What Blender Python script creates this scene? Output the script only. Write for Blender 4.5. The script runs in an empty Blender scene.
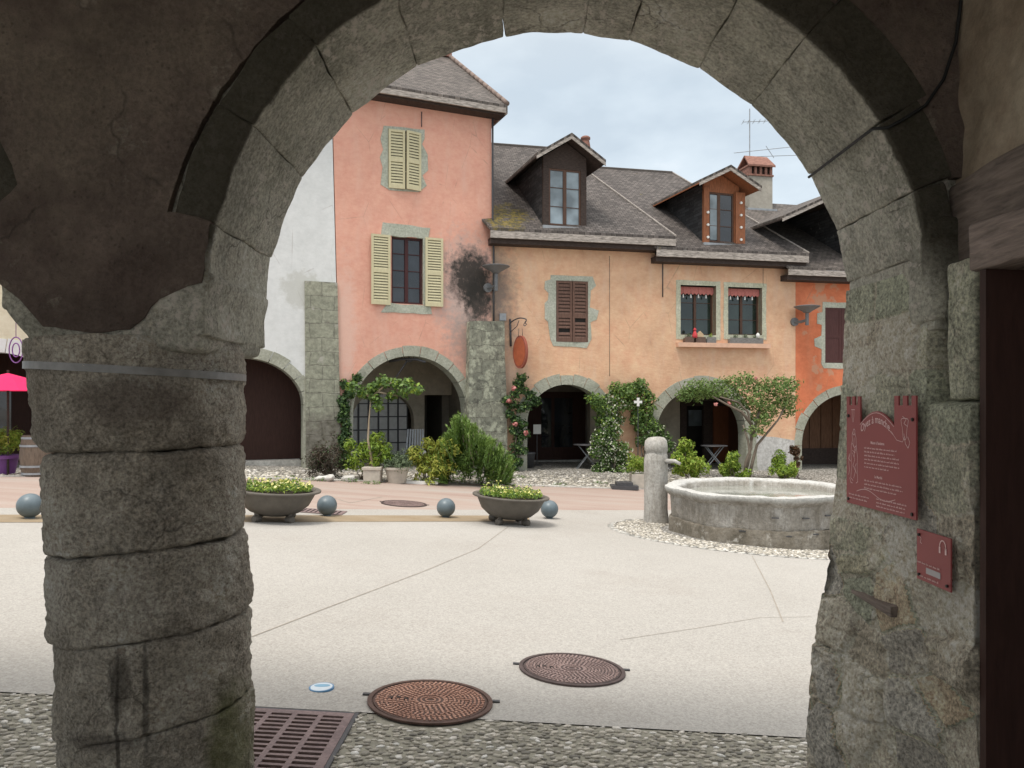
import bpy, math, random
import numpy as np
from mathutils import Vector, Matrix, noise
from mathutils.geometry import tessellate_polygon
R = math.radians
random.seed(7); rng = np.random.default_rng(7)
scn = bpy.context.scene
COL = scn.collection
# ------------------------------------------------------------------ camera
F_, HX, HY, CZ = 760.0, 512.0, 402.0, 1.5
cam_d = bpy.data.cameras.new('camera'); cam = bpy.data.objects.new('camera', cam_d); COL.objects.link(cam)
cam.location = (0, 0, CZ); cam.rotation_euler = (R(90), 0, 0)
cam_d.sensor_width = 36; cam_d.lens = F_ / 1024 * 36; cam_d.shift_y = (HY - 384) / 1024
cam_d.clip_start = .05; cam_d.clip_end = 1000
scn.camera = cam
# ------------------------------------------------------------------ world and sun
SUN_EL, SUN_ROT = 68, 220
w = bpy.data.worlds.new('World'); scn.world = w; w.use_nodes = True
nt = w.node_tree; N = nt.nodes; L = nt.links
bg = N['Background']; bg.inputs[1].default_value = .1
sky = N.new('ShaderNodeTexSky'); sky.sky_type = 'NISHITA'; sky.sun_disc = False
sky.sun_elevation = R(SUN_EL); sky.sun_rotation = R(SUN_ROT)
tc = N.new('ShaderNodeTexCoord')
mp = N.new('ShaderNodeMapping'); mp.inputs['Scale'].default_value = (1.6, 1.6, 3.6)
mp.inputs['Location'].default_value = (.6, .3, .15)
L.new(tc.outputs['Generated'], mp.inputs[0])
nz = N.new('ShaderNodeTexNoise'); nz.inputs['Scale'].default_value = 2.0; nz.inputs['Detail'].default_value = 7; nz.inputs['Roughness'].default_value = .52
L.new(mp.outputs[0], nz.inputs[0])
cr = N.new('ShaderNodeValToRGB'); L.new(nz.outputs[0], cr.inputs[0])
cr.color_ramp.elements[0].position = .36; cr.color_ramp.elements[0].color = (.52, .60, .67, 1)
cr.color_ramp.elements[1].position = .66; cr.color_ramp.elements[1].color = (.98, .99, 1.0, 1)
e = cr.color_ramp.elements.new(.5); e.color = (.64, .72, .78, 1)
# overcast: brighter towards the zenith
sx = N.new('ShaderNodeSeparateXYZ'); L.new(tc.outputs['Generated'], sx.inputs[0])
mr = N.new('ShaderNodeMapRange'); L.new(sx.outputs[2], mr.inputs[0])
mr.inputs[1].default_value = .45; mr.inputs[2].default_value = 1.0; mr.inputs[3].default_value = 6.9; mr.inputs[4].default_value = 16
sc = N.new('ShaderNodeVectorMath'); sc.operation = 'SCALE'; L.new(cr.outputs[0], sc.inputs[0]); L.new(mr.outputs[0], sc.inputs['Scale'])
zn = N.new('ShaderNodeMapRange'); L.new(sx.outputs[2], zn.inputs[0]); zn.inputs[1].default_value = .38; zn.inputs[2].default_value = .8
zc_ = N.new('ShaderNodeMixRGB'); L.new(zn.outputs[0], zc_.inputs[0]); L.new(cr.outputs[0], zc_.inputs[1]); zc_.inputs[2].default_value = (.80, .775, .745, 1)
L.new(zc_.outputs[0], sc.inputs[0])
mx = N.new('ShaderNodeMixRGB'); mx.inputs[0].default_value = .93
L.new(sky.outputs[0], mx.inputs[1]); L.new(sc.outputs[0], mx.inputs[2]); L.new(mx.outputs[0], bg.inputs[0])
sl = bpy.data.lights.new('sun', 'SUN'); sl.energy = 1.5; sl.angle = R(14); sl.color = (1, .94, .86)
so = bpy.data.objects.new('sun', sl); COL.objects.link(so)
so.rotation_euler = (R(90 - SUN_EL), 0, R(-40))
scn.view_settings.view_transform = 'Standard'; scn.view_settings.look = 'None'
scn.view_settings.exposure = 0.86; scn.view_settings.gamma = 1
scn.render.engine = 'CYCLES'
try:
    scn.cycles.max_bounces = 10; scn.cycles.diffuse_bounces = 7; scn.cycles.caustics_reflective = False; scn.cycles.caustics_refractive = False
except Exception: pass

# ------------------------------------------------------------------ helpers
def P(px, py, Y):
    return Vector(((px - HX) / F_ * Y, Y, CZ - (py - HY) / F_ * Y))

def tag(o, label=None, cat=None, group=None, kind=None):
    if label: o['label'] = label
    if cat: o['category'] = cat
    if group: o['group'] = group
    if kind: o['kind'] = kind
    return o

def thing(name, loc, label, cat, group=None, rz=0, tilt=None):
    o = bpy.data.objects.new(name, None); COL.objects.link(o)
    o.location = loc; o.rotation_euler = tilt if tilt else (0, 0, rz); o.empty_display_size = .2
    return tag(o, label, cat, group)

class MB:
    """collects geometry for one mesh"""
    def __init__(s): s.v = []; s.f = []; s.uv = []; s.c = []; s.rn = []; s.n = 0
    def add(s, V, Fs, uv=None, c=None):
        s.v.extend([tuple(x) for x in V]); s.f.extend([tuple(i + s.n for i in f) for f in Fs])
        s.uv.extend(uv if uv is not None else [(0, 0)] * len(V))
        if c is not None:
            s.c.extend(c if isinstance(c, list) else [c] * len(V))
        else: s.c.extend([.5] * len(V))
        s.n += len(V); return s
    def box(s, a, b, c=None):
        x0, y0, z0 = a; x1, y1, z1 = b
        V = [(x, y, z) for z in (z0, z1) for y in (y0, y1) for x in (x0, x1)]
        return s.add(V, [(0, 2, 3, 1), (4, 5, 7, 6), (0, 1, 5, 4), (2, 6, 7, 3), (0, 4, 6, 2), (1, 3, 7, 5)], c=c)
    def hexa(s, V8, c=None):
        return s.add(V8, [(0, 2, 3, 1), (4, 5, 7, 6), (0, 1, 5, 4), (2, 6, 7, 3), (0, 4, 6, 2), (1, 3, 7, 5)], c=c)
    def tube(s, pts, r, n=8, cap=True, c=None):
        pts = [Vector(p) for p in pts]; rr = r if isinstance(r, (list, tuple)) else [r] * len(pts)
        V = []; Fs = []
        prev = None
        for i, p in enumerate(pts):
            t = (pts[min(i + 1, len(pts) - 1)] - pts[max(i - 1, 0)]).normalized()
            a = prev if prev else (Vector((0, 0, 1)) if abs(t.z) < .9 else Vector((1, 0, 0)))
            u = (a - t * a.dot(t)).normalized(); prev = u; wv = t.cross(u)
            for k in range(n):
                an = 2 * math.pi * k / n
                V.append(p + (u * math.cos(an) + wv * math.sin(an)) * rr[i])
        for i in range(len(pts) - 1):
            for k in range(n):
                k2 = (k + 1) % n
                Fs.append((i * n + k, i * n + k2, (i + 1) * n + k2, (i + 1) * n + k))
        if cap:
            Fs.append(tuple(range(n - 1, -1, -1))); Fs.append(tuple((len(pts) - 1) * n + k for k in range(n)))
        return s.add(V, Fs, c=c)
    def lathe(s, prof, n=32, ctr=(0, 0, 0), c=None, sx=1, sy=1, wob=None):
        V = []; Fs = []
        for i, (r, z) in enumerate(prof):
            for k in range(n):
                an = 2 * math.pi * k / n; q = r * (wob(an, z) if wob else 1)
                V.append((ctr[0] + q * math.cos(an) * sx, ctr[1] + q * math.sin(an) * sy, ctr[2] + z))
        for i in range(len(prof) - 1):
            for k in range(n):
                k2 = (k + 1) % n; Fs.append((i * n + k, i * n + k2, (i + 1) * n + k2, (i + 1) * n + k))
        if prof[0][0] > 1e-4: Fs.append(tuple(range(n - 1, -1, -1)))
        if prof[-1][0] > 1e-4: Fs.append(tuple((len(prof) - 1) * n + k for k in range(n)))
        return s.add(V, Fs, c=c)
    def slab(s, loops, fr, d0, d1, sides=True):
        """loops: outer + holes as (s,z) ; fr(s,z,d) -> world ; between depths d0 (front) and d1"""
        lp = [[Vector((a, b, 0)) for a, b in l] for l in loops]
        tri = tessellate_polygon(lp); flat = [q for l in loops for q in l]
        V = [fr(a, b, d0) for a, b in flat] + [fr(a, b, d1) for a, b in flat]
        n = len(flat); Fs = []
        c = fr(0, 0, 0); out = fr(0, 0, 1) - c
        for t in tri:
            a, b, cc = [Vector(V[i]) for i in t]
            if (b - a).cross(cc - a).dot(out) * (1 if d0 > d1 else -1) < 0: t = (t[0], t[2], t[1])
            Fs.append(tuple(t)); Fs.append((t[0] + n, t[2] + n, t[1] + n))
        uv = list(flat) * 2
        s.add(V, Fs, uv)
        if sides:
            o = 0
            for l in loops:
                m = len(l)
                for i in range(m):
                    j = (i + 1) % m; a = flat[o + i]; b = flat[o + j]
                    q = [fr(*a, d0), fr(*b, d0), fr(*b, d1), fr(*a, d1)]
                    ln = math.dist(a, b)
                    s.add(q, [(0, 1, 2, 3)], [(a[0] + a[1], d0), (a[0] + a[1] + ln, d0), (a[0] + a[1] + ln, d1), (a[0] + a[1], d1)])
                o += m
        return s
    def rblock(s, half, fmap, rr=.02, res=.04, amp=.006, freq=6, c=.5, seed=0, jit=0):
        """rounded, rough box: half extents, fmap: local (x,y,z)->world"""
        ax = []
        for h in half:
            r_ = min(rr, h * .8); m = max(1, int(2 * (h - r_) / res))
            a = [-h, -h + r_ * .35] + [-h + r_ + 2 * (h - r_) * i / m for i in range(m + 1)] + [h - r_ * .35, h]
            ax.append(a)
        idx = {}; V = []; Fs = []
        def vert(i, j, k):
            key = (i, j, k)
            if key not in idx:
                p = Vector((ax[0][i], ax[1][j], ax[2][k]))
                inn = Vector([max(-h + min(rr, h * .8), min(h - min(rr, h * .8), q)) for q, h in zip(p, half)])
                d = p - inn
                if d.length > 1e-9: p = inn + d.normalized() * min(rr, min(half) * .8)
                idx[key] = len(V); V.append(p)
            return idx[key]
        n0, n1, n2 = [len(a) for a in ax]
        for i in range(n0 - 1):
            for j in range(n1 - 1):
                Fs.append((vert(i, j, 0), vert(i, j + 1, 0), vert(i + 1, j + 1, 0), vert(i + 1, j, 0)))
                Fs.append((vert(i, j, n2 - 1), vert(i + 1, j, n2 - 1), vert(i + 1, j + 1, n2 - 1), vert(i, j + 1, n2 - 1)))
        for i in range(n0 - 1):
            for k in range(n2 - 1):
                Fs.append((vert(i, 0, k), vert(i + 1, 0, k), vert(i + 1, 0, k + 1), vert(i, 0, k + 1)))
                Fs.append((vert(i, n1 - 1, k), vert(i, n1 - 1, k + 1), vert(i + 1, n1 - 1, k + 1), vert(i + 1, n1 - 1, k)))
        for j in range(n1 - 1):
            for k in range(n2 - 1):
                Fs.append((vert(0, j, k), vert(0, j, k + 1), vert(0, j + 1, k + 1), vert(0, j + 1, k)))
                Fs.append((vert(n0 - 1, j, k), vert(n0 - 1, j + 1, k), vert(n0 - 1, j + 1, k + 1), vert(n0 - 1, j, k + 1)))
        W = []
        off = Vector((seed * 3.1, seed * 1.7, seed * 2.3))
        for p in V:
            q = Vector(fmap(p.x, p.y, p.z))
            dv = noise.turbulence_vector(q * freq + off, 4, False) * amp
            W.append(q + dv)
        return s.add(W, Fs, c=c)
    def build(s, name, mat, parent=None, smooth=False, origin=None, auto=None):
        o_ = Vector(origin) if origin is not None else (parent_origin(parent) if parent else Vector((0, 0, 0)))
        V = np.array([tuple(v) for v in s.v], dtype=float)
        inv = None
        if parent and (parent.rotation_euler[0] or parent.rotation_euler[1] or parent.rotation_euler[2]) and not getattr(s, 'local', False):
            pass
        me = bpy.data.meshes.new(name)
        if not getattr(s, 'local', False): V = V - np.array(o_)
        me.from_pydata(V.tolist(), [], s.f)
        me.update()
        if any(u != (0, 0) for u in s.uv[:400]):
            ul = me.uv_layers.new(name='uv'); vi = np.empty(len(me.loops), dtype=np.int32); me.loops.foreach_get('vertex_index', vi)
            ul.data.foreach_set('uv', np.array(s.uv, dtype=np.float32)[vi].ravel())
        at = me.attributes.new('tone', 'FLOAT', 'POINT'); at.data.foreach_set('value', np.array(s.c, dtype=np.float32))
        me.materials.append(mat)
        if smooth:
            me.polygons.foreach_set('use_smooth', [True] * len(me.polygons))
            if auto:
                try: me.set_sharp_from_angle(angle=R(auto))
                except Exception: pass
        ob = bpy.data.objects.new(name, me); COL.objects.link(ob)
        if parent: ob.parent = parent
        elif origin is not None: ob.location = o_
        return ob
def parent_origin(p):
    o = Vector((0, 0, 0))
    while p: o = o + p.location; p = p.parent
    return o
def npmesh(name, V, Fq, mat, parent=None, tone=None, origin=None, smooth=False):
    """numpy mesh with uniform polygon size"""
    o_ = np.array(Vector(origin) if origin is not None else (parent_origin(parent) if parent else Vector((0, 0, 0))))
    me = bpy.data.meshes.new(name); nv = len(V); nf, k = Fq.shape
    me.vertices.add(nv); me.vertices.foreach_set('co', (V - o_).astype(np.float32).ravel())
    me.loops.add(nf * k); me.loops.foreach_set('vertex_index', Fq.astype(np.int32).ravel())
    me.polygons.add(nf); me.polygons.foreach_set('loop_start', np.arange(nf, dtype=np.int32) * k)
    try: me.polygons.foreach_set('loop_total', np.full(nf, k, dtype=np.int32))
    except Exception: pass
    me.update(calc_edges=True)
    at = me.attributes.new('tone', 'FLOAT', 'POINT'); at.data.foreach_set('value', (tone if tone is not None else np.full(nv, .5)).astype(np.float32))
    if smooth: me.polygons.foreach_set('use_smooth', [True] * nf)
    me.materials.append(mat)
    ob = bpy.data.objects.new(name, me); COL.objects.link(ob)
    if parent: ob.parent = parent
    elif origin is not None: ob.location = origin
    return ob

# ------------------------------------------------------------------ materials
def ramp(nt, src, stops):
    r = nt.nodes.new('ShaderNodeValToRGB'); nt.links.new(src, r.inputs[0])
    el = r.color_ramp.elements
    el[0].position, el[0].color = stops[0][0], (*stops[0][1], 1)
    el[1].position, el[1].color = stops[-1][0], (*stops[-1][1], 1)
    for p, c in stops[1:-1]:
        x = el.new(p); x.color = (*c, 1)
    return r.outputs[0]
def g3(v): return (v, v, v)
class Mat:
    def __init__(s, name, rough=.85, spec=.25):
        s.m = bpy.data.materials.new(name); s.m.use_nodes = True; s.nt = s.m.node_tree
        s.b = s.nt.nodes['Principled BSDF']; s.b.inputs['Roughness'].default_value = rough
        s.b.inputs['Specular IOR Level'].default_value = spec
        s.geo = s.nt.nodes.new('ShaderNodeNewGeometry'); s.pos = s.geo.outputs['Position']; s.h = None
    def node(s, t): return s.nt.nodes.new(t)
    def link(s, a, b): s.nt.links.new(a, b)
    def map(s, scale=(1, 1, 1), src=None, rot=(0, 0, 0), loc=(0, 0, 0)):
        m = s.node('ShaderNodeMapping'); m.inputs['Scale'].default_value = scale; m.inputs['Rotation'].default_value = rot; m.inputs['Location'].default_value = loc
        s.link(src or s.pos, m.inputs[0]); return m.outputs[0]
    def uv(s): return s.node('ShaderNodeTexCoord').outputs['UV']
    def noise(s, scale, detail=5, rough=.6, src=None, dist=0):
        n = s.node('ShaderNodeTexNoise'); n.inputs['Scale'].default_value = scale; n.inputs['Detail'].default_value = detail
        n.inputs['Roughness'].default_value = rough; n.inputs['Distortion'].default_value = dist
        s.link(src or s.pos, n.inputs[0]); return n.outputs[0]
    def voro(s, scale, feat='F1', src=None, out='Distance', rnd=1):
        n = s.node('ShaderNodeTexVoronoi'); n.feature = feat; n.inputs['Scale'].default_value = scale; n.inputs['Randomness'].default_value = rnd
        s.link(src or s.pos, n.inputs[0]); return n.outputs[out]
    def tone(s):
        a = s.node('ShaderNodeAttribute'); a.attribute_name = 'tone'; return a.outputs['Fac']
    def ramp(s, src, stops): return ramp(s.nt, src, stops)
    def mix(s, fac, a, b, typ='MIX'):
        m = s.node('ShaderNodeMixRGB'); m.blend_type = typ
        for i, q in ((0, fac), (1, a), (2, b)):
            if isinstance(q, (int, float)): m.inputs[i].default_value = q if i == 0 else (q, q, q, 1)
            elif isinstance(q, tuple): m.inputs[i].default_value = (*q, 1)
            else: s.link(q, m.inputs[i])
        return m.outputs[0]
    def math(s, op, a, b=None):
        m = s.node('ShaderNodeMath'); m.operation = op
        for i, q in ((0, a), (1, b)):
            if q is None: continue
            if isinstance(q, (int, float)): m.inputs[i].default_value = q
            else: s.link(q, m.inputs[i])
        return m.outputs[0]
    def brick(s, src, w_, h_, mort=.01, c1=(1, 1, 1), c2=(.6, .6, .6), cm=(0, 0, 0), off=.5, dist=0, ds=3, smooth=.1):
        if dist:
            nn = s.node('ShaderNodeTexNoise'); nn.inputs['Scale'].default_value = ds; nn.inputs['Detail'].default_value = 3; s.link(src, nn.inputs[0])
            v = s.node('ShaderNodeVectorMath'); v.operation = 'MULTIPLY_ADD'; s.link(nn.outputs['Color'], v.inputs[0]); v.inputs[1].default_value = (dist, dist, dist); s.link(src, v.inputs[2]); src = v.outputs[0]
        b = s.node('ShaderNodeTexBrick'); s.link(src, b.inputs[0]); b.offset = off
        b.inputs['Scale'].default_value = 1; b.inputs['Brick Width'].default_value = w_; b.inputs['Row Height'].default_value = h_
        b.inputs['Mortar Size'].default_value = mort; b.inputs['Mortar Smooth'].default_value = smooth
        b.inputs['Color1'].default_value = (*c1, 1); b.inputs['Color2'].default_value = (*c2, 1); b.inputs['Mortar'].default_value = (*cm, 1)
        return b.outputs['Color'], b.outputs['Fac']
    def bump(s, h, strength=.3, dist=.02):
        b = s.node('ShaderNodeBump'); b.inputs['Strength'].default_value = strength; b.inputs['Distance'].default_value = dist
        s.link(h, b.inputs['Height'])
        if s.h: s.link(s.h, b.inputs['Normal'])
        s.h = b.outputs[0]; s.link(s.h, s.b.inputs['Normal'])
    def col(s, c):
        if isinstance(c, tuple): s.b.inputs['Base Color'].default_value = (*c, 1)
        else: s.link(c, s.b.inputs['Base Color'])
        return s
    def blob(s, ctr, rad, soft=.5, nscale=2.5, namp=.6):
        """0..1 mask round a world point, broken by noise"""
        v = s.node('ShaderNodeVectorMath'); v.operation = 'SUBTRACT'; s.link(s.pos, v.inputs[0]); v.inputs[1].default_value = ctr
        v2 = s.node('ShaderNodeVectorMath'); v2.operation = 'DIVIDE'; s.link(v.outputs[0], v2.inputs[0]); v2.inputs[1].default_value = rad
        v3 = s.node('ShaderNodeVectorMath'); v3.operation = 'LENGTH'; s.link(v2.outputs[0], v3.inputs[0])
        n = s.noise(nscale, 6, .65)
        a = s.math('ADD', v3.outputs['Value'], s.math('MULTIPLY', s.math('SUBTRACT', n, .5), -namp * 2))
        m = s.node('ShaderNodeMapRange'); s.link(a, m.inputs[0]); m.inputs[1].default_value = 1; m.inputs[2].default_value = 1 - soft
        return m.outputs[0]
def scale_c(c, k): return tuple(min(1, x * k) for x in c)
def simple(name, c, rough=.7, var=.15, ns=8, bump=0, bs=40, spec=.3, metal=0):
    m = Mat(name, rough, spec); n = m.noise(ns, 6, .6)
    m.col(m.ramp(n, [(.3, scale_c(c, 1 - var)), (.7, scale_c(c, 1 + var))]))
    if bump: m.bump(m.noise(bs, 5, .6), bump, .01)
    m.b.inputs['Metallic'].default_value = metal
    return m.m
def stone(name, cols, lich=None, ns=3, bump=.5, bd=.02, bs=22, fine=90, streak=False, tonek=.35, soot=False):
    m = Mat(name, .92, .2)
    n = m.noise(ns, 7, .62); c = m.ramp(n, [(.30, cols[0]), (.5, cols[1]), (.70, cols[2])])
    f = m.noise(bs * 1.4, 6, .7); c = m.mix(.55, c, m.ramp(f, [(.3, g3(.25)), (.7, g3(.8))]), 'OVERLAY')
    t = m.math('ADD', m.math('MULTIPLY', m.tone(), tonek * 2), 1 - tonek)
    c = m.mix(1, c, m.node_rgb(t) if hasattr(m, 'node_rgb') else t, 'MULTIPLY')
    if lich:
        ln = m.noise(lich[2], 8, .72); mk = m.ramp(ln, [(lich[1], g3(0)), (lich[1] + .09, g3(1))])
        c = m.mix(mk, c, lich[0])
    if soot:
        sp = m.node('ShaderNodeSeparateXYZ'); m.link(m.pos, sp.inputs[0])
        a = m.math('ADD', sp.outputs[1], m.math('MULTIPLY', m.math('SUBTRACT', m.noise(7, 6, .7), .5), .05))
        q = m.node('ShaderNodeMapRange'); m.link(a, q.inputs[0]); q.inputs[1].default_value = 2.575; q.inputs[2].default_value = 2.556
        zz = m.node('ShaderNodeMapRange'); m.link(sp.outputs[2], zz.inputs[0]); zz.inputs[1].default_value = 1.85; zz.inputs[2].default_value = 2.05
        c = m.mix(m.math('MULTIPLY', m.math('MULTIPLY', q.outputs[0], zz.outputs[0]), .9), c, (.045, .038, .026))
    m.col(c)
    m.bump(m.noise(bs, 8, .68), bump, bd); m.bump(m.noise(fine, 4, .7), bump * .5, bd * .3)
    pv = m.voro(bs * 2.2); m.bump(m.ramp(pv, [(.0, g3(0)), (.35, g3(1))]), bump * .25, bd * .4)
    return m.m
def nearstone(m, c, sc=30, k=.7, bd=.022, pits=55, crack=2.6):
    """coarse hewn texture: light crumbs, dark pits"""
    f = m.noise(sc, 8, .78); f2 = m.noise(sc * 3.2, 5, .75)
    msk = m.ramp(m.noise(3.1, 4, .6, src=m.map(loc=(7, 1, 2))), [(.38, g3(.25)), (.62, g3(1))])
    c = m.mix(m.math('MULTIPLY', msk, k * .62), c, m.ramp(f, [(.32, g3(.2)), (.5, g3(.52)), (.68, g3(.86))]), 'OVERLAY')
    gr = m.noise(sc * .22, 6, .6, src=m.map(loc=(2, 5, 9))); c = m.mix(.5, c, m.ramp(gr, [(.32, g3(.3)), (.5, g3(.5)), (.68, g3(.78))]), 'OVERLAY')
    c = m.mix(k * .75, c, m.ramp(f2, [(.38, g3(.2)), (.62, g3(.84))]), 'OVERLAY')
    dn = m.node('ShaderNodeTexNoise'); dn.inputs['Scale'].default_value = 5; dn.inputs['Detail'].default_value = 5; m.link(m.pos, dn.inputs[0])
    dv = m.node('ShaderNodeVectorMath'); dv.operation = 'MULTIPLY_ADD'; m.link(dn.outputs['Color'], dv.inputs[0]); dv.inputs[1].default_value = (.22, .22, .22); m.link(m.pos, dv.inputs[2])
    ck = m.voro(crack, 'DISTANCE_TO_EDGE', src=dv.outputs[0]); cm_ = m.math('MULTIPLY', m.ramp(ck, [(.0, g3(1)), (.012, g3(0))]), m.ramp(m.noise(2.4, 3, .5, src=m.map(loc=(3, 3, 3))), [(.52, g3(0)), (.6, g3(1))]))
    c = m.mix(m.math('MULTIPLY', cm_, .5), c, (.07, .06, .05)); m.bump(m.math('MULTIPLY', cm_, -1), .8, .012)
    pv = m.voro(pits, src=None); pm = m.ramp(m.noise(9, 4, .6), [(.45, g3(0)), (.6, g3(1))])
    pit = m.math('MULTIPLY', m.ramp(pv, [(.05, g3(1)), (.30, g3(0))]), pm)
    c = m.mix(m.math('MULTIPLY', pit, .55), c, (.07, .06, .05))
    m.bump(f, .9, bd); m.bump(f2, .7, bd * .35); m.bump(m.math('MULTIPLY', pit, -1), .6, .008)
    return c
def plaster(name, c, var=.08, stains=(), bump=.25, dirt=None, streakc=None, patch=None, wave=False, blot=.26):
    m = Mat(name, .9, .15)
    n = m.noise(.9, 6, .6); col = m.ramp(n, [(.32, scale_c(c, 1 - var)), (.68, scale_c(c, 1 + var))])
    n2 = m.noise(7, 7, .7, src=m.map((1, 1, 1.8))); col = m.mix(.28, col, m.ramp(n2, [(.3, g3(.35)), (.7, g3(.68))]), 'OVERLAY')
    bl = m.noise(3.3, 8, .7); col = m.mix(blot, col, m.ramp(bl, [(.36, g3(.28)), (.5, g3(.5)), (.66, g3(.74))]), 'OVERLAY')
    ck = m.voro(1.1, 'DISTANCE_TO_EDGE', src=m.map((1, 1, .45))); col = m.mix(m.math('MULTIPLY', m.math('MULTIPLY', m.ramp(ck, [(.0, g3(1)), (.007, g3(0))]), m.ramp(m.noise(1.3, 4, .6), [(.5, g3(0)), (.6, g3(1))])), .45), col, (.22, .16, .12))
    if streakc:
        n3 = m.noise(2.2, 7, .6, src=m.map((1.6, 1.6, .35))); col = m.mix(m.math('MULTIPLY', m.ramp(n3, [(.5, g3(0)), (.75, g3(1))]), .45), col, streakc)
    if patch:
        n4 = m.noise(patch[1], 6, .6); col = m.mix(m.ramp(n4, [(patch[2], g3(0)), (patch[2] + .04, g3(1))]), col, patch[0])
    for ctr, rad, sc_, soft, k in stains:
        mk = m.math('MULTIPLY', m.math('MULTIPLY', m.blob(ctr, rad, soft, 6, .62), m.ramp(m.noise(13, 8, .78, src=m.map((1, 1, .45))), [(.26, g3(.62)), (.46, g3(1))])), k); col = m.mix(mk, col, sc_)
    m.col(col); m.bump(n2, bump, .02); m.bump(m.noise(45, 5, .6), bump * .8, .006)
    if wave: m.bump(m.noise(3.0, 5, .6, src=m.map((2, 2, 7))), .22, .03)
    return m.m
def blocks(name, w_, h_, c1, c2, cm, dist=.06, moss=None, mort=.012, bump=.6, dark=None, foot=None):
    """squared stones in courses (uv in metres)"""
    m = Mat(name, .92, .2)
    u = m.uv(); bc, bf = m.brick(u, w_, h_, mort, c1, c2, cm, dist=dist, ds=2.5, smooth=.6)
    n = m.noise(9, 7, .68); c = m.mix(.6, bc, m.ramp(n, [(.3, g3(.2)), (.7, g3(.8))]), 'OVERLAY')
    if moss:
        c = m.mix(m.ramp(m.noise(moss[1], 7, .7), [(moss[2], g3(0)), (moss[2] + .1, g3(1))]), c, moss[0])
    if dark:
        c = m.mix(m.math('MULTIPLY', m.ramp(m.noise(dark[1], 7, .7), [(dark[2], g3(0)), (dark[2] + .12, g3(1))]), .8), c, dark[0])
    if foot:
        c = m.mix(m.math('MULTIPLY', m.blob(foot[0], foot[1], .5, 3.5, .7), .8), c, m.ramp(m.noise(6, 7, .7), [(.35, (.075, .065, .05)), (.65, (.22, .20, .175))]))
    m.col(c); m.bump(m.math('MULTIPLY', bf, -1), bump, .03); m.bump(n, bump, .03); m.bump(m.noise(50, 5, .65), .4, .008)
    return m.m
def leafmat(name, a, b, c=None, pos=.5, trans=.25):
    m = Mat(name, .55, .35); t = m.tone()
    st = [(0, a), (pos, b), (1, c or b)]
    col = m.ramp(t, st); m.col(col)
    try:
        m.b.inputs['Subsurface Weight'].default_value = 0
        tr = m.node('ShaderNodeBsdfTranslucent'); m.link(col, tr.inputs[0])
        ms = m.node('ShaderNodeMixShader'); ms.inputs[0].default_value = trans
        out = m.nt.nodes['Material Output']; m.link(m.b.outputs[0], ms.inputs[1]); m.link(tr.outputs[0], ms.inputs[2]); m.link(ms.outputs[0], out.inputs[0])
    except Exception: pass
    return m.m
def glassmat(name, c, rough=.05, spec=.8):
    m = Mat(name, rough, spec); n = m.noise(1.4, 3, .5); m.col(m.ramp(n, [(.35, scale_c(c, .6)), (.65, scale_c(c, 1.4))])); m.bump(m.noise(2.5, 2, .5), .05, .02); return m.m
def wood(name, c, ax=(8, 8, 1), var=.3, rough=.75, bump=.35, ns=4, spec=.25):
    m = Mat(name, rough, spec); n = m.noise(ns, 7, .65, src=m.map(ax), dist=.4)
    c1 = m.ramp(n, [(.3, scale_c(c, 1 - var)), (.7, scale_c(c, 1 + var))]); m.col(c1); m.bump(n, bump, .01); return m.m

M = {}
GR = (.30, .29, .25)
# ------------------------------------------------------------------ ground model (E = metres below the eye)
def Fy(X): return 21.5 + (.4245 if X < -.566 else .2126) * (X + .566)
def Yb(X): return min(13.35 + .526 * X, 15.3)
def Ep(X, Y): return 1.412 + .057 * X + .045 * Y
def lin(x, xs, ys): return float(np.interp(x, xs, ys))
def Ek(X): return lin(X, [-14, -9.4, -5.7, .69, 3.2, 8, 20], [1.36, 1.44, 1.64, 2.08, 2.21, 2.33, 2.6])
def Ef(X): return lin(X, [-14, -11.5, -6.7, -.6, 3.7, 8, 20], [1.45, 1.52, 1.62, 1.93, 2.0, 2.09, 2.3])
def E(X, Y):
    yb = Yb(X); f = Fy(X); k = f - 3.0
    if Y <= yb: return Ep(X, Y)
    if Y <= k: t = (Y - yb) / (k - yb); return Ep(X, yb) * (1 - t) + Ek(X) * t
    if Y <= f: t = (Y - k) / 3.0; return Ek(X) * (1 - t) + Ef(X) * t
    return Ef(X)
def G(X, Y): return CZ - E(X, Y)
def ghit(px, py):
    u = (px - HX) / F_; v = (py - HY) / F_; Y = 2.0
    while Y < 40:
        if v * Y >= E(u * Y, Y): break
        Y += .01
    return Vector((u * Y, Y, G(u * Y, Y)))
def sheet(name, rows_f, X0, X1, nx, ny, mat, dz=0, label=None, kind='structure', parent=None, uv=True):
    """ruled draped sheet; rows_f(X)->(Y0,Y1)"""
    mb = MB(); V = []; U = []
    for i in range(nx + 1):
        X = X0 + (X1 - X0) * i / nx; a, b = rows_f(X)
        for j in range(ny + 1):
            Y = a + (b - a) * j / ny; V.append((X, Y, G(X, Y) + dz)); U.append((X + 50, Y + 50))
    Fs = [(i * (ny + 1) + j, (i + 1) * (ny + 1) + j, (i + 1) * (ny + 1) + j + 1, i * (ny + 1) + j + 1) for i in range(nx) for j in range(ny)]
    mb.add(V, Fs, U); o = mb.build(name, mat, smooth=True)
    return tag(o, kind=kind)
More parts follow.
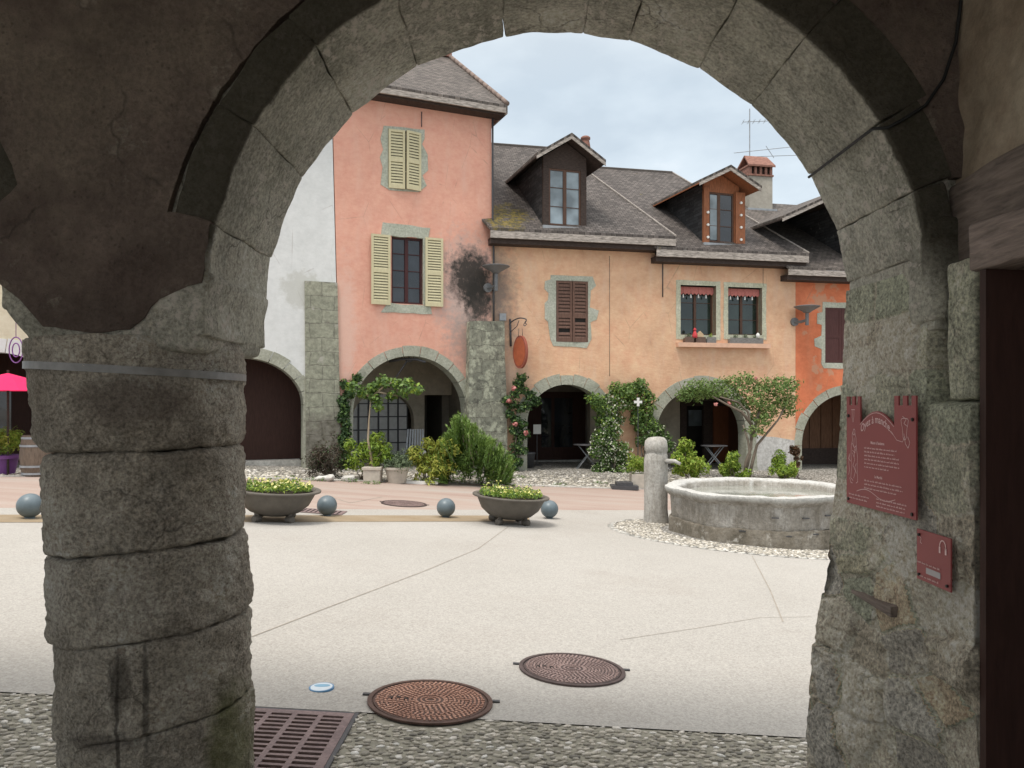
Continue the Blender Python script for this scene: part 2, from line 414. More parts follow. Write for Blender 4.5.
class Fac:
    def __init__(s, X0, Y0, ang): s.X0, s.Y0, s.a = X0, Y0, R(ang); s.D = Vector((math.cos(s.a), math.sin(s.a), 0)); s.Nv = Vector((math.sin(s.a), -math.cos(s.a), 0))
    def S(s, px, py, d=0):
        u = (px - HX) / F_; o = Vector((s.X0, s.Y0, 0)) + s.Nv * d
        t = (s.Nv.x * o.x + s.Nv.y * o.y) / (s.Nv.x * u + s.Nv.y)
        X = u * t; sv = (X - o.x) * s.D.x + (t - o.y) * s.D.y
        return sv, CZ - (py - HY) / F_ * t
    def w(s, sv, z, d=0):
        return Vector((s.X0, s.Y0, 0)) + s.D * sv + s.Nv * d + Vector((0, 0, z))
    def pts(s, l, d=0): return [s.S(x, y, d) for x, y in l]
    def bx(s, mb, s0, s1, z0, z1, d0, d1, c=None):
        mb.hexa([s.w(a, z, d) for z in (z0, z1) for d in (d0, d1) for a in (s0, s1)] if True else 0, c); return mb
FP = Fac(-.566, 21.5, 23)      # cream / white / pink fronts
FO = Fac(-.566, 21.5, 12)      # orange / red fronts
# ------------------------------------------------------------------ materials used
M['concrete'] = (lambda m: (m.col(m.mix(.5, m.mix(.35, m.mix(m.math('MULTIPLY', m.ramp(m.noise(.7, 7, .65), [(.5, g3(0)), (.72, g3(1))]), .5), m.ramp(m.noise(.35, 6, .6), [(.3, (.345, .328, .30)), (.7, (.405, .388, .36))]), (.29, .265, .235)),
    m.ramp(m.noise(110, 4, .8), [(.36, g3(.27)), (.64, g3(.73))]), 'OVERLAY'), m.ramp(m.voro(80, out='Color'), [(0, g3(.33)), (1, g3(.67))]), 'OVERLAY')), m.bump(m.noise(150, 3, .7), .35, .004), m.m)[-1])(Mat('exposed_concrete', .85, .2))
M['pinkpave'] = (lambda m: (m.col(m.mix(.35, m.ramp(m.noise(1.2, 6, .6, src=m.map((.25, 1.6, 1), rot=(0, 0, R(-20)))), [(.3, (.32, .235, .20)), (.52, (.37, .295, .255)), (.72, (.375, .335, .30))]),
    m.ramp(m.noise(60, 4, .8), [(.3, g3(.3)), (.7, g3(.7))]), 'OVERLAY')), m.bump(m.noise(70, 4, .7), .3, .006), m.m)[-1])(Mat('pink_paving', .85, .2))
def gravelmat(name, sc, c1, c2, gap):
    m = Mat(name, .8, .3); v = m.voro(sc); cc = m.voro(sc, out='Color')
    bw = m.node('ShaderNodeRGBToBW'); m.link(cc, bw.inputs[0])
    c = m.ramp(bw.outputs[0], [(.2, c1), (.5, scale_c(c2, .7)), (.8, c2)])
    c = m.mix(m.ramp(v, [(.42, g3(0)), (.62, g3(1))]), c, gap)
    c = m.mix(.3, c, m.ramp(m.noise(1.2, 5, .6), [(.3, g3(.3)), (.7, g3(.7))]), 'OVERLAY')
    m.col(c); m.bump(m.math('MULTIPLY', v, -1), .8, .02); return m.m
M['gravel'] = gravelmat('cobble_gravel', 22, (.21, .20, .18), (.50, .475, .435), (.13, .12, .10))
M['finegravel'] = gravelmat('small_cobbles', 30, (.21, .205, .19), (.52, .51, .475), (.13, .12, .11))
M['earth'] = simple('packed_earth', (.26, .245, .20), .95, .3, 20, .5, 60)
M['wetline'] = (lambda m: (m.col(m.mix(.5, m.ramp(m.noise(2.5, 6, .65), [(.3, (.24, .18, .11)), (.7, (.31, .25, .175))]), m.ramp(m.noise(80, 4, .8), [(.3, g3(.3)), (.7, g3(.7))]), 'OVERLAY')), m.m)[-1])(Mat('stained_channel', .8, .3))
M['joint'] = simple('joint_filler', (.30, .27, .23), .9, .2)
M['kerb'] = stone('kerb_stone', [(.28, .27, .25), (.40, .39, .36), (.5, .49, .46)], bs=12)
mc = Mat('green_sandstone', .95, .15); n_ = mc.noise(2.2, 6, .62)
c_ = mc.ramp(n_, [(.3, (.33, .32, .26)), (.5, (.46, .44, .37)), (.7, (.58, .55, .47))]); t_ = mc.math('ADD', mc.math('MULTIPLY', mc.tone(), .7), .65); c_ = mc.mix(1, c_, t_, 'MULTIPLY')
c_ = nearstone(mc, c_, 20, .72, .035, 40)
fl_ = mc.math('MULTIPLY', mc.ramp(mc.noise(26, 8, .74, src=mc.map((1, .6, 1))), [(.54, g3(0)), (.59, g3(1))]), mc.ramp(mc.noise(2.6, 4, .6), [(.44, g3(0)), (.54, g3(1))]))
c_ = mc.mix(mc.math('MULTIPLY', fl_, .8), c_, (.72, .66, .59)); mc.bump(fl_, .4, .006)
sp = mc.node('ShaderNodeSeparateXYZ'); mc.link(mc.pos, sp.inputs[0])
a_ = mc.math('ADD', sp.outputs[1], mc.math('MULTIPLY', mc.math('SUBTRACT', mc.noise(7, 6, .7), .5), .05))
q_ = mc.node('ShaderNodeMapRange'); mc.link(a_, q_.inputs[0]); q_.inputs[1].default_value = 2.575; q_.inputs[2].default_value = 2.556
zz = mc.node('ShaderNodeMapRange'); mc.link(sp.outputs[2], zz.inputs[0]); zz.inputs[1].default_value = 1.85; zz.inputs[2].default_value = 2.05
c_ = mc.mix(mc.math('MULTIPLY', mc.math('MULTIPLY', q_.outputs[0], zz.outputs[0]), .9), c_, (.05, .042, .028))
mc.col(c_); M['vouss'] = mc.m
mc = Mat('grey_column_stone', .95, .15); n_ = mc.noise(2.6, 6, .62)
c_ = mc.ramp(n_, [(.3, (.34, .295, .24)), (.5, (.48, .43, .36)), (.7, (.60, .55, .475))])
c_ = nearstone(mc, c_, 26, .85, .045, 60)
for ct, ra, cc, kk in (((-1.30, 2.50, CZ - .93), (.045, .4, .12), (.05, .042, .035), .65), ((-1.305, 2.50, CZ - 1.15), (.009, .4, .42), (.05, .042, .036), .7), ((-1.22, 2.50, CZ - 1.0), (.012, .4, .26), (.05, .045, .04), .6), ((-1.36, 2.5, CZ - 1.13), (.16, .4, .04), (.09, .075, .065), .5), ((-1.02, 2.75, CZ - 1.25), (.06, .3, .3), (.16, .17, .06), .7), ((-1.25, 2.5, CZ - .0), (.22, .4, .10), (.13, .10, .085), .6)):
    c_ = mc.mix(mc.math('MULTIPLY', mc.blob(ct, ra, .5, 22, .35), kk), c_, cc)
mc.col(c_); M['column'] = mc.m
mq = Mat('soot_brown_plaster', .95, .1)
c_ = mq.ramp(mq.noise(.9, 7, .6), [(.3, (.15, .112, .094)), (.5, (.20, .155, .13)), (.7, (.25, .205, .16))])
c_ = mq.mix(mq.ramp(mq.noise(1.5, 8, .7), [(.52, g3(0)), (.60, g3(.75))]), c_, (.135, .10, .085))
c_ = mq.mix(mq.ramp(mq.noise(4.5, 9, .74, src=mq.map(loc=(2, 2, 8))), [(.60, g3(0)), (.64, g3(.7))]), c_, (.32, .28, .23))
c_ = nearstone(mq, c_, 15, .38, .06, 45, 1.5); mq.col(c_); M['brownplaster'] = mq.m
M['sideplaster'] = (lambda m: (m.col(m.mix(.5, m.ramp(m.noise(2.2, 7, .65), [(.3, (.21, .155, .11)), (.55, (.32, .265, .20)), (.72, (.42, .37, .29))]),
    m.ramp(m.noise(14, 8, .72), [(.3, g3(.25)), (.7, g3(.75))]), 'OVERLAY')), m.bump(m.noise(9, 8, .7), .7, .02), m.m)[-1])(Mat('rough_side_plaster', .95, .1))
M['beam'] = wood('old_grey_beam', (.17, .135, .115), (12, 1.6, 12), .5, .85, .9)
M['bounceplaster'] = simple('pale_bounce_plaster', (.72, .70, .66), .9, .08, 3, .3, 30)  # pale so the unseen arcade surfaces bounce light inside
M['lintelwood'] = wood('weathered_lintel_wood', (.24, .19, .165), (14, 1.6, 14), .45, .85, 1.0)
M['doorwood'] = wood('red_brown_door', (.045, .021, .016), (9, 9, 1.2), .25, .7, .2)
M['iron'] = simple('dark_iron', (.06, .06, .065), .55, .25, 20, .1, spec=.5)
M['strap'] = simple('grey_metal_strap', (.22, .215, .21), .5, .2, 20, .15, spec=.5)
M['blackcable'] = simple('black_cable', (.012, .012, .012), .6, .1)
# ------------------------------------------------------------------ ground
bg_ = MB(); bg_.add([(-150, -60, -1.75), (150, -60, -1.75), (150, 250, -1.75), (-150, 250, -1.75)], [(0, 1, 2, 3)])
tag(bg_.build('ground', M['earth']), kind='structure')
CE = 3.77
sheet('arcade_floor', lambda X: (.6, CE - .0), -9, 9, 60, 20, M['earth'], -.006)
sheet('rear_bounce_floor', lambda X: (-16.0, .6), -14, 9, 60, 20, M['concrete'], -.006)  # unseen pale floor added to bounce light in through the rear opening
sheet('concrete_square', lambda X: (CE, Yb(X) + .85), -16, 22, 120, 30, M['concrete'])
sheet('pink_pavement', lambda X: (Yb(X) + .85, Fy(X) - 3.0), -16, 22, 120, 8, M['pinkpave'])
sheet('cobble_verge', lambda X: (Fy(X) - 3.0, Fy(X) + 4.2), -16, 22, 120, 16, M['gravel'])
sheet('drainage_channel', lambda X: (Yb(X) - .78, Yb(X) + .1), -9, .3, 60, 2, M['wetline'], .004)
kb = MB()
rk = random.Random(3); X = -13.0
while X < 12:
    ln = rk.uniform(.55, 1.1); X1 = X + ln - .012
    ya, yb_ = Fy(X) - 3.0, Fy(X1) - 3.0
    za, zb = G(X, ya), G(X1, yb_); h = rk.uniform(.012, .03)
    kb.hexa([(X, ya - .09, za - .1), (X1, yb_ - .09, zb - .1), (X, ya + .07, za - .1), (X1, yb_ + .07, zb - .1), (X, ya - .09, za + h), (X1, yb_ - .09, zb + h), (X, ya + .07, za + h), (X1, yb_ + .07, zb + h)], c=rk.uniform(.3, .8))
    X += ln
tag(kb.build('pavement_edging', M['kerb']), kind='structure')
def joint(pix, wd=.012):
    pts = [ghit(*p) for p in pix]; mb = MB()
    for a, b in zip(pts, pts[1:]):
        n = max(2, int((b - a).length / .5)); t = (b - a).normalized(); s_ = Vector((-t.y, t.x, 0)) * wd / 2
        for i in range(n):
            p, q = a.lerp(b, i / n), a.lerp(b, (i + 1) / n)
            V = [Vector((v.x, v.y, G(v.x, v.y) + .003)) for v in (p - s_, p + s_, q + s_, q - s_)]
            mb.add(V, [(0, 1, 2, 3)])
    tag(mb.build('expansion_joint', M['joint']), kind='structure')
joint([(252, 637), (330, 607), (420, 573), (478, 549), (508, 527)])
joint([(752, 556), (770, 590), (783, 622)])
joint([(620, 640), (700, 628), (760, 618), (812, 617)], .006)
joint([(330, 497), (350, 503), (382, 497)], .02)
# pebbles laid on edge between the columns and the concrete
def ico():
    import bmesh
    b = bmesh.new(); bmesh.ops.create_icosphere(b, subdivisions=1, radius=1)
    V = np.array([v.co[:] for v in b.verts]); Fs = np.array([[v.index for v in f.verts] for f in b.faces]); b.free(); return V, Fs
IV, IF = ico()
def pebbles(name, pts, r0, r1, mat, ang=None, sq=.45, sink=.25, asp=1.5):
    n = len(pts); rr = rng.uniform(r0, r1, n); a = rng.normal(0, .45, n) + (ang if ang is not None else 0)
    V = np.repeat(IV[None], n, 0).copy()
    V[:, :, 0] *= (rr * rng.uniform(1.0, asp, n))[:, None]; V[:, :, 1] *= (rr * rng.uniform(.6, .95, n))[:, None]; V[:, :, 2] *= (rr * rng.uniform(sq * .8, sq * 1.3, n))[:, None]
    V *= (1 + rng.normal(0, .05, V.shape[:2]))[:, :, None]
    ca, sa = np.cos(a)[:, None], np.sin(a)[:, None]
    x, y = V[:, :, 0] * ca - V[:, :, 1] * sa, V[:, :, 0] * sa + V[:, :, 1] * ca
    V[:, :, 0], V[:, :, 1] = x, y
    V += pts[:, None, :]; V[:, :, 2] += (rr * sq * (1 - 2 * sink))[:, None] * .5
    Fq = (IF[None] + (np.arange(n) * len(IV))[:, None, None]).reshape(-1, 3)
    tone = np.repeat(rng.beta(1.5, 1.6, n), len(IV))
    return npmesh(name, V.reshape(-1, 3), Fq, mat, tone=tone, smooth=True)
mpb = Mat('river_pebbles', .6, .35)
c_ = mpb.ramp(mpb.tone(), [(0, (.15, .14, .12)), (.3, (.28, .26, .22)), (.5, (.40, .37, .31)), (.7, (.52, .48, .41)), (.88, (.66, .63, .58)), (1, (.68, .67, .63))])
mpb.col(mpb.mix(.45, c_, mpb.ramp(mpb.noise(45, 6, .7), [(.3, g3(.3)), (.7, g3(.7))]), 'OVERLAY')); mpb.bump(mpb.noise(120, 4, .7), .3, .003)
M['pebble'] = mpb.m
GX0, GX1, GY0, GY1 = -1.33, -.775, 3.0, 3.735      # drain grate footprint
MH1 = ghit(430.5, 702); MH2 = ghit(572, 670)
pl = []
y = 1.4; row = 0
while y < CE - .005:
    st = .034 if y > 2.7 else .05
    x = -3.9 + (row % 2) * .02
    while x < 1.9:
        X_, Y_ = x + rng.normal(0, .009), y + rng.normal(0, .008) + .012 * math.sin(x * 3.0 + y)
        ok = not (GX0 - .01 < X_ < GX1 + .01 and GY0 - .01 < Y_ < GY1 + .03) and (X_ - MH1.x) ** 2 + (Y_ - MH1.y) ** 2 > .36 ** 2 and Y_ < CE
        if ok: pl.append((X_, Y_, G(X_, Y_) - .006))
        x += st * 1.28
    y += st * .86; row += 1
tag(pebbles('pebble_paving', np.array(pl), .0115, .021, M['pebble'], ang=.1, sq=.42, sink=.30), kind='stuff')
# loose small stones over the verge
pv = []
for i in range(5200):
    X_ = rng.uniform(-11, 7.5); f = Fy(X_); Y_ = f - 2.95 + abs(rng.normal(0, 1.1)); 
    if Y_ < f + 1.5: pv.append((X_, Y_, G(X_, Y_)))
tag(pebbles('loose_gravel', np.array(pv), .018, .05, M['pebble'], sq=.6, sink=.2), kind='stuff')

# ------------------------------------------------------------------ the arcade we stand in
YN, YF = 2.55, 3.15
def pz(px, py, Y=YN): return ((px - HX) / F_ * Y, CZ - (py - HY) / F_ * Y)
AC, AZ = .172, CZ + .305
aw = thing('arcade_wall', (0, 2.85, 0), 'sooty brown plaster arcade wall framing the view with its ring of green stone voussoirs', 'wall')
JT = [-3, 9, 18.9, 30.7, 48.5, 60.8, 75.4, 84.3, 99.6, 117.5, 133, 149, 166, 184]
def rin(th):   # slightly flattened on the left side
    return 1.237 - .032 * max(0, -math.cos(th)) + .006 * math.sin(3.3 * th)
rks = random.Random(11)
ROUT = []
NAP = {}
for i, (a, b) in enumerate(zip(JT, JT[1:])):
    ta, tb = R(a), R(b); tm = (ta + tb) / 2
    ro = 1.40 + rks.uniform(-.03, .03) if b < 90 else 1.365 + rks.uniform(-.02, .015)
    if i <= 1: ro = 1.33
    ROUT.append((ta, tb, ro)); ri0 = 1.237
    doff = rks.uniform(-.003, .003)
    hw = (tb - ta) / 2 * 1.25 + .0005; hr = (ro - 1.23) / 2; hy = (YF - YN) / 2 + .008
    def fm(x, y, z, tm=tm, hw=hw, hr=hr, doff=doff, i=i):
        th = tm + x / 1.25; r = rin(th) + doff + hr + z
        # the far lip sags a little between joints
        r -= .006 * (1 - (x / hw) ** 2) * (1 if z < 0 else 0) * (.4 + .6 * (y > 0))
        return (AC + r * math.cos(th), 2.85 + y, AZ + r * math.sin(th))
    mb = MB(); mb.rblock((hw, hy, hr), fm, rr=.009, res=.014, amp=.008, freq=6, c=rks.uniform(.38, .62), seed=i)
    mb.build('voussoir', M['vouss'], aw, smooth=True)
# left neighbour arch
AC2 = -2.95; 
for i, (a, b) in enumerate(zip([0, 16, 33, 52, 72, 92, 112, 132, 150, 166], [16, 33, 52, 72, 92, 112, 132, 150, 166, 184])):
    ta, tb = R(a), R(b); tm = (ta + tb) / 2; ro = 1.365; hw = (tb - ta) / 2 * 1.25 - .003; hr = (ro - 1.23) / 2
    def fm(x, y, z, tm=tm, hr=hr):
        th = tm + x / 1.25; r = 1.235 + hr + z
        return (AC2 + r * math.cos(th), 2.85 + y, AZ + r * math.sin(th))
    mb = MB(); mb.rblock((hw, .305, hr), fm, rr=.02, res=.04, amp=.007, freq=7, c=rks.uniform(.35, .65), seed=30 + i)
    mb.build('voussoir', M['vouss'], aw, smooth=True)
def arcpts(cx, r, a0, a1, n): return [(cx + r * math.cos(R(a0 + (a1 - a0) * k / n)), AZ + r * math.sin(R(a0 + (a1 - a0) * k / n))) for k in range(n + 1)]
frw = lambda s_, z, d: Vector((s_, d, z))
TOPZ = CZ + 2.35
# masonry core with the two openings cut out
core = [(-6.2, TOPZ), (-6.2, -.5), (-4.4, -.5)] + [(-4.4 + .1, AZ - .2)] + arcpts(AC2, 1.31, 178, 2, 30) + [(-1.60, CZ + .21), (-1.09, CZ + .21)] + arcpts(AC, 1.30, 177, 2, 40) + [(1.55, AZ - .1), (1.55, TOPZ)]
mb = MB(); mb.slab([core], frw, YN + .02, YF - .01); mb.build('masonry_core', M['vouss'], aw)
# springer stones over the column
def grid_block(mb, x0, x1, y0, y1, z0, z1, rr, res, amp, freq, c, seed, warp=None):
    cx, cy, cz = (x0 + x1) / 2, (y0 + y1) / 2, (z0 + z1) / 2
    def f(x, y, z):
        p = [cx + x, cy + y, cz + z]
        return warp(*p) if warp else p
    mb.rblock(((x1 - x0) / 2, (y1 - y0) / 2, (z1 - z0) / 2), f, rr, res, amp, freq, c, seed)
def spw(x, y, z):
    k = (z - (CZ + .17)) / .32      # flares upward to both sides
    k = max(0, k)
    if x > -1.33: x += (.055 * k ** 2 + .005) * (x + 1.33) / .28
    else: x += -.115 * min(1, k / .45) ** 1.2 * (-1.33 - x) / .28
    return (x, y, z)
mb = MB(); grid_block(mb, -1.60, -1.045, YN - .004, YF + .01, CZ + .175, CZ + .44, .03, .022, .009, 6, .5, 50, spw)
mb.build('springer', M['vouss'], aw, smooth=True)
# plaster skin, edge following the ring and the springer
ring = []
for ta, tb, ro in reversed(ROUT[2:]):
    if math.degrees(tb) > 170: continue
    n = 5
    ring += [(AC + (ro - .004) * math.cos(tb - (tb - ta) * k / n), AZ + (ro - .004) * math.sin(tb - (tb - ta) * k / n)) for k in range(n + 1)]
edgeL = [pz(0, 283), pz(22, 300), pz(45, 327), pz(78, 331), pz(131, 330), pz(146, 318), pz(160, 300), pz(180, 291), pz(203, 283), pz(206, 255), pz(211, 222), pz(190, 216)]
ringL = [(AC2 + 1.365 * math.cos(R(a)), AZ + 1.365 * math.sin(R(a))) for a in range(178, 15, -5)]
pl_out = [(-6.2, TOPZ - .01), (-6.2, AZ)] + ringL + [(AC2 + 1.24 * math.cos(R(15)), AZ + 1.24 * math.sin(R(15)))] + edgeL + ring + [(1.55, ring[-1][1] - .01), (1.55, TOPZ - .01)]
# roughen the outline a little
rp = []
for k, (a, b) in enumerate(zip(pl_out, pl_out[1:] + pl_out[:1])):
    rp.append(a); d = math.dist(a, b)
    if d > .05 and abs(a[0]) < 4 and a[1] < 4 and b[1] < 4:
        m_ = int(d / .035)
        for q in range(1, m_):
            t = q / m_; nx = noise.noise(Vector((a[0] + (b[0] - a[0]) * t, a[1] + (b[1] - a[1]) * t, 3)) * 14) * .012
            rp.append((a[0] + (b[0] - a[0]) * t + nx, a[1] + (b[1] - a[1]) * t - nx))
mb = MB(); mb.slab([rp], frw, YN - .012, YN + .03); mb.build('plaster_face', M['brownplaster'], aw)
# outer plaster side of the wall, seen only from the square
mb = MB(); mb.slab([[(-6.2, TOPZ), (-6.2, AZ)] + arcpts(AC2, 1.375, 178, 2, 24) + [(-1.5, AZ - .0), (-1.2, AZ)] + arcpts(AC, 1.38, 177, 2, 30) + [(1.7, AZ - .2), (1.7, TOPZ)]], frw, YF - .012, YF + .012)
mb.build('outer_plaster', M['sideplaster'], aw)
# arcade shell: unseen pale back wall and ceiling bounce light, rear opening added
mb = MB(); mb.slab([[(-9, TOPZ), (-9, -.3), (-8.2, -.3), (-8.2, 3.6), (1.45, 3.6), (1.45, -.3), (1.9, -.3), (1.9, TOPZ)]], lambda a, z, d: Vector((a, d, z)), -2.6, -2.9)
tag(mb.build('arcade_back_wall', M['bounceplaster'], origin=(-2, -2.7, 0)), 'unseen pale back wall behind the viewpoint with a wide opening added to let light in', 'wall')
mb = MB(); mb.box((-6.4, -2.6, CZ + 1.95), (1.9, YN - .02, CZ + 2.2)); 
tag(mb.build('arcade_ceiling', M['bounceplaster'], origin=(-2, .5, CZ + 2)), 'low unseen ceiling over the arcade walkway, made pale to bounce light', 'ceiling')

# the column: five rough drums
cl = thing('stone_column', (-1.40, 2.85, G(-1.4, 2.85)), 'thick round column of five rough grey stone drums in the left foreground', 'column')
def zpx(py, Y=2.85): return CZ - (py - HY) / F_ * Y
def drum(zt, zb, tt, tb, prof, seed, ctop, cbot, tone):
    """zt, zb: height at the axis, tt, tb: tilt (dz/dx), prof: radius by t 0 (top) .. 1"""
    n, m_ = 190, max(14, int((zt - zb) / .0095)); V = []; Fs = []
    for j in range(m_ + 1):
        t = j / m_; r0 = np.interp(t, [p[0] for p in prof], [p[1] for p in prof]); cx = ctop + (cbot - ctop) * t
        for k in range(n):
            an = 2 * math.pi * k / n; x = r0 * math.cos(an); y = r0 * math.sin(an)
            tilt = tt * (1 - t) + tb * t
            z = zt + (zb - zt) * t + tilt * x
            if seed == 4: z += -.018 * math.exp(-((x + .2) / .12) ** 2) * t * (y < 0)
            p = Vector((x, y, z)); nn = Vector((math.cos(an), math.sin(an), 0))
            q = Vector((x, y, z)) + Vector((seed * 5, 0, 0))
            dd = noise.fractal(q * 4, .8, 2.2, 3) * .012 + noise.fractal(q * 11, .9, 2.1, 3) * .0065 + noise.fractal(q * 30, .9, 2.1, 4) * .0075 - .010 * max(0, noise.noise(q * 12) - .35) * 3
            p += nn * dd + Vector((cx, 2.85, 0)); p.z += noise.noise(Vector((x * 5 + seed, y * 5, seed))) * .010 + noise.noise(Vector((x * 22 + seed, y * 22, seed))) * .008
            V.append(p)
    for j in range(m_):
        for k in range(n):
            k2 = (k + 1) % n; Fs.append((j * n + k, (j + 1) * n + k, (j + 1) * n + k2, j * n + k2))
    Fs.append(tuple(range(n))); Fs.append(tuple(m_ * n + k for k in range(n - 1, -1, -1)))
    mb = MB(); mb.add(V, Fs, c=tone); mb.build('drum', M['column'], cl, smooth=True, auto=60)
edge = lambda R_: [(0, R_ - .028), (.03, R_ - .008), (.09, R_), (.9, R_), (.965, R_ - .008), (1, R_ - .028)]
drum(zpx(343), zpx(447.2) , 0, -.02 * -1, [(0, .36), (.02, .366), (.25, .368), (.6, .360), (.85, .348), (.965, .336), (1, .316)], 1, -1.395, -1.372, .52)
drum(zpx(447.8), zpx(539.4), .02, .075, [(0, .314), (.035, .331), (.1, .338), (.5, .340), (.9, .339), (.97, .334), (1, .318)], 2, -1.362, -1.360, .5)
drum(zpx(540.2), zpx(619.2), .075, .10, [(0, .318), (.03, .336), (.08, .341), (.88, .342), (.985, .341), (1, .331)], 3, -1.352, -1.342, .55)
drum(zpx(620), zpx(704.2), .10, .14, [(0, .325), (.02, .332), (.1, .335), (.9, .338), (.985, .337), (1, .328)], 4, -1.332, -1.330, .5)
drum(zpx(705), G(-1.4, 2.85) - .05, .14, 0, [(0, .326), (.02, .331), (.1, .332), (.9, .336), (1, .338)], 5, -1.322, -1.32, .5)
sb = MB(); n = 64
V = []
for k in range(n):
    an = 2 * math.pi * k / n
    for (r_, z_) in ((.364, -.013), (.374, -.013), (.374, .013), (.364, .013)):
        V.append((-1.392 + r_ * math.cos(an), 2.85 + r_ * math.sin(an), zpx(372) + z_ - .02 * math.cos(an)))
sb.add(V, [(k * 4 + a, k * 4 + (a + 1) % 4, ((k + 1) % n) * 4 + (a + 1) % 4, ((k + 1) % n) * 4 + a) for k in range(n) for a in range(4)])
sb.build('strap', M['strap'], cl)
# second column further left, carrying the next arch
cl2 = MB(); cl2.lathe([(.38, G(-4.5, 2.85) - .1), (.37, CZ - .2), (.40, CZ), (.39, CZ + .22)], 40, (-4.5, 2.85, 0))
o = cl2.build('stone_column', M['column'], origin=(-4.5, 2.85, 0), smooth=True); tag(o, 'further round stone column at the far left end of the arcade, outside the picture', 'column')

# ------------------------------------------------------------------ right pier: big irregular stones
pr = thing('stone_pier', (1.5, 2.8, G(1.5, 2.8)), 'rough pier of large mixed stones on the right carrying two dark red notice boards', 'pier')
mpier = Mat('pier_rubble', .93, .2)
at = mpier.tone()
cst = mpier.ramp(at, [(0, (.36, .32, .26)), (.2, (.50, .45, .37)), (.38, (.58, .54, .46)), (.52, (.43, .43, .345)), (.64, (.37, .39, .31)), (.76, (.55, .44, .31)), (.88, (.48, .46, .42)), (1, (.34, .31, .27))])
cst = mpier.mix(mpier.ramp(mpier.noise(4, 7, .7), [(.50, g3(0)), (.62, g3(.75))]), cst, (.66, .61, .52))
c2 = nearstone(mpier, cst, 22, .98, .045, 50, 3.4)
c2 = mpier.mix(1, c2, (1.18, 1.15, 1.10), 'MULTIPLY')
mpier.col(c2)
M['pier'] = mpier.m
PX = [(CZ + .46, 1.385), (CZ + .2, 1.375), (CZ, 1.362), (CZ - .3, 1.345), (CZ - .57, 1.318), (CZ - .9, 1.27), (CZ - 1.235, 1.235), (CZ - 1.7, 1.215)]
zs_, xs_ = [p[0] for p in PX][::-1], [p[1] for p in PX][::-1]
STONES = []   # (y centre, z centre, offset, tone) of the stones of the pier face
rs = random.Random(5)
zc = CZ - 1.75
while zc < CZ + .5:
    hh = rs.uniform(.16, .34); yc = 2.30 + rs.uniform(-.1, .1)
    while yc < 3.3:
        ww = rs.uniform(.14, .42); STONES.append((yc + ww / 2, zc + hh / 2 + rs.uniform(-.05, .05), rs.uniform(-.012, .016), rs.choice([.0, .1, .3, .35, .6, .9, .95]) if zc < CZ - .42 else rs.choice([.48, .52, .58, .62, .5, .35])))
        yc += ww
    zc += hh
STONES += [(2.93, CZ - .62, .012, .68), (2.80, CZ - .72, .0, .78), (2.98, CZ - .55, .01, .66), (2.55, CZ - 1.0, .004, .78), (3.05, CZ - 1.1, .02, .9), (2.75, CZ - 1.3, .0, .2)]
def stonefield(y, z):
    y2 = y + noise.noise(Vector((y * 4, z * 4, 1))) * .05; z2 = z + noise.noise(Vector((y * 4, z * 4, 9))) * .05
    best = []
    for s_ in STONES: best.append(((s_[0] - y2) ** 2 * .8 + (s_[1] - z2) ** 2 * 1.5, s_))
    best.sort(key=lambda q: q[0]); d1, d2 = math.sqrt(best[0][0]), math.sqrt(best[1][0])
    return d2 - d1, best[0][1]
mb = MB(); V = []; Fs = []; C = []
ZB, ZT = G(1.5, 2.8) - .12, CZ + .46
prof = []      # (path) far return, face along -X side, near return
for k in range(9): prof.append(('far', k / 8))
for k in range(1, 102): prof.append(('face', k / 101))
for k in range(1, 22): prof.append(('near', k / 21))
nz_ = 250
for j in range(nz_ + 1):
    z = ZB + (ZT - ZB) * j / nz_; xf = float(np.interp(z, zs_, xs_))
    notch = 0
    for typ, t in prof:
        if typ == 'far': x, y = 1.95 - (1.95 - xf) * t, YF; nn = Vector((0, 1, 0))
        elif typ == 'face':
            y = YF - (YF - 2.33) * t; bt = (YF - y) / (YF - 2.33); x = xf + (1.405 + .035 * (z < CZ - .9) - xf) * min(1, bt * 1.3); nn = Vector((-1, 0, 0))
            if z > CZ - .01 and y < YN + .02: x += .13 * min(1, (z - CZ + .01) / .03) * min(1, (YN + .02 - y) / .02)
        else: x, y = 1.405 + (.13 if z > CZ + .0 else 0) + (1.95 - 1.405 - (.13 if z > CZ else 0)) * t, 2.33; nn = Vector((0, -1, 0))
        if typ == 'face' or typ == 'near':
            g, st = stonefield(y if typ == 'face' else 2.33 - t * .5, z)
            gap = -max(0, 1 - g / .022) * (.006 if z > CZ - .45 else .013); off = st[2] * min(1, g / .03) * (.5 if z > CZ - .45 else 1); tn = st[3] if g > .012 else .40
        else:
            g, st = stonefield(2.3 + x * .6, z); gap = -max(0, 1 - g / .022) * .015; off = st[2]; tn = st[3]
        p = Vector((x, y, z)); rough = noise.fractal(p * 9, .8, 2.1, 4) * (.013 if z < CZ - .45 else .005) + noise.fractal(p * 34, .9, 2.1, 3) * (.0045 if z < CZ - .45 else .002) + noise.fractal(p * 2.2 + Vector((4, 4, 4)), 1, 2, 2) * .015
        calm = .3 if (typ == 'face' and y > 2.4 and CZ - .62 < z < CZ + .06) else 1
        p += nn * (gap + off + rough) * calm
        V.append(p); C.append(tn)
np_ = len(prof)
for j in range(nz_):
    for k in range(np_ - 1): Fs.append((j * np_ + k, j * np_ + k + 1, (j + 1) * np_ + k + 1, (j + 1) * np_ + k))
mb.add(V, Fs, c=C); mb.build('rubble_masonry', M['pier'], pr, smooth=True)
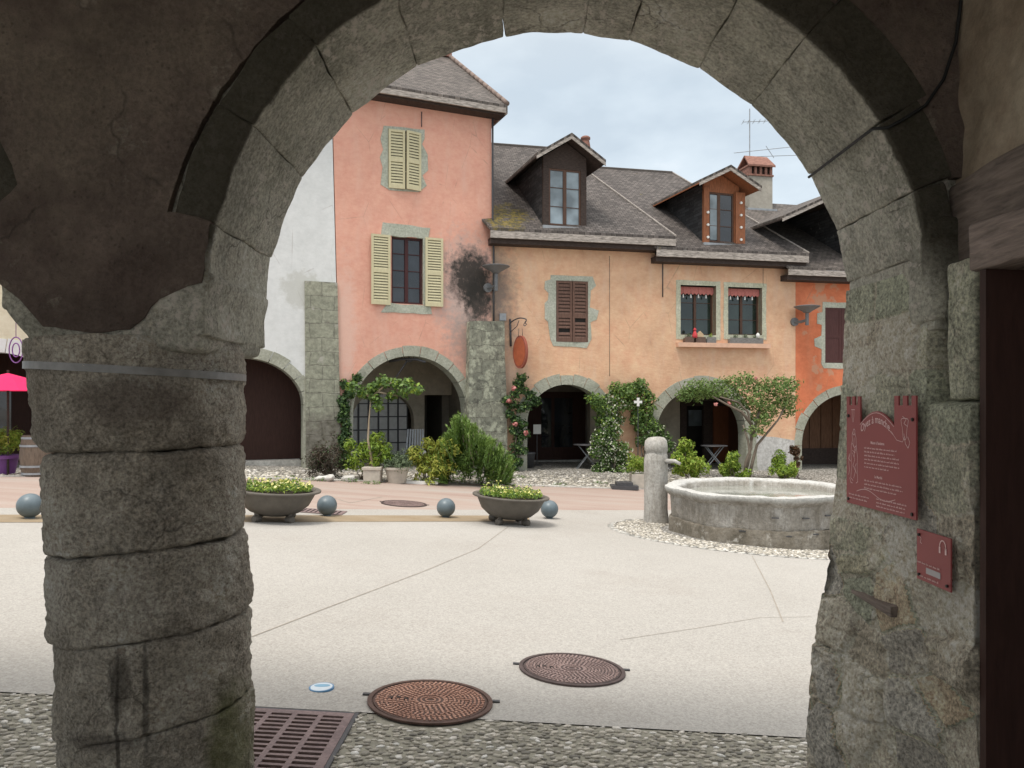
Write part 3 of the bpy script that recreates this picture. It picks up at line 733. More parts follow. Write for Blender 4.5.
# projecting square-cut ledge stone and lintel jamb stub
mb = MB(); grid_block(mb, 1.425, 1.47, 2.345, 2.50, CZ + .0, CZ + .455, .02, .018, .008, 8, .55, 71); mb.build('jamb_stone', M['pier'], pr, smooth=True)
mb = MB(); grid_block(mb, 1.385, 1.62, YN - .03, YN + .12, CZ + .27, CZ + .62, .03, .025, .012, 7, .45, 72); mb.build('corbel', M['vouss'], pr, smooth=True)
# small sharp ledge left by a broken stone
mb = MB(); a = Vector((1.33, 2.98, CZ - .735)); b = Vector((1.345, 2.70, CZ - .73))
mb.hexa([a + Vector((.0, 0, -.012)), a + Vector((.06, 0, -.012)), b + Vector((.0, 0, -.035)), b + Vector((.08, 0, -.035)), a + Vector((-.0, 0, 0)), a + Vector((.06, 0, .01)), b + Vector((-.0, 0, 0)), b + Vector((.08, 0, .01))])
mb.build('ledge', M['beam'], pr)

# side wall with doorway on the right
sw = thing('side_wall', (1.6, 1.0, G(1.6, 1)), 'rough plastered side wall with a dark doorway at the right edge', 'wall')
def sidefr(y, z, d): return Vector((1.50 - d, y, z))
mb = MB(); V = []; Fs = []
ny, nz2 = 60, 60
for i in range(ny + 1):
    for j in range(nz2 + 1):
        y = 2.62 - 2.3 * i / ny; z = CZ + .64 + 1.5 * j / nz2; p = Vector((1.5, y, z)); V.append(p + Vector((-noise.fractal(p * 4, .9, 2, 4) * .02, 0, 0)))
for i in range(ny):
    for j in range(nz2): Fs.append((i * (nz2 + 1) + j, i * (nz2 + 1) + j + 1, (i + 1) * (nz2 + 1) + j + 1, (i + 1) * (nz2 + 1) + j))
mb.add(V, Fs); mb.build('plaster', M['sideplaster'], sw, smooth=True)
mb = MB(); mb.box((1.56, -2.6, -.4), (1.9, .9, TOPZ)); mb.box((1.56, .9, CZ + .5), (1.9, 2.7, TOPZ)); mb.build('masonry', M['sideplaster'], sw)
mb = MB(); grid_block(mb, 1.478, 1.62, .9, 2.62, CZ + .455, CZ + .735, .02, .05, .01, 3, .5, 80, lambda x, y, z: (x, y, z - .02 * math.sin(y * 5))); mb.build('upper_beam', M['beam'], sw, smooth=True)
mb = MB(); grid_block(mb, 1.415, 1.62, .9, 2.36, CZ + .40, CZ + .545, .014, .04, .006, 4, .7, 81, lambda x, y, z: (x, y, z + .0)); mb.build('lintel', M['lintelwood'], sw, smooth=True)
dr = MB(); dr.box((1.68, .9, -.3), (1.74, 2.34, CZ + .42))
for k in range(6): dr.box((1.672, .95 + k * .24, -.25), (1.683, .95 + k * .24 + .225, CZ + .40))
dr.box((1.425, 2.285, G(1.5, 2.3)), (1.72, 2.315, CZ + .40)); dr.build('door', M['doorwood'], sw)  # thin front panel stands in for the dark of the shaded doorway
# black cable over arch
cb = MB(); pts = [pz(957, -40) + (YN - .02,), pz(958, 0) + (YN - .02,), pz(952, 45) + (YN - .022,), pz(940, 82) + (YN - .022,), pz(922, 108) + (YN - .022,), pz(900, 122) + (YN - .02,), pz(886, 129) + (YN - .012,)]
pts = [Vector((a, c, b)) for a, b, c in pts]
for t in (0, .25, .5, .75, .99):
    Y = 2.58 + .56 * t; th = R(30.6); r_ = rin(th) - .02; pts.append(Vector((AC + r_ * math.cos(th), Y, AZ + r_ * math.sin(th))))
cb.tube(pts, [.0058] * len(pts), 8)
o = cb.build('black_cable', M['blackcable'], origin=(1.3, YN, CZ + 1), smooth=True); tag(o, 'thin black cable hanging down and crossing the arch stones at upper right', 'cable')

# notice boards on the pier
M['boardred'] = simple('dark_red_board', (.27, .058, .058), .5, .06, 3, spec=.4)
M['lettering'] = simple('pale_lettering', (.72, .50, .48), .6, .05)
M['whiteprint'] = simple('pale_grey_print', (.42, .38, .38), .6, .15)
M['boltdark'] = simple('dark_bolt', (.02, .015, .015), .4, .1)
def textmesh(txt, size, bold=0):
    cu = bpy.data.curves.new('t', 'FONT'); cu.body = txt; cu.size = size; cu.offset = bold
    ob = bpy.data.objects.new('t', cu); COL.objects.link(ob); dg = bpy.context.evaluated_depsgraph_get(); dg.update()
    me = bpy.data.meshes.new_from_object(ob.evaluated_get(dg)); V = [v.co.copy() for v in me.vertices]; Fs = [tuple(p.vertices) for p in me.polygons]
    bpy.data.objects.remove(ob); bpy.data.curves.remove(cu); bpy.data.meshes.remove(me); return V, Fs
XB = 1.353
def bfr(a, z, d): return Vector((XB + .055 * a - d, 3.05 - .89 * a, CZ + z))      # a: metres from the far edge toward us
nb = thing('notice_board', (XB, 2.84, CZ - .2), 'large dark red information board with two battlement corners on the pier', 'notice board')
W_, ZT_, ZBm = .527, .022, -.402
def crenel(a0, a1):
    n = 5 if a1 - a0 > .1 else 5; w_ = (a1 - a0) / 5; o = []
    for k in range(5):
        zt = ZT_ if k % 2 == 0 else ZT_ - .034
        o += [(a0 + k * w_, zt), (a0 + (k + 1) * w_, zt)]
    return o
out = crenel(0, .118) + [(.118, -.082)] + [(.118 + .262 * t, -.082 + .048 * math.sin(math.pi * t)) for t in [k / 10 for k in range(1, 10)]] + [(.38, -.085)] + crenel(.38, W_) + [(W_, ZBm), (0, ZBm)]
mb = MB(); mb.slab([out], bfr, .010, .004); mb.build('panel', M['boardred'], nb)
lt = MB()
def stroke(pts, wd, d=.0115):
    for (a, b) in zip(pts, pts[1:]):
        ax, az = a; bx_, bz = b; l_ = math.dist(a, b) or 1e-6; nx, nz_2 = -(bz - az) / l_ * wd / 2, (bx_ - ax) / l_ * wd / 2
        lt.add([bfr(ax - nx, az - nz_2, d), bfr(bx_ - nx, bz - nz_2, d), bfr(bx_ + nx, bz + nz_2, d), bfr(ax + nx, az + nz_2, d)], [(0, 1, 2, 3)])
def put_text(txt, size, a0, z0, arc=0, d=.0115, width=None, bold=0, slope=0):
    V, Fs = textmesh(txt, size, bold); mxx = max(v.x for v in V); k = (width / mxx) if width else 1
    lt.add([bfr(a0 + v.x * k, z0 + v.y + (arc * math.sin(math.pi * v.x / mxx) if arc else 0) + slope * v.x, d) for v in V], Fs)
put_text('Oyez à manche...', .040, .125, -.118, arc=.040, width=.25, bold=.0004)
put_text('Maison à l\'ancienne', .015, .205, -.158, width=.105, bold=.0003)
rt = random.Random(9)
def lines(a0, a1, z0, n, dz, short=.3):
    for k in range(n):
        x = a0; end = a1 - (rt.uniform(.1, short) * (a1 - a0) if k == n - 1 else rt.uniform(0, .04))
        while x < end:
            wl = rt.uniform(.008, .028); x2 = min(x + wl, end)
            q = x
            while q < x2 - .001:      # letters as tiny uprights
                h_ = rt.choice([.0042, .0045, .0068]); stroke([(q, z0 - k * dz), (q, z0 - k * dz + h_)], .0016); q += .0034
            stroke([(x, z0 - k * dz + .0022), (x2, z0 - k * dz + .0022)], .0013)
            x = x2 + .006
lines(.155, .42, -.178, 6, .0145)
put_text('Le Marché', .014, .235, -.284, width=.06, bold=.0003)
lines(.155, .455, -.302, 3, .0145)
stroke([(.09 + .3 * t, -.348 + .014 * math.sin(t * 2 * math.pi)) for t in [k / 14 for k in range(15)]], .0022)
lines(.025, .215, -.367, 2, .014); lines(.25, .49, -.363, 3, .0135)
# line drawing of a robed figure and the corner flourishes
fig = [[(.06, -.115), (.052, -.13), (.056, -.15), (.045, -.17), (.042, -.21), (.05, -.25), (.04, -.30), (.06, -.31)], [(.075, -.12), (.085, -.14), (.088, -.18), (.098, -.21), (.095, -.26), (.10, -.31), (.085, -.318)],
       [(.06, -.115), (.067, -.105), (.077, -.112), (.072, -.13), (.06, -.128), (.06, -.115)], [(.05, -.16), (.07, -.18), (.088, -.17), (.075, -.2), (.055, -.19)], [(.055, -.2), (.075, -.225), (.06, -.25), (.08, -.27), (.065, -.30)],
       [(.03, -.205), (.022, -.24), (.03, -.27), (.02, -.29)], [(.04, -.235), (.02, -.225), (.028, -.21)], [(.07, -.14), (.066, -.17), (.075, -.19), (.07, -.215)], [(.088, -.24), (.075, -.255), (.088, -.28)], [(.03, -.30), (.04, -.318), (.055, -.32)]]
for f in fig: stroke(f, .0024)
stroke([(.045, -.03), (.075, -.03)], .002); stroke([(.052, -.03), (.053, -.06), (.06, -.08), (.067, -.058), (.068, -.03)], .002)
sw_ = [(.455 + .022 * math.cos(t) * (1 + .25 * math.sin(3 * t)), -.085 + .038 * math.sin(t * 1.0) + .01 * math.cos(2 * t)) for t in [k * .35 for k in range(19)]]
stroke(sw_, .0022); stroke([(.45, -.11), (.46, -.145), (.478, -.16), (.49, -.14), (.475, -.12)], .0022); stroke([(.36, -.105), (.40, -.135), (.44, -.14), (.455, -.12)], .0018); stroke([(.44, -.05), (.465, -.06), (.45, -.075), (.475, -.085)], .002)
stroke([(.118 + .262 * t, -.088 + .048 * math.sin(math.pi * t)) for t in [k / 12 for k in range(13)]], .002)
lt.build('lettering', M['lettering'], nb)
def bolts(nbx, pts, r=.0065):
    for a, z in pts:
        b_ = MB(); c0 = bfr(a, z, -.005); b_.tube([c0, c0 + Vector((-.0195, 0, 0))], r, 10); b_.build('bolt', M['boltdark'], nbx, smooth=False)
bolts(nb, [(.02, -.055), (.507, -.06), (.018, -.385), (.503, -.385)])
XB = 1.393
def bfr(a, z, d): return Vector((XB - d, 2.60 - a, CZ + z))
nb2 = thing('notice_plate', (XB, 2.5, CZ - .5), 'small dark red plate with a headphone symbol below the large board', 'notice board')
mb = MB(); mb.slab([[(0, -.432), (.2, -.432), (.2, -.602), (0, -.602)]], bfr, .008, .003); mb.build('panel', M['boardred'], nb2)
lt = MB()
stroke([(.158 + .017 * math.cos(t), -.466 + .02 * math.sin(t)) for t in [k * .35 - .3 for k in range(11)]], .004, .0095)
for q in (.141, .175): stroke([(q, -.468), (q, -.489)], .009, .0095)
lines(.012, .185, -.545, 1, .013); lines(.02, .18, -.59, 1, .012)
stroke([(.02, -.455), (.03, -.462), (.024, -.475), (.035, -.478)], .002, .0095)
lt.build('lettering', M['lettering'], nb2)
lt = MB(); stroke([(.06, -.563), (.145, -.563)], .02, .0095); lt.build('pale_strip', M['whiteprint'], nb2)
bolts(nb2, [(.018, -.45), (.185, -.585), (.018, -.585)], .005)
# ------------------------------------------------------------------ houses
ST = FP.w(*FP.S(474, 275), 0); ST2 = FP.w(*FP.S(462, 330), 0); ST3 = FO.w(*FO.S(500, 300), 0); ST4 = FO.w(*FO.S(520, 360), 0)
BLK = (.035, .033, .03)
PS = lambda x, y: tuple(FP.w(*FP.S(x, y)))
M['pinkwall'] = plaster('salmon_plaster', (.70, .37, .28), .06, [(PS(466, 290), (1.15, 1.3, 1.9), (.46, .38, .35), .6, .8), (PS(474, 350), (.95, 1.3, 1.6), (.24, .21, .19), .8, .65), (PS(471, 277), (.80, 1.2, .98), BLK, .5, .95), (PS(479, 298), (.50, 1.2, .95), BLK, .5, .9), (tuple(FP.w(*FP.S(345, 330))), (.35, 1, 2.2), (.70, .50, .42), .6, .6)], streakc=(.71, .46, .375), wave=False, blot=.15)
M['orangewall'] = plaster('apricot_plaster', (.68, .425, .275), .10, [(tuple(ST3 + Vector((-.1, 0, .2))), (.75, 1, 1.9), (.19, .165, .15), .8, .85), (tuple(ST4 + Vector((-.3, 0, -.6))), (.8, 1, 1.6), (.33, .27, .24), .8, .55)], streakc=(.67, .50, .38), wave=True)
M['redwall'] = plaster('vermilion_plaster', (.60, .19, .095), .12, streakc=(.55, .25, .15), patch=((.52, .27, .17), 1.4, .56))
M['whitewall'] = plaster('white_plaster', (.66, .67, .66), .03, [(tuple(FP.w(*FP.S(302, 290))), (.55, 1, .55), (.50, .50, .46), .3, .7)], bump=.15)
M['creamwall'] = plaster('cream_plaster', (.62, .57, .43), .05)
M['archstone'] = stone('pale_green_stone', [(.27, .275, .22), (.34, .345, .28), (.41, .41, .345)], ((.30, .29, .25), .60, 6), ns=2, bump=.4, bs=14)
M['surround'] = stone('window_stone', [(.33, .35, .285), (.385, .40, .33), (.44, .45, .385)], ns=2, bump=.3, bs=14)
M['surround2'] = stone('cream_window_stone', [(.42, .42, .31), (.48, .48, .37), (.54, .54, .43)], ns=2, bump=.25, bs=14)
M['quoin'] = blocks('quoin_blocks', .62, .36, (.32, .32, .25), (.265, .27, .21), (.22, .215, .175), dist=.16, moss=((.42, .40, .36), 2.2, .60), dark=((.16, .145, .125), 3.0, .60), foot=(tuple(FP.w(*FP.S(325, 445))), (1.1, 1.5, 1.0)))
M['buttress'] = blocks('mossy_buttress', .55, .4, (.24, .24, .19), (.19, .195, .155), (.16, .155, .125), dist=.25, moss=((.40, .41, .32), 3.5, .50), dark=((.07, .068, .06), 3.2, .54))
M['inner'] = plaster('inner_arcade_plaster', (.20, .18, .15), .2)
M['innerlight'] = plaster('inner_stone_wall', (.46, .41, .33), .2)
def roofmat(name, c, moss=.70, tw=.16, th=.115, spot=None):
    m = Mat(name, .8, .3); u = m.uv()
    bc, bf = m.brick(u, tw, th, .010, scale_c(c, 1.5), scale_c(c, .7), scale_c(c, .4), dist=.015, ds=5, smooth=.3)
    c1 = m.mix(.45, bc, m.ramp(m.noise(1.1, 7, .7), [(.3, g3(.25)), (.7, g3(.75))]), 'OVERLAY')
    c1 = m.mix(m.ramp(m.noise(6, 6, .7), [(.60, g3(0)), (.72, g3(.5))]), c1, (.30, .29, .26))
    c1 = m.mix(m.ramp(m.noise(2.6, 8, .74), [(moss, g3(0)), (moss + .04, g3(1))]), c1, (.16, .13, .035))
    if spot:
        c1 = m.mix(m.math('MULTIPLY', m.math('MULTIPLY', m.blob(spot[0], spot[1], .4, 3, .8), m.ramp(m.noise(5.5, 7, .7, src=m.map((1, 1, 2.2))), [(.42, g3(0)), (.47, g3(1))])), 1.0), c1, m.ramp(m.noise(9, 4, .6), [(.4, (.06, .055, .03)), (.6, (.20, .15, .03))]))
    m.col(c1)
    m.bump(m.math('MULTIPLY', bf, -1), .7, .02)
    # each course steps down a little
    sp = m.node('ShaderNodeSeparateXYZ'); m.link(u, sp.inputs[0]); q = m.math('FRACT', m.math('DIVIDE', sp.outputs[1], th))
    m.bump(m.math('MULTIPLY', q, -1), .6, .03); m.bump(m.noise(14, 5, .7), .3, .02)
    return m.m
M['mortar'] = simple('pale_ridge_mortar', (.30, .27, .245), .9, .35, 12, .4)
M['slate'] = roofmat('dark_slate', (.088, .076, .070), .655, spot=((-.2, 21.9, 6.75), (.75, 1.6, .75))); M['slate2'] = roofmat('brown_slate', (.105, .090, .080), .72); M['slateside'] = roofmat('slate_cladding', (.04, .04, .042), .9, .5, .16)
M['whitewood'] = wood('peeling_pale_board', (.33, .295, .265), (1.5, 1.5, 9), .7, .85, .4)
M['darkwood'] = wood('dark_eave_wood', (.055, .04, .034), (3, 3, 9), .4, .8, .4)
M['brownwood'] = wood('orange_brown_wood', (.27, .105, .05), (9, 9, 1.5), .35, .6, .3)
M['shutgreen'] = wood('pale_yellow_green_paint', (.56, .51, .33), (6, 6, 1.2), .10, .65, .15)
M['shutbrown'] = wood('brown_shutter_wood', (.14, .08, .06), (8, 8, 1.2), .3, .7, .25)
M['shutred'] = wood('dark_red_shutter_paint', (.075, .030, .028), (8, 8, 1.2), .2, .6, .2)
M['framered'] = wood('dark_red_frame', (.055, .018, .018), (8, 8, 1.2), .15, .5, .1)
M['framebrown'] = wood('brown_frame', (.10, .055, .038), (8, 8, 1.2), .25, .55, .15)
M['glass'] = glassmat('dark_window_glass', (.022, .026, .032)); M['glassgreen'] = glassmat('dark_green_window_glass', (.018, .03, .024)); M['curtain'] = glassmat('pale_curtained_glass', (.24, .29, .32), .12, .6)
M['awning'] = simple('red_white_valance', (.42, .15, .13), .9, .25, 30)
M['whitecloth'] = simple('white_tassel', (.75, .75, .72), .9, .05)
M['sill'] = simple('apricot_sill_paint', (.66, .42, .30), .8, .1, 6, .2)
M['zinc'] = simple('grey_zinc', (.30, .32, .34), .45, .2, 8, spec=.5)
M['tile'] = simple('red_clay_tile', (.25, .125, .095), .85, .3, 9, .3)
M['chimney'] = plaster('chimney_render', (.38, .35, .30), .2)
M['darkhole'] = simple('dark_opening', (.02, .018, .016), .9, .2)
M['grey_lamp'] = simple('grey_lamp_metal', (.15, .155, .16), .5, .15, 10, spec=.5)

def arch_curve(F, pxl, pxr, spy, cry, n=22, d=0):
    """points from right foot to left foot of a round-headed opening given in photo pixels"""
    sl_, zl = F.S(pxl, spy, d); sr, zr = F.S(pxr, spy, d); cm = F.S((pxl + pxr) / 2, cry, d)
    z0 = (zl + zr) / 2; a = (sr - sl_) / 2; h = cm[1] - z0; c = (sl_ + sr) / 2
    return c, z0, a, h
def arch_pts(ar, k=0, n=24, foot=-3):
    c, z0, a, h = ar; a += k; h += k
    return [(c + a, foot)] + [(c + a * math.cos(math.pi * i / n), z0 + h * math.sin(math.pi * i / n)) for i in range(n + 1)] + [(c - a, foot)]
def ring_part(F, house, ar, wd, mat=None, blocks_=11, foot=None, seed=1, dd=.02, zb=-3):
    """arch ring: separate voussoirs as one part each side"""
    r_ = random.Random(seed); c, z0, a, h = ar; mb = MB(); n = blocks_ * 3
    for b in range(blocks_):
        t0, t1 = math.pi * b / blocks_, math.pi * (b + 1) / blocks_; w_ = wd * r_.uniform(.9, 1.18); lo = []; hi = []
        for q in range(4):
            t = t0 + (t1 - t0) * q / 3 + (.006 if q == 0 else -.006 if q == 3 else 0)
            lo.append((c + (a + .0) * math.cos(t), z0 + h * math.sin(t))); hi.append((c + (a + w_) * math.cos(t), z0 + (h + w_) * math.sin(t)))
        mb.slab([lo + hi[::-1]], F.w, dd + r_.uniform(-.004, .004), -.48)
    for sgn in (-1, 1):
        z = z0
        while z > zb:
            hh = r_.uniform(.28, .45); w_ = wd * r_.uniform(.95, 1.2)
            x0, x1 = sorted((c + sgn * a, c + sgn * (a + w_)))
            mb.slab([[(x0, z - hh + .006), (x1, z - hh + .006), (x1, z), (x0, z)]], F.w, dd + r_.uniform(-.004, .004), -.48); z -= hh
    return mb.build('arch_ring', mat or M['archstone'], house)
def wobble(poly, amp=.03, step=.12, seed=0):
    o = []
    for a, b in zip(poly, poly[1:] + poly[:1]):
        m_ = max(1, int(math.dist(a, b) / step))
        for q in range(m_):
            t = q / m_; x, y = a[0] + (b[0] - a[0]) * t, a[1] + (b[1] - a[1]) * t
            o.append((x + noise.noise(Vector((x * 2.3, y * 2.3, seed))) * amp, y + noise.noise(Vector((x * 2.3, y * 2.3, seed + 5))) * amp))
    return o
def rect(F, x0, y0, x1, y1, d=0):
    s0, z0 = F.S(x0, y1, d); s1, z1 = F.S(x1, y0, d); s0b, z1b = F.S(x0, y0, d); _, z0b = F.S(x1, y1, d)
    return s0, (z0 + z0b) / 2, s1, (z1 + z1b) / 2
def rp4(r, k=0): s0, z0, s1, z1 = r; return [(s0 - k, z0 - k), (s1 + k, z0 - k), (s1 + k, z1 + k), (s0 - k, z1 + k)]
def shutter(F, parent, s0, s1, z0, z1, d, mat, ang=0, hinge='l', slat=.045, mid=.48, louv=True, broken=()):
    """framed louvred leaf; ang swings it outward about its hinge"""
    hs = s0 if hinge == 'l' else s1
    def fr(s_, z, dd):
        q = s_ - hs; ca, sa = math.cos(ang), math.sin(ang); sg = 1 if hinge == 'l' else -1
        return F.w(hs + q * ca - sg * dd * sa * 1, z, d + abs(q) * sa + dd * ca)
    mb = MB(); t = .032; b = .065
    def bx(a0, a1, b0, b1, c0, c1): mb.hexa([fr(a, z, e_) for z in (b0, b1) for e_ in (c0, c1) for a in (a0, a1)])
    bx(s0, s0 + b, z0, z1, 0, t); bx(s1 - b, s1, z0, z1, 0, t); bx(s0 + b, s1 - b, z1 - b, z1, 0, t); bx(s0 + b, s1 - b, z0, z0 + b * 1.4, 0, t)
    zm = z0 + (z1 - z0) * mid; bx(s0 + b, s1 - b, zm - b * .7, zm + b * .7, 0, t)
    if louv:
        for za, zb in ((z0 + b * 1.4, zm - b * .7), (zm + b * .7, z1 - b)):
            n = max(3, int((zb - za) / slat)); hh = (zb - za) / n
            for k in range(n):
                zc_ = za + k * hh; 
                if (round(zc_ - z0, 2), ) and any(x0 < zc_ - z0 < x1 for x0, x1 in broken): continue
                mb.hexa([fr(a, zc_ + hh * zz + (.0 if e_ > .01 else hh * .55), e_) for zz in (0, .30) for e_ in (.003, t - .005) for a in (s0 + b, s1 - b)])
        bx(s0 + b, s1 - b, z0 + b, z1 - b, -.012, -.004)
    else:
        bx(s0 + b, s1 - b, z0 + b, z1 - b, .003, .02)
    o = mb.build('shutter', mat, parent)
    if louv:
        o.data.materials.append(M['darkhole'])  # black backing face stands in for shade in the gaps between slats
        for p in o.data.polygons[-6:]: p.material_index = 1
    return o
def window(F, house, r, mat, gl, surround=None, sk=.18, nv=1, nh=3, rec=.16, fw=.05, seed=0, bars=.02, name='window', wob=.03, outline=None):
    s0, z0, s1, z1 = r
    fm = MB(); o = rp4(r); inn = rp4((s0 + fw, z0 + fw, s1 - fw, z1 - fw)); fm.slab([o, inn], F.w, -rec, -rec - .06)
    for k in range(nv): x = s0 + (s1 - s0) * (k + 1) / (nv + 1); F.bx(fm, x - fw * .8, x + fw * .8, z0 + fw, z1 - fw, -rec - .055, -rec + .006)
    for k in range(nh - 1):
        z = z0 + (z1 - z0) * (k + 1) / nh; F.bx(fm, s0 + fw * .5, s1 - fw * .5, z - bars / 2, z + bars / 2, -rec - .034, -rec - .008)
    f = fm.build('window', mat, house)
    gb = MB(); F.bx(gb, s0 + fw, s1 - fw, z0 + fw, z1 - fw, -rec - .05, -rec - .035); gb.build('pane', gl, f)
    if surround is not None:
        sb_ = MB(); out_ = wobble(outline, .02, .08, seed) if outline else wobble(rp4(r, sk), wob, .1, seed); sb_.slab([out_, rp4(r)[::1]], F.w, .012, -.22); sb_.build('stone_surround', surround, f)
    return f
ZG = -1.4
def house_wall(F, house, outline, holes, mat, name='front_wall', th=.45):
    mb = MB(); mb.slab([outline] + holes, F.w, 0, -th); return mb.build(name, mat, house)
def top_outline(F, sL, sR, zT, archs, k=.08, zb=-1.5):
    """front outline with arch notches cut up from the ground"""
    o = [(sL, zT), (sL, zb)]
    for ar in sorted(archs, key=lambda q: q[0]):
        pts = arch_pts(ar, k, 24, zb)[::-1]; o += pts
    o += [(sR, zb), (sR, zT)]
    return o
def box_part(F, house, name, mat, s0, s1, z0, z1, d0, d1):
    mb = MB(); mb.slab([[(s0, z0), (s1, z0), (s1, z1), (s0, z1)]], F.w, max(d0, d1), min(d0, d1)); return mb.build(name, mat, house)
def roof_poly(mb, pts, eave_a, eave_b):
    """planar roof facet, uv along the eave and up the slope"""
    o = Vector(eave_a); u = (Vector(eave_b) - o).normalized(); n = (Vector(pts[1]) - Vector(pts[0])).cross(Vector(pts[2]) - Vector(pts[0])).normalized(); v = n.cross(u)
    if v.z < 0: v = -v
    uv = [((Vector(p) - o).dot(u) + 50, (Vector(p) - o).dot(v) + 50) for p in pts]
    mb.add(pts, [tuple(range(len(pts)))], uv)
    lo = [Vector(p) - Vector((0, 0, .07)) for p in pts]
    mb.add(lo, [tuple(range(len(pts) - 1, -1, -1))], uv)
    m_ = len(pts)
    for i in range(m_):
        j = (i + 1) % m_; mb.add([pts[i], pts[j], lo[j], lo[i]], [(0, 1, 2, 3)], [uv[i], uv[j], uv[j], uv[i]])
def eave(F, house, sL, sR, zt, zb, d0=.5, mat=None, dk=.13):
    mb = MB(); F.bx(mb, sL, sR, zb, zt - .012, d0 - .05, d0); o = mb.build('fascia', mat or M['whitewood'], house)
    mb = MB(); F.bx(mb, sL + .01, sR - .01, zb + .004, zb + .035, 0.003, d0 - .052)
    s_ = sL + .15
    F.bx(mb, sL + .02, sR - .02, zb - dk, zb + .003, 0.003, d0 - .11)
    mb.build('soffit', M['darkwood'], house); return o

DEEP = -7.5
# ---- white house --------------------------------------------------------
a_w = arch_curve(FP, 178, 303.5, 405, 357.5)
wh = thing('house', FP.w(FP.S(230, 400)[0], G(-7.3, 18.8)), 'white rendered house with one wide arched doorway and a pale stone corner pier', 'house')
sWL = FP.S(105, 300)[0]; sWR = FP.S(337.5, 300)[0]; zWT = 9.4
ow = top_outline(FP, sWL, sWR, zWT, [a_w]); ow[-1] = (FP.S(331.8, 145)[0] - .01, zWT); ow[-2] = (FP.S(341, 400)[0] + .03, -1.5)
house_wall(FP, wh, ow, [], M['whitewall'])
ring_part(FP, wh, a_w, .26, seed=4)
sQ0, zq = FP.S(304.5, 281); sQ1 = FP.S(341, 400)[0]; sQ1t = FP.S(337, 282)[0]
mb = MB(); mb.slab([[(sQ0, zq), (sQ0 + .04, -1.4), (sQ1 + .02, -1.4), (sQ1t, zq)]], FP.w, .06, -.02); mb.build('corner_pier', M['quoin'], wh)
box_part(FP, wh, 'doors', M['doorwood'], a_w[0] - a_w[2] - .3, a_w[0] + a_w[2] + .3, ZG, a_w[1] + a_w[3] + .3, -.95, -1.05)
box_part(FP, wh, 'door_step', M['kerb'], a_w[0] - a_w[2] - .05, a_w[0] + a_w[2], ZG, G(-7, 19) + .10, -.5, -.94)
box_part(FP, wh, 'side_wall', M['whitewall'], sWL + .01, sWL + .4, ZG, zWT - .02, -.46, DEEP); box_part(FP, wh, 'party_wall', M['inner'], sWR - .4, sWR - .01, ZG, zWT - .02, -.46, DEEP)
box_part(FP, wh, 'rear_wall', M['whitewall'], sWL, sWR, ZG, zWT, DEEP, DEEP - .3)
mb = MB(); e0 = FP.w(sWL - .2, zWT + .1, .5); e1 = FP.w(sWR, zWT + .1, .5); r0 = FP.w(sWL - .2, zWT + 3.4, -4); r1 = FP.w(sWR, zWT + 3.4, -4); b0 = FP.w(sWL - .2, zWT + .1, -8.5); b1 = FP.w(sWR, zWT + .1, -8.5)
roof_poly(mb, [e0, e1, r1, r0], e0, e1); roof_poly(mb, [b1, b0, r0, r1], b1, b0); mb.build('roof', M['slate'], wh)
# ---- cream house far left -------------------------------------------------
a_c = arch_curve(FP, -75, 62, 402, 352)
ch = thing('house', FP.w(FP.S(20, 400)[0], G(-11, 17)), 'cream house with a wide arched shopfront behind the pink parasol', 'house')
sCL = FP.S(-130, 300)[0]
house_wall(FP, ch, top_outline(FP, sCL, sWL - .01, 7.7, [a_c]), [], M['creamwall']); ring_part(FP, ch, a_c, .30, M['whitewall'], seed=8)
box_part(FP, ch, 'shopfront', M['doorwood'], sCL, sWL, ZG, 4.9, -2.2, -2.3)
for q in (-.9, .35): box_part(FP, ch, 'shop_window', M['glass'], a_c[0] + q, a_c[0] + q + .8, G(-11, 17) + .35, G(-11, 17) + 1.9, -2.19, -2.16)
box_part(FP, ch, 'side_wall', M['creamwall'], sCL + .01, sCL + .4, ZG, 7.6, -.46, DEEP); box_part(FP, ch, 'rear_wall', M['creamwall'], sCL, sWL, ZG, 7.6, DEEP, DEEP - .3)
mb = MB(); e0 = FP.w(sCL - .3, 7.75, .5); e1 = FP.w(sWL - .02, 7.75, .5); r0 = FP.w(sCL - .3, 10.5, -4); r1 = FP.w(sWL - .02, 10.5, -4); b0 = FP.w(sCL - .3, 7.75, -8.5); b1 = FP.w(sWL - .02, 7.75, -8.5)
roof_poly(mb, [e0, e1, r1, r0], e0, e1); roof_poly(mb, [b1, b0, r0, r1], b1, b0); mb.build('roof', M['slate'], ch)
# ---- pink house -------------------------------------------------------------
a_p = arch_curve(FP, 353, 466.5, 413, 356)
ph = thing('house', FP.w(FP.S(420, 400)[0], G(-2.5, 20.5)), 'tall salmon pink house with two pale green shuttered windows and a soot stain', 'house')
sPL = FP.S(341, 400)[0]; sPLt = FP.S(332, 145)[0]; sPR = FP.S(491.5, 200)[0]; zPT = 9.70
rU = rect(FP, 388, 131, 421, 189); rM = rect(FP, 391.5, 237, 423, 304)
oo = top_outline(FP, sPLt, sPR, zPT, [a_p]); oo[1] = (sPL + .05, -1.5)
house_wall(FP, ph, oo, [rp4(rU), rp4(rM)], M['pinkwall'])
ring_part(FP, ph, a_p, .27, seed=12)
wU = window(FP, ph, rU, M['shutgreen'], M['glass'], M['surround'], .17, seed=3, rec=.14, outline=FP.pts([(320 + x / 3.84, 40 + y / 3.84) for x, y in ((243, 328), (402, 345), (402, 380), (392, 400), (412, 440), (416, 500), (395, 520), (410, 560), (380, 584), (265, 577), (232, 555), (240, 490), (230, 450), (243, 420), (232, 380))]))
mdl = (rU[0] + rU[2]) / 2
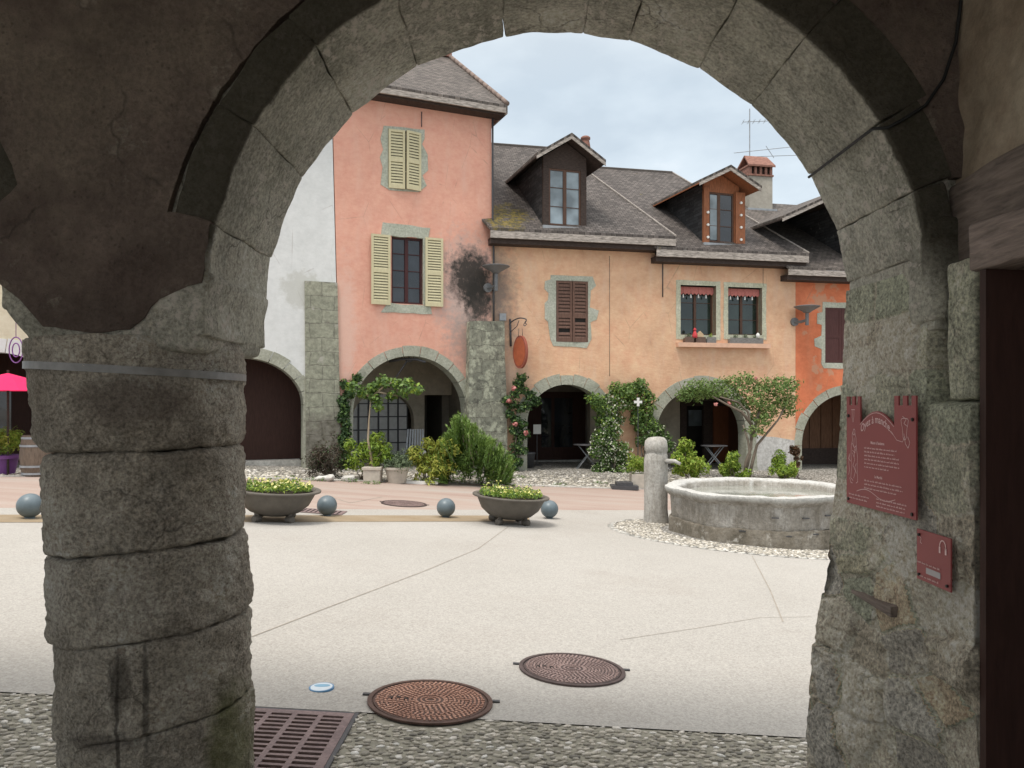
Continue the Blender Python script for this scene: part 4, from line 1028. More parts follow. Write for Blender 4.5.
shutter(FP, wU, rU[0] + .01, mdl, rU[1] - .02, rU[3] - .01, .01, M['shutgreen'], R(5), 'l', .075)
shutter(FP, wU, mdl + .012, rU[2] - .01, rU[1] - .02, rU[3] - .01, .01, M['shutgreen'], R(13), 'r', .075)
wM = window(FP, ph, rM, M['framered'], M['glass'], None, nh=4, rec=.10, fw=.06, seed=5)
sm = MB(); sm.slab([wobble([(rM[0] - .28, rM[3]), (rM[2] + .12, rM[3]), (rM[2] + .2, rM[3] + .3), (rM[0] - .25, rM[3] + .31)], .05, .1, 2)], FP.w, .012, -.2); sm.slab([wobble([(rM[0] - .28, rM[1] - .26), (rM[2] + .25, rM[1] - .25), (rM[2] + .22, rM[1]), (rM[0] - .1, rM[1])], .04, .1, 4)], FP.w, .014, -.2)
sm.slab([[(rM[2], rM[1]), (rM[2] + .13, rM[1]), (rM[2] + .13, rM[3]), (rM[2], rM[3])]], FP.w, .011, -.2); sm.build('stone_surround', M['surround'], wM)
l0 = rect(FP, 371, 234.5, 390.5, 304.5, .05); l1 = rect(FP, 425.5, 238, 443, 306.5, .05)
shutter(FP, wM, l0[0], l0[2], l0[1], l0[3], .03, M['shutgreen'], R(3), 'r', .07); shutter(FP, wM, l1[0], l1[2], l1[1], l1[3], .03, M['shutgreen'], R(2), 'l', .07)
box_part(FP, ph, 'side_wall', M['pinkwall'], sPR - .45, sPR, a_p[1] + a_p[3] + .3, zPT - .02, -.452, DEEP); box_part(FP, ph, 'side_wall', M['inner'], sPR - .12, sPR - .002, ZG, a_p[1] + a_p[3] + .298, -.452, DEEP); box_part(FP, ph, 'party_wall', M['inner'], sPLt + .01, sPLt + .3, ZG, zPT - .02, -.46, DEEP)
box_part(FP, ph, 'rear_wall', M['pinkwall'], sPLt, sPR, ZG, zPT, DEEP, DEEP - .3)
# buttress
bu = [FP.S(470, 321, .25), FP.S(504.5, 321, .25), FP.S(508, 470, .25), FP.S(468, 470, .25)]
bu = [bu[0], bu[1], (bu[2][0] + .03, -1.4), (bu[3][0] - .03, -1.4)]
mb = MB(); mb.slab([wobble(bu, .03, .25, 6)], FP.w, .25, -.1); mb.build('buttress', M['buttress'], ph)
# roof: hipped to the right
oH = FP.S(507, 109, .45); sE = oH[0]; zE = 9.76
sA, zA = FP.S(449, 57, -3.6)
e0 = FP.w(sPLt - .0, zE, .5); e1 = FP.w(sE, zE, .5); ap = FP.w(sA, zA, -3.6); r0 = FP.w(sPLt, zA, -3.6); b0 = FP.w(sPLt, zE, -8); b1 = FP.w(sE, zE, -8)
mb = MB(); roof_poly(mb, [e0, e1, ap, r0], e0, e1); roof_poly(mb, [e1, b1, ap], e1, b1); roof_poly(mb, [b1, b0, r0, ap], b1, b0)
rf = mb.build('roof', M['slate2'], ph)
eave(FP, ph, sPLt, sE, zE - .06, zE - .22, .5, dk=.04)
mb = MB(); FP.bx(mb, sE - .05, sE, zE - .24, zE - .07, -8, .5); mb.build('fascia', M['whitewood'], ph)
mb = MB(); 
for k in range(14):
    p = e1.lerp(ap, (k + .1) / 14); q = e1.lerp(ap, (k + 1.05) / 14); mb.tube([p + Vector((0, 0, .03)), q + Vector((0, 0, .055))], [.075, .06], 8)
mb.build('hip_tile', simple('brown_grey_hip_tile', (.22, .165, .14), .85, .3, 9, .3), rf, smooth=True)
mb = MB(); FP.bx(mb, sA - .6, sA + .05, zA - .05, zA + .32, -3.9, -3.45); mb.build('ridge_vent', M['tile'], rf)
# arcade inside: back wall with a second arch, a gridded window and a dark doorway
BI = -3.2
a_i = arch_curve(FP, 352, 414, 420, 392, d=BI)
sI0, sI1 = sPL + .1, sPR - .46
mb = MB(); zI = a_p[1] + a_p[3] + .25
dw = rect(FP, 424.5, 395, 459, 470, BI)
aip = arch_pts(a_i, 0, 16, ZG)[::-1]
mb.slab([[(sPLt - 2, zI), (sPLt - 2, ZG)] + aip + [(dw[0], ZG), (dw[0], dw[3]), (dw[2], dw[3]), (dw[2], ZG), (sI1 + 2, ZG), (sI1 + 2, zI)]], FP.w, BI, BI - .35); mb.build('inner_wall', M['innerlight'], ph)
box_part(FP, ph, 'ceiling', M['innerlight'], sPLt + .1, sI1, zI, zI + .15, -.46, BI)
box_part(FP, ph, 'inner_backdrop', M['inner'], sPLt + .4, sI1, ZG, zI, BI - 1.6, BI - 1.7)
gw = rect(FP, 355, 396, 409, 456, BI - .3)
wn = window(FP, ph, (a_i[0] - a_i[2] - .05, gw[1], a_i[0] + a_i[2] - .12, a_i[1] + a_i[3] + .05), M['iron'], simple('pale_frosted_pane', (.66, .66, .65), .4, .1), None, nv=5, nh=5, rec=-BI + .3, fw=.03, bars=.035)
# ---- orange house ------------------------------------------------------------
a_1 = arch_curve(FO, 527, 606, 424, 384.5); a_2 = arch_curve(FO, 656, 746, 434, 388)
oh = thing('house', FO.w(FO.S(640, 400)[0], G(3.7, 22.3)), 'long apricot orange house with two arches, brown shutters and two dormers', 'house')
sOL = FO.S(491.5, 300)[0]; sOR = FO.S(795.5, 300)[0]; sOM = FO.S(655, 250)[0]; zO1, zO2 = 5.8, 5.85
rB = rect(FO, 556, 281, 588, 342); rC = rect(FO, 680.5, 285.5, 716, 335); rD = rect(FO, 728, 287.5, 762, 335)
oo = [(sOL, zO1 + .3), (sOL, -1.5)]
for ar in (a_1, a_2): oo += arch_pts(ar, .08, 24, -1.5)[::-1]
oo += [(sOR, -1.5), (sOR, zO2), (sOM, zO2), (sOM, zO1 + .3)]
house_wall(FO, oh, oo, [rp4(rB), rp4(rC), rp4(rD)], M['orangewall'])
ring_part(FO, oh, a_1, .30, seed=21); ring_part(FO, oh, a_2, .32, seed=22)
# pale bare stone patch at the pier foot right of the second arch
q0 = FO.S(745, 437, .02); q1 = FO.S(795, 440, .02)
mb = MB(); mb.slab([wobble([(q0[0] + .12, -1.4), (q1[0], -1.4), (q1[0], q1[1]), (q0[0] + .12, q0[1] + .1)], .04, .15, 9)], FO.w, .012, -.01); mb.build('pier_base', stone('pale_pier_render', [(.40, .39, .37), (.52, .51, .49), (.60, .59, .57)], ns=2.5, bs=10), oh)
wB = window(FO, oh, rB, M['shutbrown'], M['glass'], M['surround'], .2, seed=11, rec=.12, outline=FO.pts([(470 + x / 5.486, 240 + y / 5.486) for x, y in ((443, 192), (672, 200), (692, 250), (662, 280), (657, 370), (708, 385), (694, 437), (660, 452), (668, 545), (642, 592), (455, 582), (440, 545), (428, 450), (408, 432), (412, 348), (428, 330), (430, 290), (408, 268), (412, 225), (443, 215))]))
md = (rB[0] + rB[2]) / 2
shutter(FO, wB, rB[0] + .01, md, rB[1], rB[3] - .01, -.02, M['shutbrown'], R(1), 'l', .095, .42, broken=((.28, .36),)); shutter(FO, wB, md + .01, rB[2] - .01, rB[1], rB[3] - .01, -.02, M['shutbrown'], R(3), 'r', .095, .42, broken=((.55, .68), (.2, .26)))
for r_, sd in ((rC, 13), (rD, 15)):
    wn = window(FO, oh, r_, M['framebrown'], M['glassgreen'], M['surround2'], .14, nh=3, rec=.24, seed=sd, wob=.03, bars=.014)
    s0, z0, s1, z1 = r_; mb = MB(); n = 9
    for k in range(n):
        a, b = s0 + .02 + (s1 - s0 - .04) * k / n, s0 + .02 + (s1 - s0 - .04) * (k + 1) / n
        mb.slab([[(a, z1 - .03), (b, z1 - .03), (b, z1 - .22), ((a + b) / 2, z1 - .27), (a, z1 - .22)]], FO.w, -.12 + .01 * (k % 2), -.135 + .01 * (k % 2))
    mb.build('valance', M['awning'], wn)
    mb = MB()
    for k in range(1, n, 2):
        a = s0 + .02 + (s1 - s0 - .04) * (k + .0) / n; mb.tube([FO.w(a, z1 - .25, -.12), FO.w(a, z1 - .36, -.12)], [.012, .026], 6)
    mb.build('tassel', M['whitecloth'], wn)
sl0 = rect(FO, 676, 343.5, 768, 347.5); mb = MB(); FO.bx(mb, sl0[0], sl0[2], sl0[1] - .01, sl0[3], -.05, .17); mb.build('sill', M['sill'], oh)
# walls behind and roofs
box_part(FO, oh, 'party_wall', M['inner'], sOR - .4, sOR - .01, ZG, zO2 - .02, -.46, DEEP); box_part(FO, oh, 'rear_wall', M['orangewall'], sOL - 1, sOR, ZG, zO2, DEEP, DEEP - .3)
RD = -4.9
zR1 = FO.S(510, 145.5, RD)[1]; zR2 = FO.S(640, 170.5, RD)[1]
sC, zC = FO.S(676, 236, .5); zE1 = FO.S(560, 231, .5)[1]
sH1 = FO.S(556, 150, RD)[0]
mb = MB()
e0 = FO.w(sOL - .12, zE1, .5); e1 = FO.w(sC, zE1, .5); ap = FO.w(sH1, zR1, RD); r0 = FO.w(sOL - 2.2, zR1, RD); eb = FO.w(sC + 1.0, zE1, -9.5); b0 = FO.w(sOL - .4, zE1, -9.5)
roof_poly(mb, [e0, e1, ap, r0], e0, e1); roof_poly(mb, [e1, eb, ap], e1, eb); roof_poly(mb, [eb, b0, r0, ap], eb, b0)
rf1 = mb.build('roof', M['slate'], oh)
mb = MB(); mb.tube([e1 + Vector((0, 0, .02)), ap + Vector((0, 0, .02))], .03, 6); mb.build('hip_mortar', M['mortar'], rf1); mb = MB(); mb.tube([ap, r0], .06, 6); mb.build('ridge_cap', M['slate2'], rf1)
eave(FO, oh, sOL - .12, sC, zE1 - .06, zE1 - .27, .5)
sE2, _ = FO.S(809, 254, .5); zE2 = FO.S(730, 250, .5)[1]; sS2 = FO.S(657, 250, .5)[0]
sH2, _ = FO.S(672, 174, RD)
mb = MB()
tt = 0.0
f0 = FO.w(sS2, zE2, .5); f1 = FO.w(sE2, zE2, .5); ap2 = FO.w(sH2, zR2, RD); q0 = FO.w(sS2 - 3.2, zR2, RD); f2 = FO.w(sE2 + .6, zE2, -10)
f0b = FO.w(sS2 - 3.0, zE2 - .0 + .0, .5)
roof_poly(mb, [f0, f1, ap2, q0], f0, f1); roof_poly(mb, [f1, f2, ap2], f1, f2); roof_poly(mb, [f2, FO.w(sS2 - 3.2, zE2, -10), q0, ap2], f2, FO.w(sS2, zE2, -10))
rf2 = mb.build('roof', M['slate'], oh)
mb = MB(); mb.tube([f1 + Vector((0, 0, .02)), ap2 + Vector((0, 0, .02))], .028, 6); mb.build('hip_mortar', M['mortar'], rf2); mb = MB(); mb.tube([ap2, q0], .055, 6); mb.build('ridge_cap', M['slate2'], rf2)
eave(FO, oh, sS2, sE2, zE2 - .06, zE2 - .27, .5)
def plane_of(a, b, c): n = (Vector(b) - Vector(a)).cross(Vector(c) - Vector(a)).normalized(); return Vector(a), n
def ray(px, py, pl_):
    o, n = pl_; d = Vector(((px - HX) / F_, 1, -(py - HY) / F_)); t = (o - Vector((0, 0, CZ))).dot(n) / d.dot(n); return Vector((0, 0, CZ)) + d * t
def dormer(house, base_px, pl_, ang, win, peak, tipl, tipr, frame, back=3.2, side='slateside', openw=False, ov=.35, gl=None, tiledark=False):
    b = ray(*base_px, pl_); F = Fac(b.x, b.y, ang)
    s0, z0 = F.S(win[0], win[3]); s1, z1 = F.S(win[2], win[1]); z0 = b.z if z0 > b.z else z0
    D = F.S(*peak, ov); TL = F.S(*tipl, ov); TR = F.S(*tipr, ov)
    pk = ((TL[0] + TR[0]) / 2 * .3 + D[0] * .7, D[1]); tz = (TL[1] + TR[1]) / 2
    # front: jamb posts, gable board
    mb = MB(); F.bx(mb, s0 - .17, s0, z0 - .15, z1 + .05, -.1, 0); F.bx(mb, s1, s1 + .17, z0 - .15, z1 + .05, -.1, 0)
    kslope = lambda x: pk[1] - .06 - (pk[1] - tz) * abs(x - pk[0]) / (TR[0] - pk[0] if x > pk[0] else pk[0] - TL[0]) - .10
    gx0, gx1 = s0 - .17, s1 + .17
    mb.slab([[(gx0, z1), (gx1, z1), (gx1, max(z1 + .05, kslope(gx1))), (pk[0], kslope(pk[0])), (gx0, max(z1 + .05, kslope(gx0)))]], F.w, -.012, -.09)
    dm = mb.build('dormer', frame, house)
    mb = MB(); F.bx(mb, gx0 - .04, gx1 + .04, z0 - .15, z0 - .04, -.05, .09); mb.build('sill', M['zinc'], dm)
    # cheeks
    mb = MB()
    for x in (gx0, gx1 - .05):
        zt = max(z1 + .05, kslope(x + .02)); q = [F.w(x, z0 - 1.2, -.1), F.w(x, z0 - .2 + back * .75, -back), F.w(x, zt, -back), F.w(x, zt, -.1)]
        q2 = [v + F.D * .05 for v in q]; uv = [(0, z0 - 1.2), (back, z0 - .2 + back * .75), (back, zt), (0, zt)]
        q = [F.w(x, z0 - .22, -.1), F.w(x, min(zt - .01, z0 - .35 + back * .62), -back), F.w(x, zt, -back), F.w(x, zt, -.1)]; q2 = [v + F.D * .05 for v in q]; uv = [(50, z0 - 1.6 + 50), (50 + back, z0 - 1.6 + 50), (50 + back, zt + 50), (50, zt + 50)]
        mb.add(q + q2, [(0, 1, 2, 3), (7, 6, 5, 4), (0, 3, 7, 4), (3, 2, 6, 7)], uv + uv)
    mb.build('cheek', M[side], dm)
    # roof
    mb = MB()
    for T in (TL, TR):
        a = F.w(T[0], tz, ov); c = F.w(pk[0], pk[1], ov); d_ = F.w(pk[0], pk[1], -back); e_ = F.w(T[0], tz, -back)
        roof_poly(mb, [a, c, d_, e_], a, e_)
    rr_ = mb.build('dormer_roof', M['slate2'], dm)
    mb = MB()
    for T in (TL, TR):
        for k0, k1, dd in ((-.17, -.072, ov - .035), ):
            mb.hexa([F.w(x, z + k, d__) for k in (k0, k1) for d__ in (dd, ov - .005) for x, z in ((T[0], tz), (pk[0], pk[1]))])
    mb.build('barge_board', M['whitewood'], dm)
    mb = MB()
    for T in (TL, TR):
        mb.hexa([F.w(x, z + k, d__) for k in (-.11, -.075) for d__ in (-back, ov - .04) for x, z in ((T[0], tz), (pk[0], pk[1]))])
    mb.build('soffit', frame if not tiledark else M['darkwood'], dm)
    # window leaves
    f = MB(); fw = .05; f.slab([rp4((s0, z0, s1, z1)), rp4((s0 + fw, z0 + fw, s1 - fw, z1 - fw))], F.w, -.03, -.08); m_ = (s0 + s1) / 2 if not openw else s0 + (s1 - s0) * .40
    F.bx(f, m_ - .05, m_ + .05, z0 + fw, z1 - fw, -.078, -.02)
    for k in (1, 2): F.bx(f, s0 + fw * .5, s1 - fw * .5, z0 + (z1 - z0) * k / 3 - .008, z0 + (z1 - z0) * k / 3 + .008, -.054, -.034)
    wf = f.build('window', M['framebrown'], dm)
    g = MB(); F.bx(g, s0 + fw, s1 - fw, z0 + fw, z1 - fw, -.075, -.055); g.build('pane', gl or M['curtain'], wf)
    return dm, F, (s0, z0, s1, z1)
pl1 = plane_of(e0, e1, ap); pl2 = plane_of(f0, f1, ap2)
dormer(oh, (568, 226), pl1, 18, (549, 171, 581, 223), (572, 132.5), (537, 153), (606, 159), M['darkwood'], back=3.6, tiledark=True, ov=.4)
dm2, F2, w2 = dormer(oh, (725, 243), pl2, 18, (709, 194, 734, 241), (731, 164.5), (700, 180), (762, 185), M['brownwood'], back=3.4, ov=.5, gl=M['glass'], openw=True)
g = MB(); F2.bx(g, w2[0] + .06, w2[0] + (w2[2] - w2[0]) * .36, w2[1] + .08, w2[3] - .08, -.05, -.035); g.build('curtain', M['curtain'], dm2)
g = MB(); F2.bx(g, w2[2] + .03, w2[2] + .36, w2[1], w2[3] + .05, .005, .05); g.build('side_board', M['brownwood'], dm2); g = MB(); F2.bx(g, w2[0] - .2, w2[0] - .02, w2[1] - .05, w2[3] + .1, .005, .05); g.build('side_board', M['brownwood'], dm2)
for k in range(4):
    for q in (w2[0] - .08, w2[2] + .2):
        if k == 3 and q < w2[0]: continue
        g = MB(); c0 = F2.w(q, w2[1] + .12 + k * .37, .055); g.tube([c0, c0 + F2.Nv * .04], .04, 8); g.build('light_bulb', M['whitecloth'], dm2)
# small pipe chimney behind the first dormer
pc = ray(584.5, 150, plane_of(e1, eb, ap)); 
cp = MB(); cq = P(585.5, 150, 26.6); cp.lathe([(.20, -1.2), (.19, .0), (.15, .25), (.13, .34), (.17, .37), (.17, .43), (.12, .47), (.0, .5)], 16, (cq.x, cq.y, cq.z)); cp.build('flue', M['tile'], rf2, smooth=True)
# inside of the first arch
box_part(FO, oh, 'ceiling', M['inner'], sOL + .3, sOR - .4, 1.75 if False else max(a_1[1] + a_1[3], a_2[1] + a_2[3]) + .2, max(a_1[1] + a_1[3], a_2[1] + a_2[3]) + .35, -.46, -4.0)
BI = -3.4; gz = G(1.5, 22.0)
iw = thing_ = None
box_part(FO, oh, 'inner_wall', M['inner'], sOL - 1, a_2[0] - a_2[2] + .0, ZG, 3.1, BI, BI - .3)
dr = MB(); x0, z0, x1, z1 = rect(FO, 528, 392, 585, 461, BI); FO.bx(dr, x0, x1, z0, z1, BI + .003, BI + .05); door = dr.build('door', M['doorwood'], oh)
for (a, b) in ((541, 551), (554, 572)):
    x0, z0, x1, z1 = rect(FO, a, 398, b, 447, BI); g = MB(); FO.bx(g, x0, x1, z0, z1, BI + .052, BI + .06); g.build('pane', M['glass'], door)
x0, z0, x1, z1 = rect(FO, 529, 459.5, 583, 463.5, BI); g = MB(); FO.bx(g, x0, x1, z0 - .3, z1, BI + .06, BI + .4); g.build('door_step', M['kerb'], oh)
box_part(FO, oh, 'dividing_wall', M['innerlight'], a_1[0] + a_1[2] + .35, a_1[0] + a_1[2] + .6, ZG, 3.0, -.46, -1.6)
# inside of the second arch: open timber doors and a lit room beyond
BI2 = -2.6
x0, z0, x1, z1 = rect(FO, 690, 408, 752, 475, BI2)
box_part(FO, oh, 'inner_wall', M['innerlight'], a_2[0] - a_2[2] - 1.2, FO.S(681, 420, BI2)[0], ZG, 3.1, BI2, BI2 - .3)
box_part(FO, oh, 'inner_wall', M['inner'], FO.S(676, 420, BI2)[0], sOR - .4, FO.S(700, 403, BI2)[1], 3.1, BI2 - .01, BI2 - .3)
ddr = MB()
for (a, b) in ((680, 686), (703, 712), (745, 752)):
    q = rect(FO, a, 403, b, 462, BI2); FO.bx(ddr, q[0], q[2], ZG, q[3], BI2 - .08, BI2 + .05)
q = rect(FO, 680, 401, 752, 406, BI2); FO.bx(ddr, q[0], q[2], q[1], q[3], BI2 - .09, BI2 + .07); ddr.build('door_frame', M['darkwood'], oh)
q = rect(FO, 713, 403, 728, 449, BI2); g = MB(); FO.bx(g, q[0], q[2], G(5, 23), q[3], BI2 - .03, BI2 + .03); g.build('door', wood('open_brown_door', (.20, .075, .035), (7, 7, 1), .2, .6, .2), oh)
q = rect(FO, 728, 403, 746, 449, BI2); g = MB(); FO.bx(g, q[0], q[2], G(5, 23), q[3], BI2 - .04, BI2 + .02); g.build('door', wood('dark_brown_door', (.10, .04, .022), (7, 7, 1), .2, .6, .2), oh)
q = rect(FO, 686, 404, 703, 462, BI2 - .5); g = MB(); FO.bx(g, q[0] - .2, q[2] + .2, ZG, q[3] + .3, BI2 - .6, BI2 - .55); g.build('inner_wall', M['darkhole'], oh)
q = rect(FO, 689, 410, 702, 426, BI2 - .5); g = MB(); FO.bx(g, q[0], q[2], q[1], q[3], BI2 - .545, BI2 - .52); g.build('door_pane', M['curtain'], oh)
# ---- red house --------------------------------------------------------------
a_r = arch_curve(FO, 801.5, 893, 445, 394)
rh = thing('house', FO.w(FO.S(840, 400)[0], G(10, 24)), 'narrow vermilion red house with an arched gateway beside the stone pier', 'house')
sRL = sOR + .005; sRR = FO.S(960, 300)[0]; zRT = 5.55
rE = rect(FO, 825, 308, 857, 363)
house_wall(FO, rh, top_outline(FO, sRL, sRR, zRT, [a_r], .05), [rp4(rE)], M['redwall']); ring_part(FO, rh, a_r, .26, seed=31)
wE = window(FO, rh, rE, M['shutred'], M['glass'], M['surround'], .22, seed=17, outline=FO.pts([(780 + x / 3.84, 280 + y / 3.84) for x, y in ((163, 85), (330, 88), (335, 200), (328, 340), (168, 340), (158, 320), (160, 266), (132, 255), (130, 225), (158, 214), (160, 172), (142, 168), (142, 128), (163, 122))]))
md = (rE[0] + rE[2]) / 2; shutter(FO, wE, rE[0] + .01, md, rE[1] + .01, rE[3] - .01, -.03, M['shutred'], 0, 'l', louv=False); shutter(FO, wE, md + .01, rE[2] - .01, rE[1] + .01, rE[3] - .01, -.03, M['shutred'], 0, 'r', louv=False)
q = rect(FO, 806, 375, 880, 466, -2.2); g = MB()
for k in range(16): FO.bx(g, q[0] - .3 + k * .22, q[0] - .3 + k * .22 + .205, ZG, q[3] + .6, -2.2 - .02 * (k % 2), -2.25); 
g.build('gate', wood('weathered_gate_planks', (.16, .085, .05), (7, 7, 1), .35, .7, .3), rh)
q = rect(FO, 806, 448, 880, 466, -2.1); g = MB(); FO.bx(g, q[0] - .3, q[2] + .8, ZG, q[3], -2.19, -2.15); g.build('gate_skirt', M['darkwood'], rh)
box_part(FO, rh, 'ceiling', M['inner'], sRL, sRR, 3.0, 3.1, -.46, -2.3); box_part(FO, rh, 'side_wall', M['redwall'], sRR - .4, sRR, ZG, zRT - .02, -.46, DEEP); box_part(FO, rh, 'rear_wall', M['redwall'], sRL, sRR, ZG, zRT, DEEP, DEEP - .3)
zE3 = FO.S(820, 268, .5)[1]; zR3 = FO.S(790, 204.5, RD)[1]; sL3 = FO.S(789, 266, .5)[0]
g0 = FO.w(sL3, zE3, .5); g1 = FO.w(sRR + .4, zE3, .5); h0 = FO.w(sH2 + .2, zR3, RD); h1 = FO.w(sRR + .4, zR3, RD)
mb = MB(); roof_poly(mb, [g0, g1, h1, h0], g0, g1); roof_poly(mb, [FO.w(sRR + .4, zE3, -10), FO.w(sL3, zE3, -10), h0, h1], FO.w(sRR, zE3, -10), FO.w(sL3, zE3, -10)); rf3 = mb.build('roof', M['slate2'], rh)
eave(FO, rh, sL3, sRR + .4, zE3 - .06, zE3 - .24, .5)
pl3 = plane_of(g0, g1, h1)
dormer(rh, (872, 262), pl3, 18, (858, 222, 880, 258), (852, 184), (783, 222), (921, 222), M['darkwood'], back=3.4, ov=.35)
# big chimney
pcx = ray(760, 209, pl3); 
cm_ = MB(); F3 = Fac(pcx.x, pcx.y, 12); x0, zc0 = F3.S(749.5, 208); x1, _ = F3.S(772.5, 208); zt = F3.S(760, 175)[1]; ztt = F3.S(760, 153)[1]
F3.bx(cm_, x0, x1, zc0 - .8, zt, -.8, 0); o = cm_.build('chimney', M['chimney'], rh)
cm_ = MB(); hh = (ztt - zt)
for k in range(5): xx = x0 + (x1 - x0) * (k / 4) * .9; F3.bx(cm_, xx, xx + (x1 - x0) * .1, zt, zt + hh * .42, -.8, 0)
F3.bx(cm_, x0 - .03, x1 + .03, zt + hh * .40, zt + hh * .48, -.84, .04); F3.bx(cm_, x0 - .03, x1 + .03, zt - .04, zt + .02, -.84, .04); cm_.build('chimney_head', M['tile'], o)
cm_ = MB(); F3.bx(cm_, x0 + .05, x1 - .05, zt, zt + hh * .4, -.7, -.1); cm_.build('smoke_opening', M['darkhole'], o)
cm_ = MB(); a = [F3.w(x0 - .08, zt + hh * .45, .08), F3.w(x1 + .08, zt + hh * .45, .08), F3.w(x1 + .0, ztt, -.38), F3.w(x0 + .0, ztt, -.38)]; b = [F3.w(x0 - .08, zt + hh * .45, -.88), F3.w(x1 + .08, zt + hh * .45, -.88), F3.w(x1, ztt + .0, -.40), F3.w(x0, ztt + .0, -.40)]
roof_poly(cm_, a, a[0], a[1]); roof_poly(cm_, b, b[0], b[1]); cm_.build('chimney_cap', M['tile'], o)
cm_ = MB(); F3.bx(cm_, x0 - .12, x1 + .12, zc0 - .25, zc0 - .02, -.9, .12); cm_.build('flashing', M['zinc'], o)
# aerial
ae = MB(); A0 = F3.w((x0 + x1) / 2 + .05, zc0 + .2, -.9); yA = A0.y
zt_ = CZ - (122 - HY) / F_ * yA; ae.tube([A0, Vector((A0.x, yA, zt_ + .5))], .022, 6)
def el(pxa, pya, pxb, pyb, r_=.012):
    a, b = P(pxa, pya, yA), P(pxb, pyb, yA); ae.tube([a, b], r_, 5); return a, b
a, b = el(743, 122, 792, 120)
for k in range(9):
    q = a.lerp(b, k / 9); ae.tube([q - Vector((.02, .25, 0)), q + Vector((.02, .25, 0))], .007, 4); ae.tube([q - Vector((0, 0, .07)), q + Vector((0, 0, .07))], .006, 4)
el(734, 153, 800, 146); el(745, 157, 803, 155); el(766, 146, 774, 158)
o = ae.build('roof_aerial', M['zinc'], origin=A0); tag(o, 'thin metal television aerial standing behind the tall chimney', 'aerial')
# ------------------------------------------------------------------ things on the fronts
def wall_lamp(F, arm, head_px, label):
    """lamp: bracket arm on the wall, short post and a shallow inverted cone shade"""
    s0, z0 = F.S(*arm); d = .45; hs, hz = F.S(*head_px, d); b = F.w(s0, z0, 0)
    t = thing('wall_lamp', b, label, 'wall lamp', 'grey bracket lamps on the fronts')
    m = MB(); m.tube([F.w(s0, z0, 0), F.w(s0, z0, .06)], .13, 14); m.build('mount', M['grey_lamp'], t, smooth=True, auto=40)
    m = MB(); m.tube([F.w(s0, z0, .05), F.w(s0 + (hs - s0) * .5, z0 - .02, .25), F.w(hs, z0 + .02, d)], .045, 8); m.tube([F.w(hs, z0 - .14, d), F.w(hs, hz - .16, d)], .055, 10)
    for a in range(3):
        an = a * 2.1 + .4; m.tube([F.w(hs, hz - .2, d), F.w(hs + .17 * math.cos(an), hz - .03, d + .17 * math.sin(an))], .012, 5)
    m.build('arm', M['grey_lamp'], t, smooth=True, auto=40)
    c = F.w(hs, hz, d); m = MB(); m.lathe([(.10, -.14), (.14, -.10), (.34, .01), (.385, .035), (.385, .05), (.30, .07), (.1, .09), (0, .095)], 28, tuple(c)); m.build('shade', M['grey_lamp'], t, smooth=True, auto=40)
    return t
wall_lamp(FP, (487.5, 288), (496, 268), 'grey bracket lamp with shallow cone shade over the soot stained pink corner')
wall_lamp(FO, (794, 322), (807, 308), 'grey bracket lamp where the apricot wall meets the red house')
# hanging oval sign
s0, z0 = FO.S(510, 323.5, .02); osn = thing('hanging_sign', FO.w(s0, z0, 0), 'blank oval rust red sign hanging from a scrolled iron bracket', 'hanging sign')
dd = .12
m = MB(); m.tube([FO.w(s0, z0 + .12, .04), FO.w(s0 + .02, z0 - .65, .04)], .03, 8)
sx_, zx_ = FO.S(526, 322, .7)
pts = [FO.w(s0 + (sx_ - s0) * t, z0 + .02 + .10 * math.sin(t * 2.4), .04 + .5 * t) for t in [k / 10 for k in range(11)]]
e_ = pts[-1]; pts += [e_ + FO.D * .05 * math.sin(a) * 1.0 + Vector((0, 0, -.12 * (1 - math.cos(a * .5)))) for a in (1, 2, 3)]
m.tube(pts, .018, 7)
m.tube([pts[-1] + FO.D * .05 * math.cos(a) * (1 - a / 9) + Vector((0, 0, -.06 + .06 * math.sin(a) * (1 - a / 9))) for a in [k * .6 for k in range(12)]], .012, 6)
m.tube([FO.w(s0, z0 - .25, .05), FO.w(s0 + .15, z0 - .1, .25), FO.w(s0 + .2, z0 + .06, .3)], .012, 6)
s1_, z1_ = FO.S(520.5, 352, .35)
for q in (-.06, .06): m.tube([FO.w(s1_ + q, z1_ + .42, .35), FO.w(s1_ + q * .8, z1_ + .66, .35)], .008, 5)
m.build('bracket', M['iron'], osn, smooth=True)
def oval(k, d0, d1, mat, nm):
    m = MB(); dirv = (FO.D * .42 + FO.Nv * .9).normalized(); nn = Vector((0, 0, 1)).cross(dirv).normalized(); c = FO.w(s1_, z1_, .35)
    n = 40; V = []
    for d in (d0, d1):
        for i in range(n):
            a = 2 * math.pi * i / n; V.append(c + dirv * (.30 * k * math.cos(a)) + Vector((0, 0, .46 * k * math.sin(a))) + nn * d)
    m.add(V, [tuple(range(n)), tuple(range(2 * n - 1, n - 1, -1))] + [(i, (i + 1) % n, n + (i + 1) % n, n + i) for i in range(n)]); m.build(nm, mat, osn)
oval(1, -.04, .04, simple('rust_red_rim', (.30, .09, .06), .6, .1), 'rim'); oval(.86, -.05, .05, simple('rust_orange_panel', (.38, .10, .045), .65, .15), 'sign_panel')
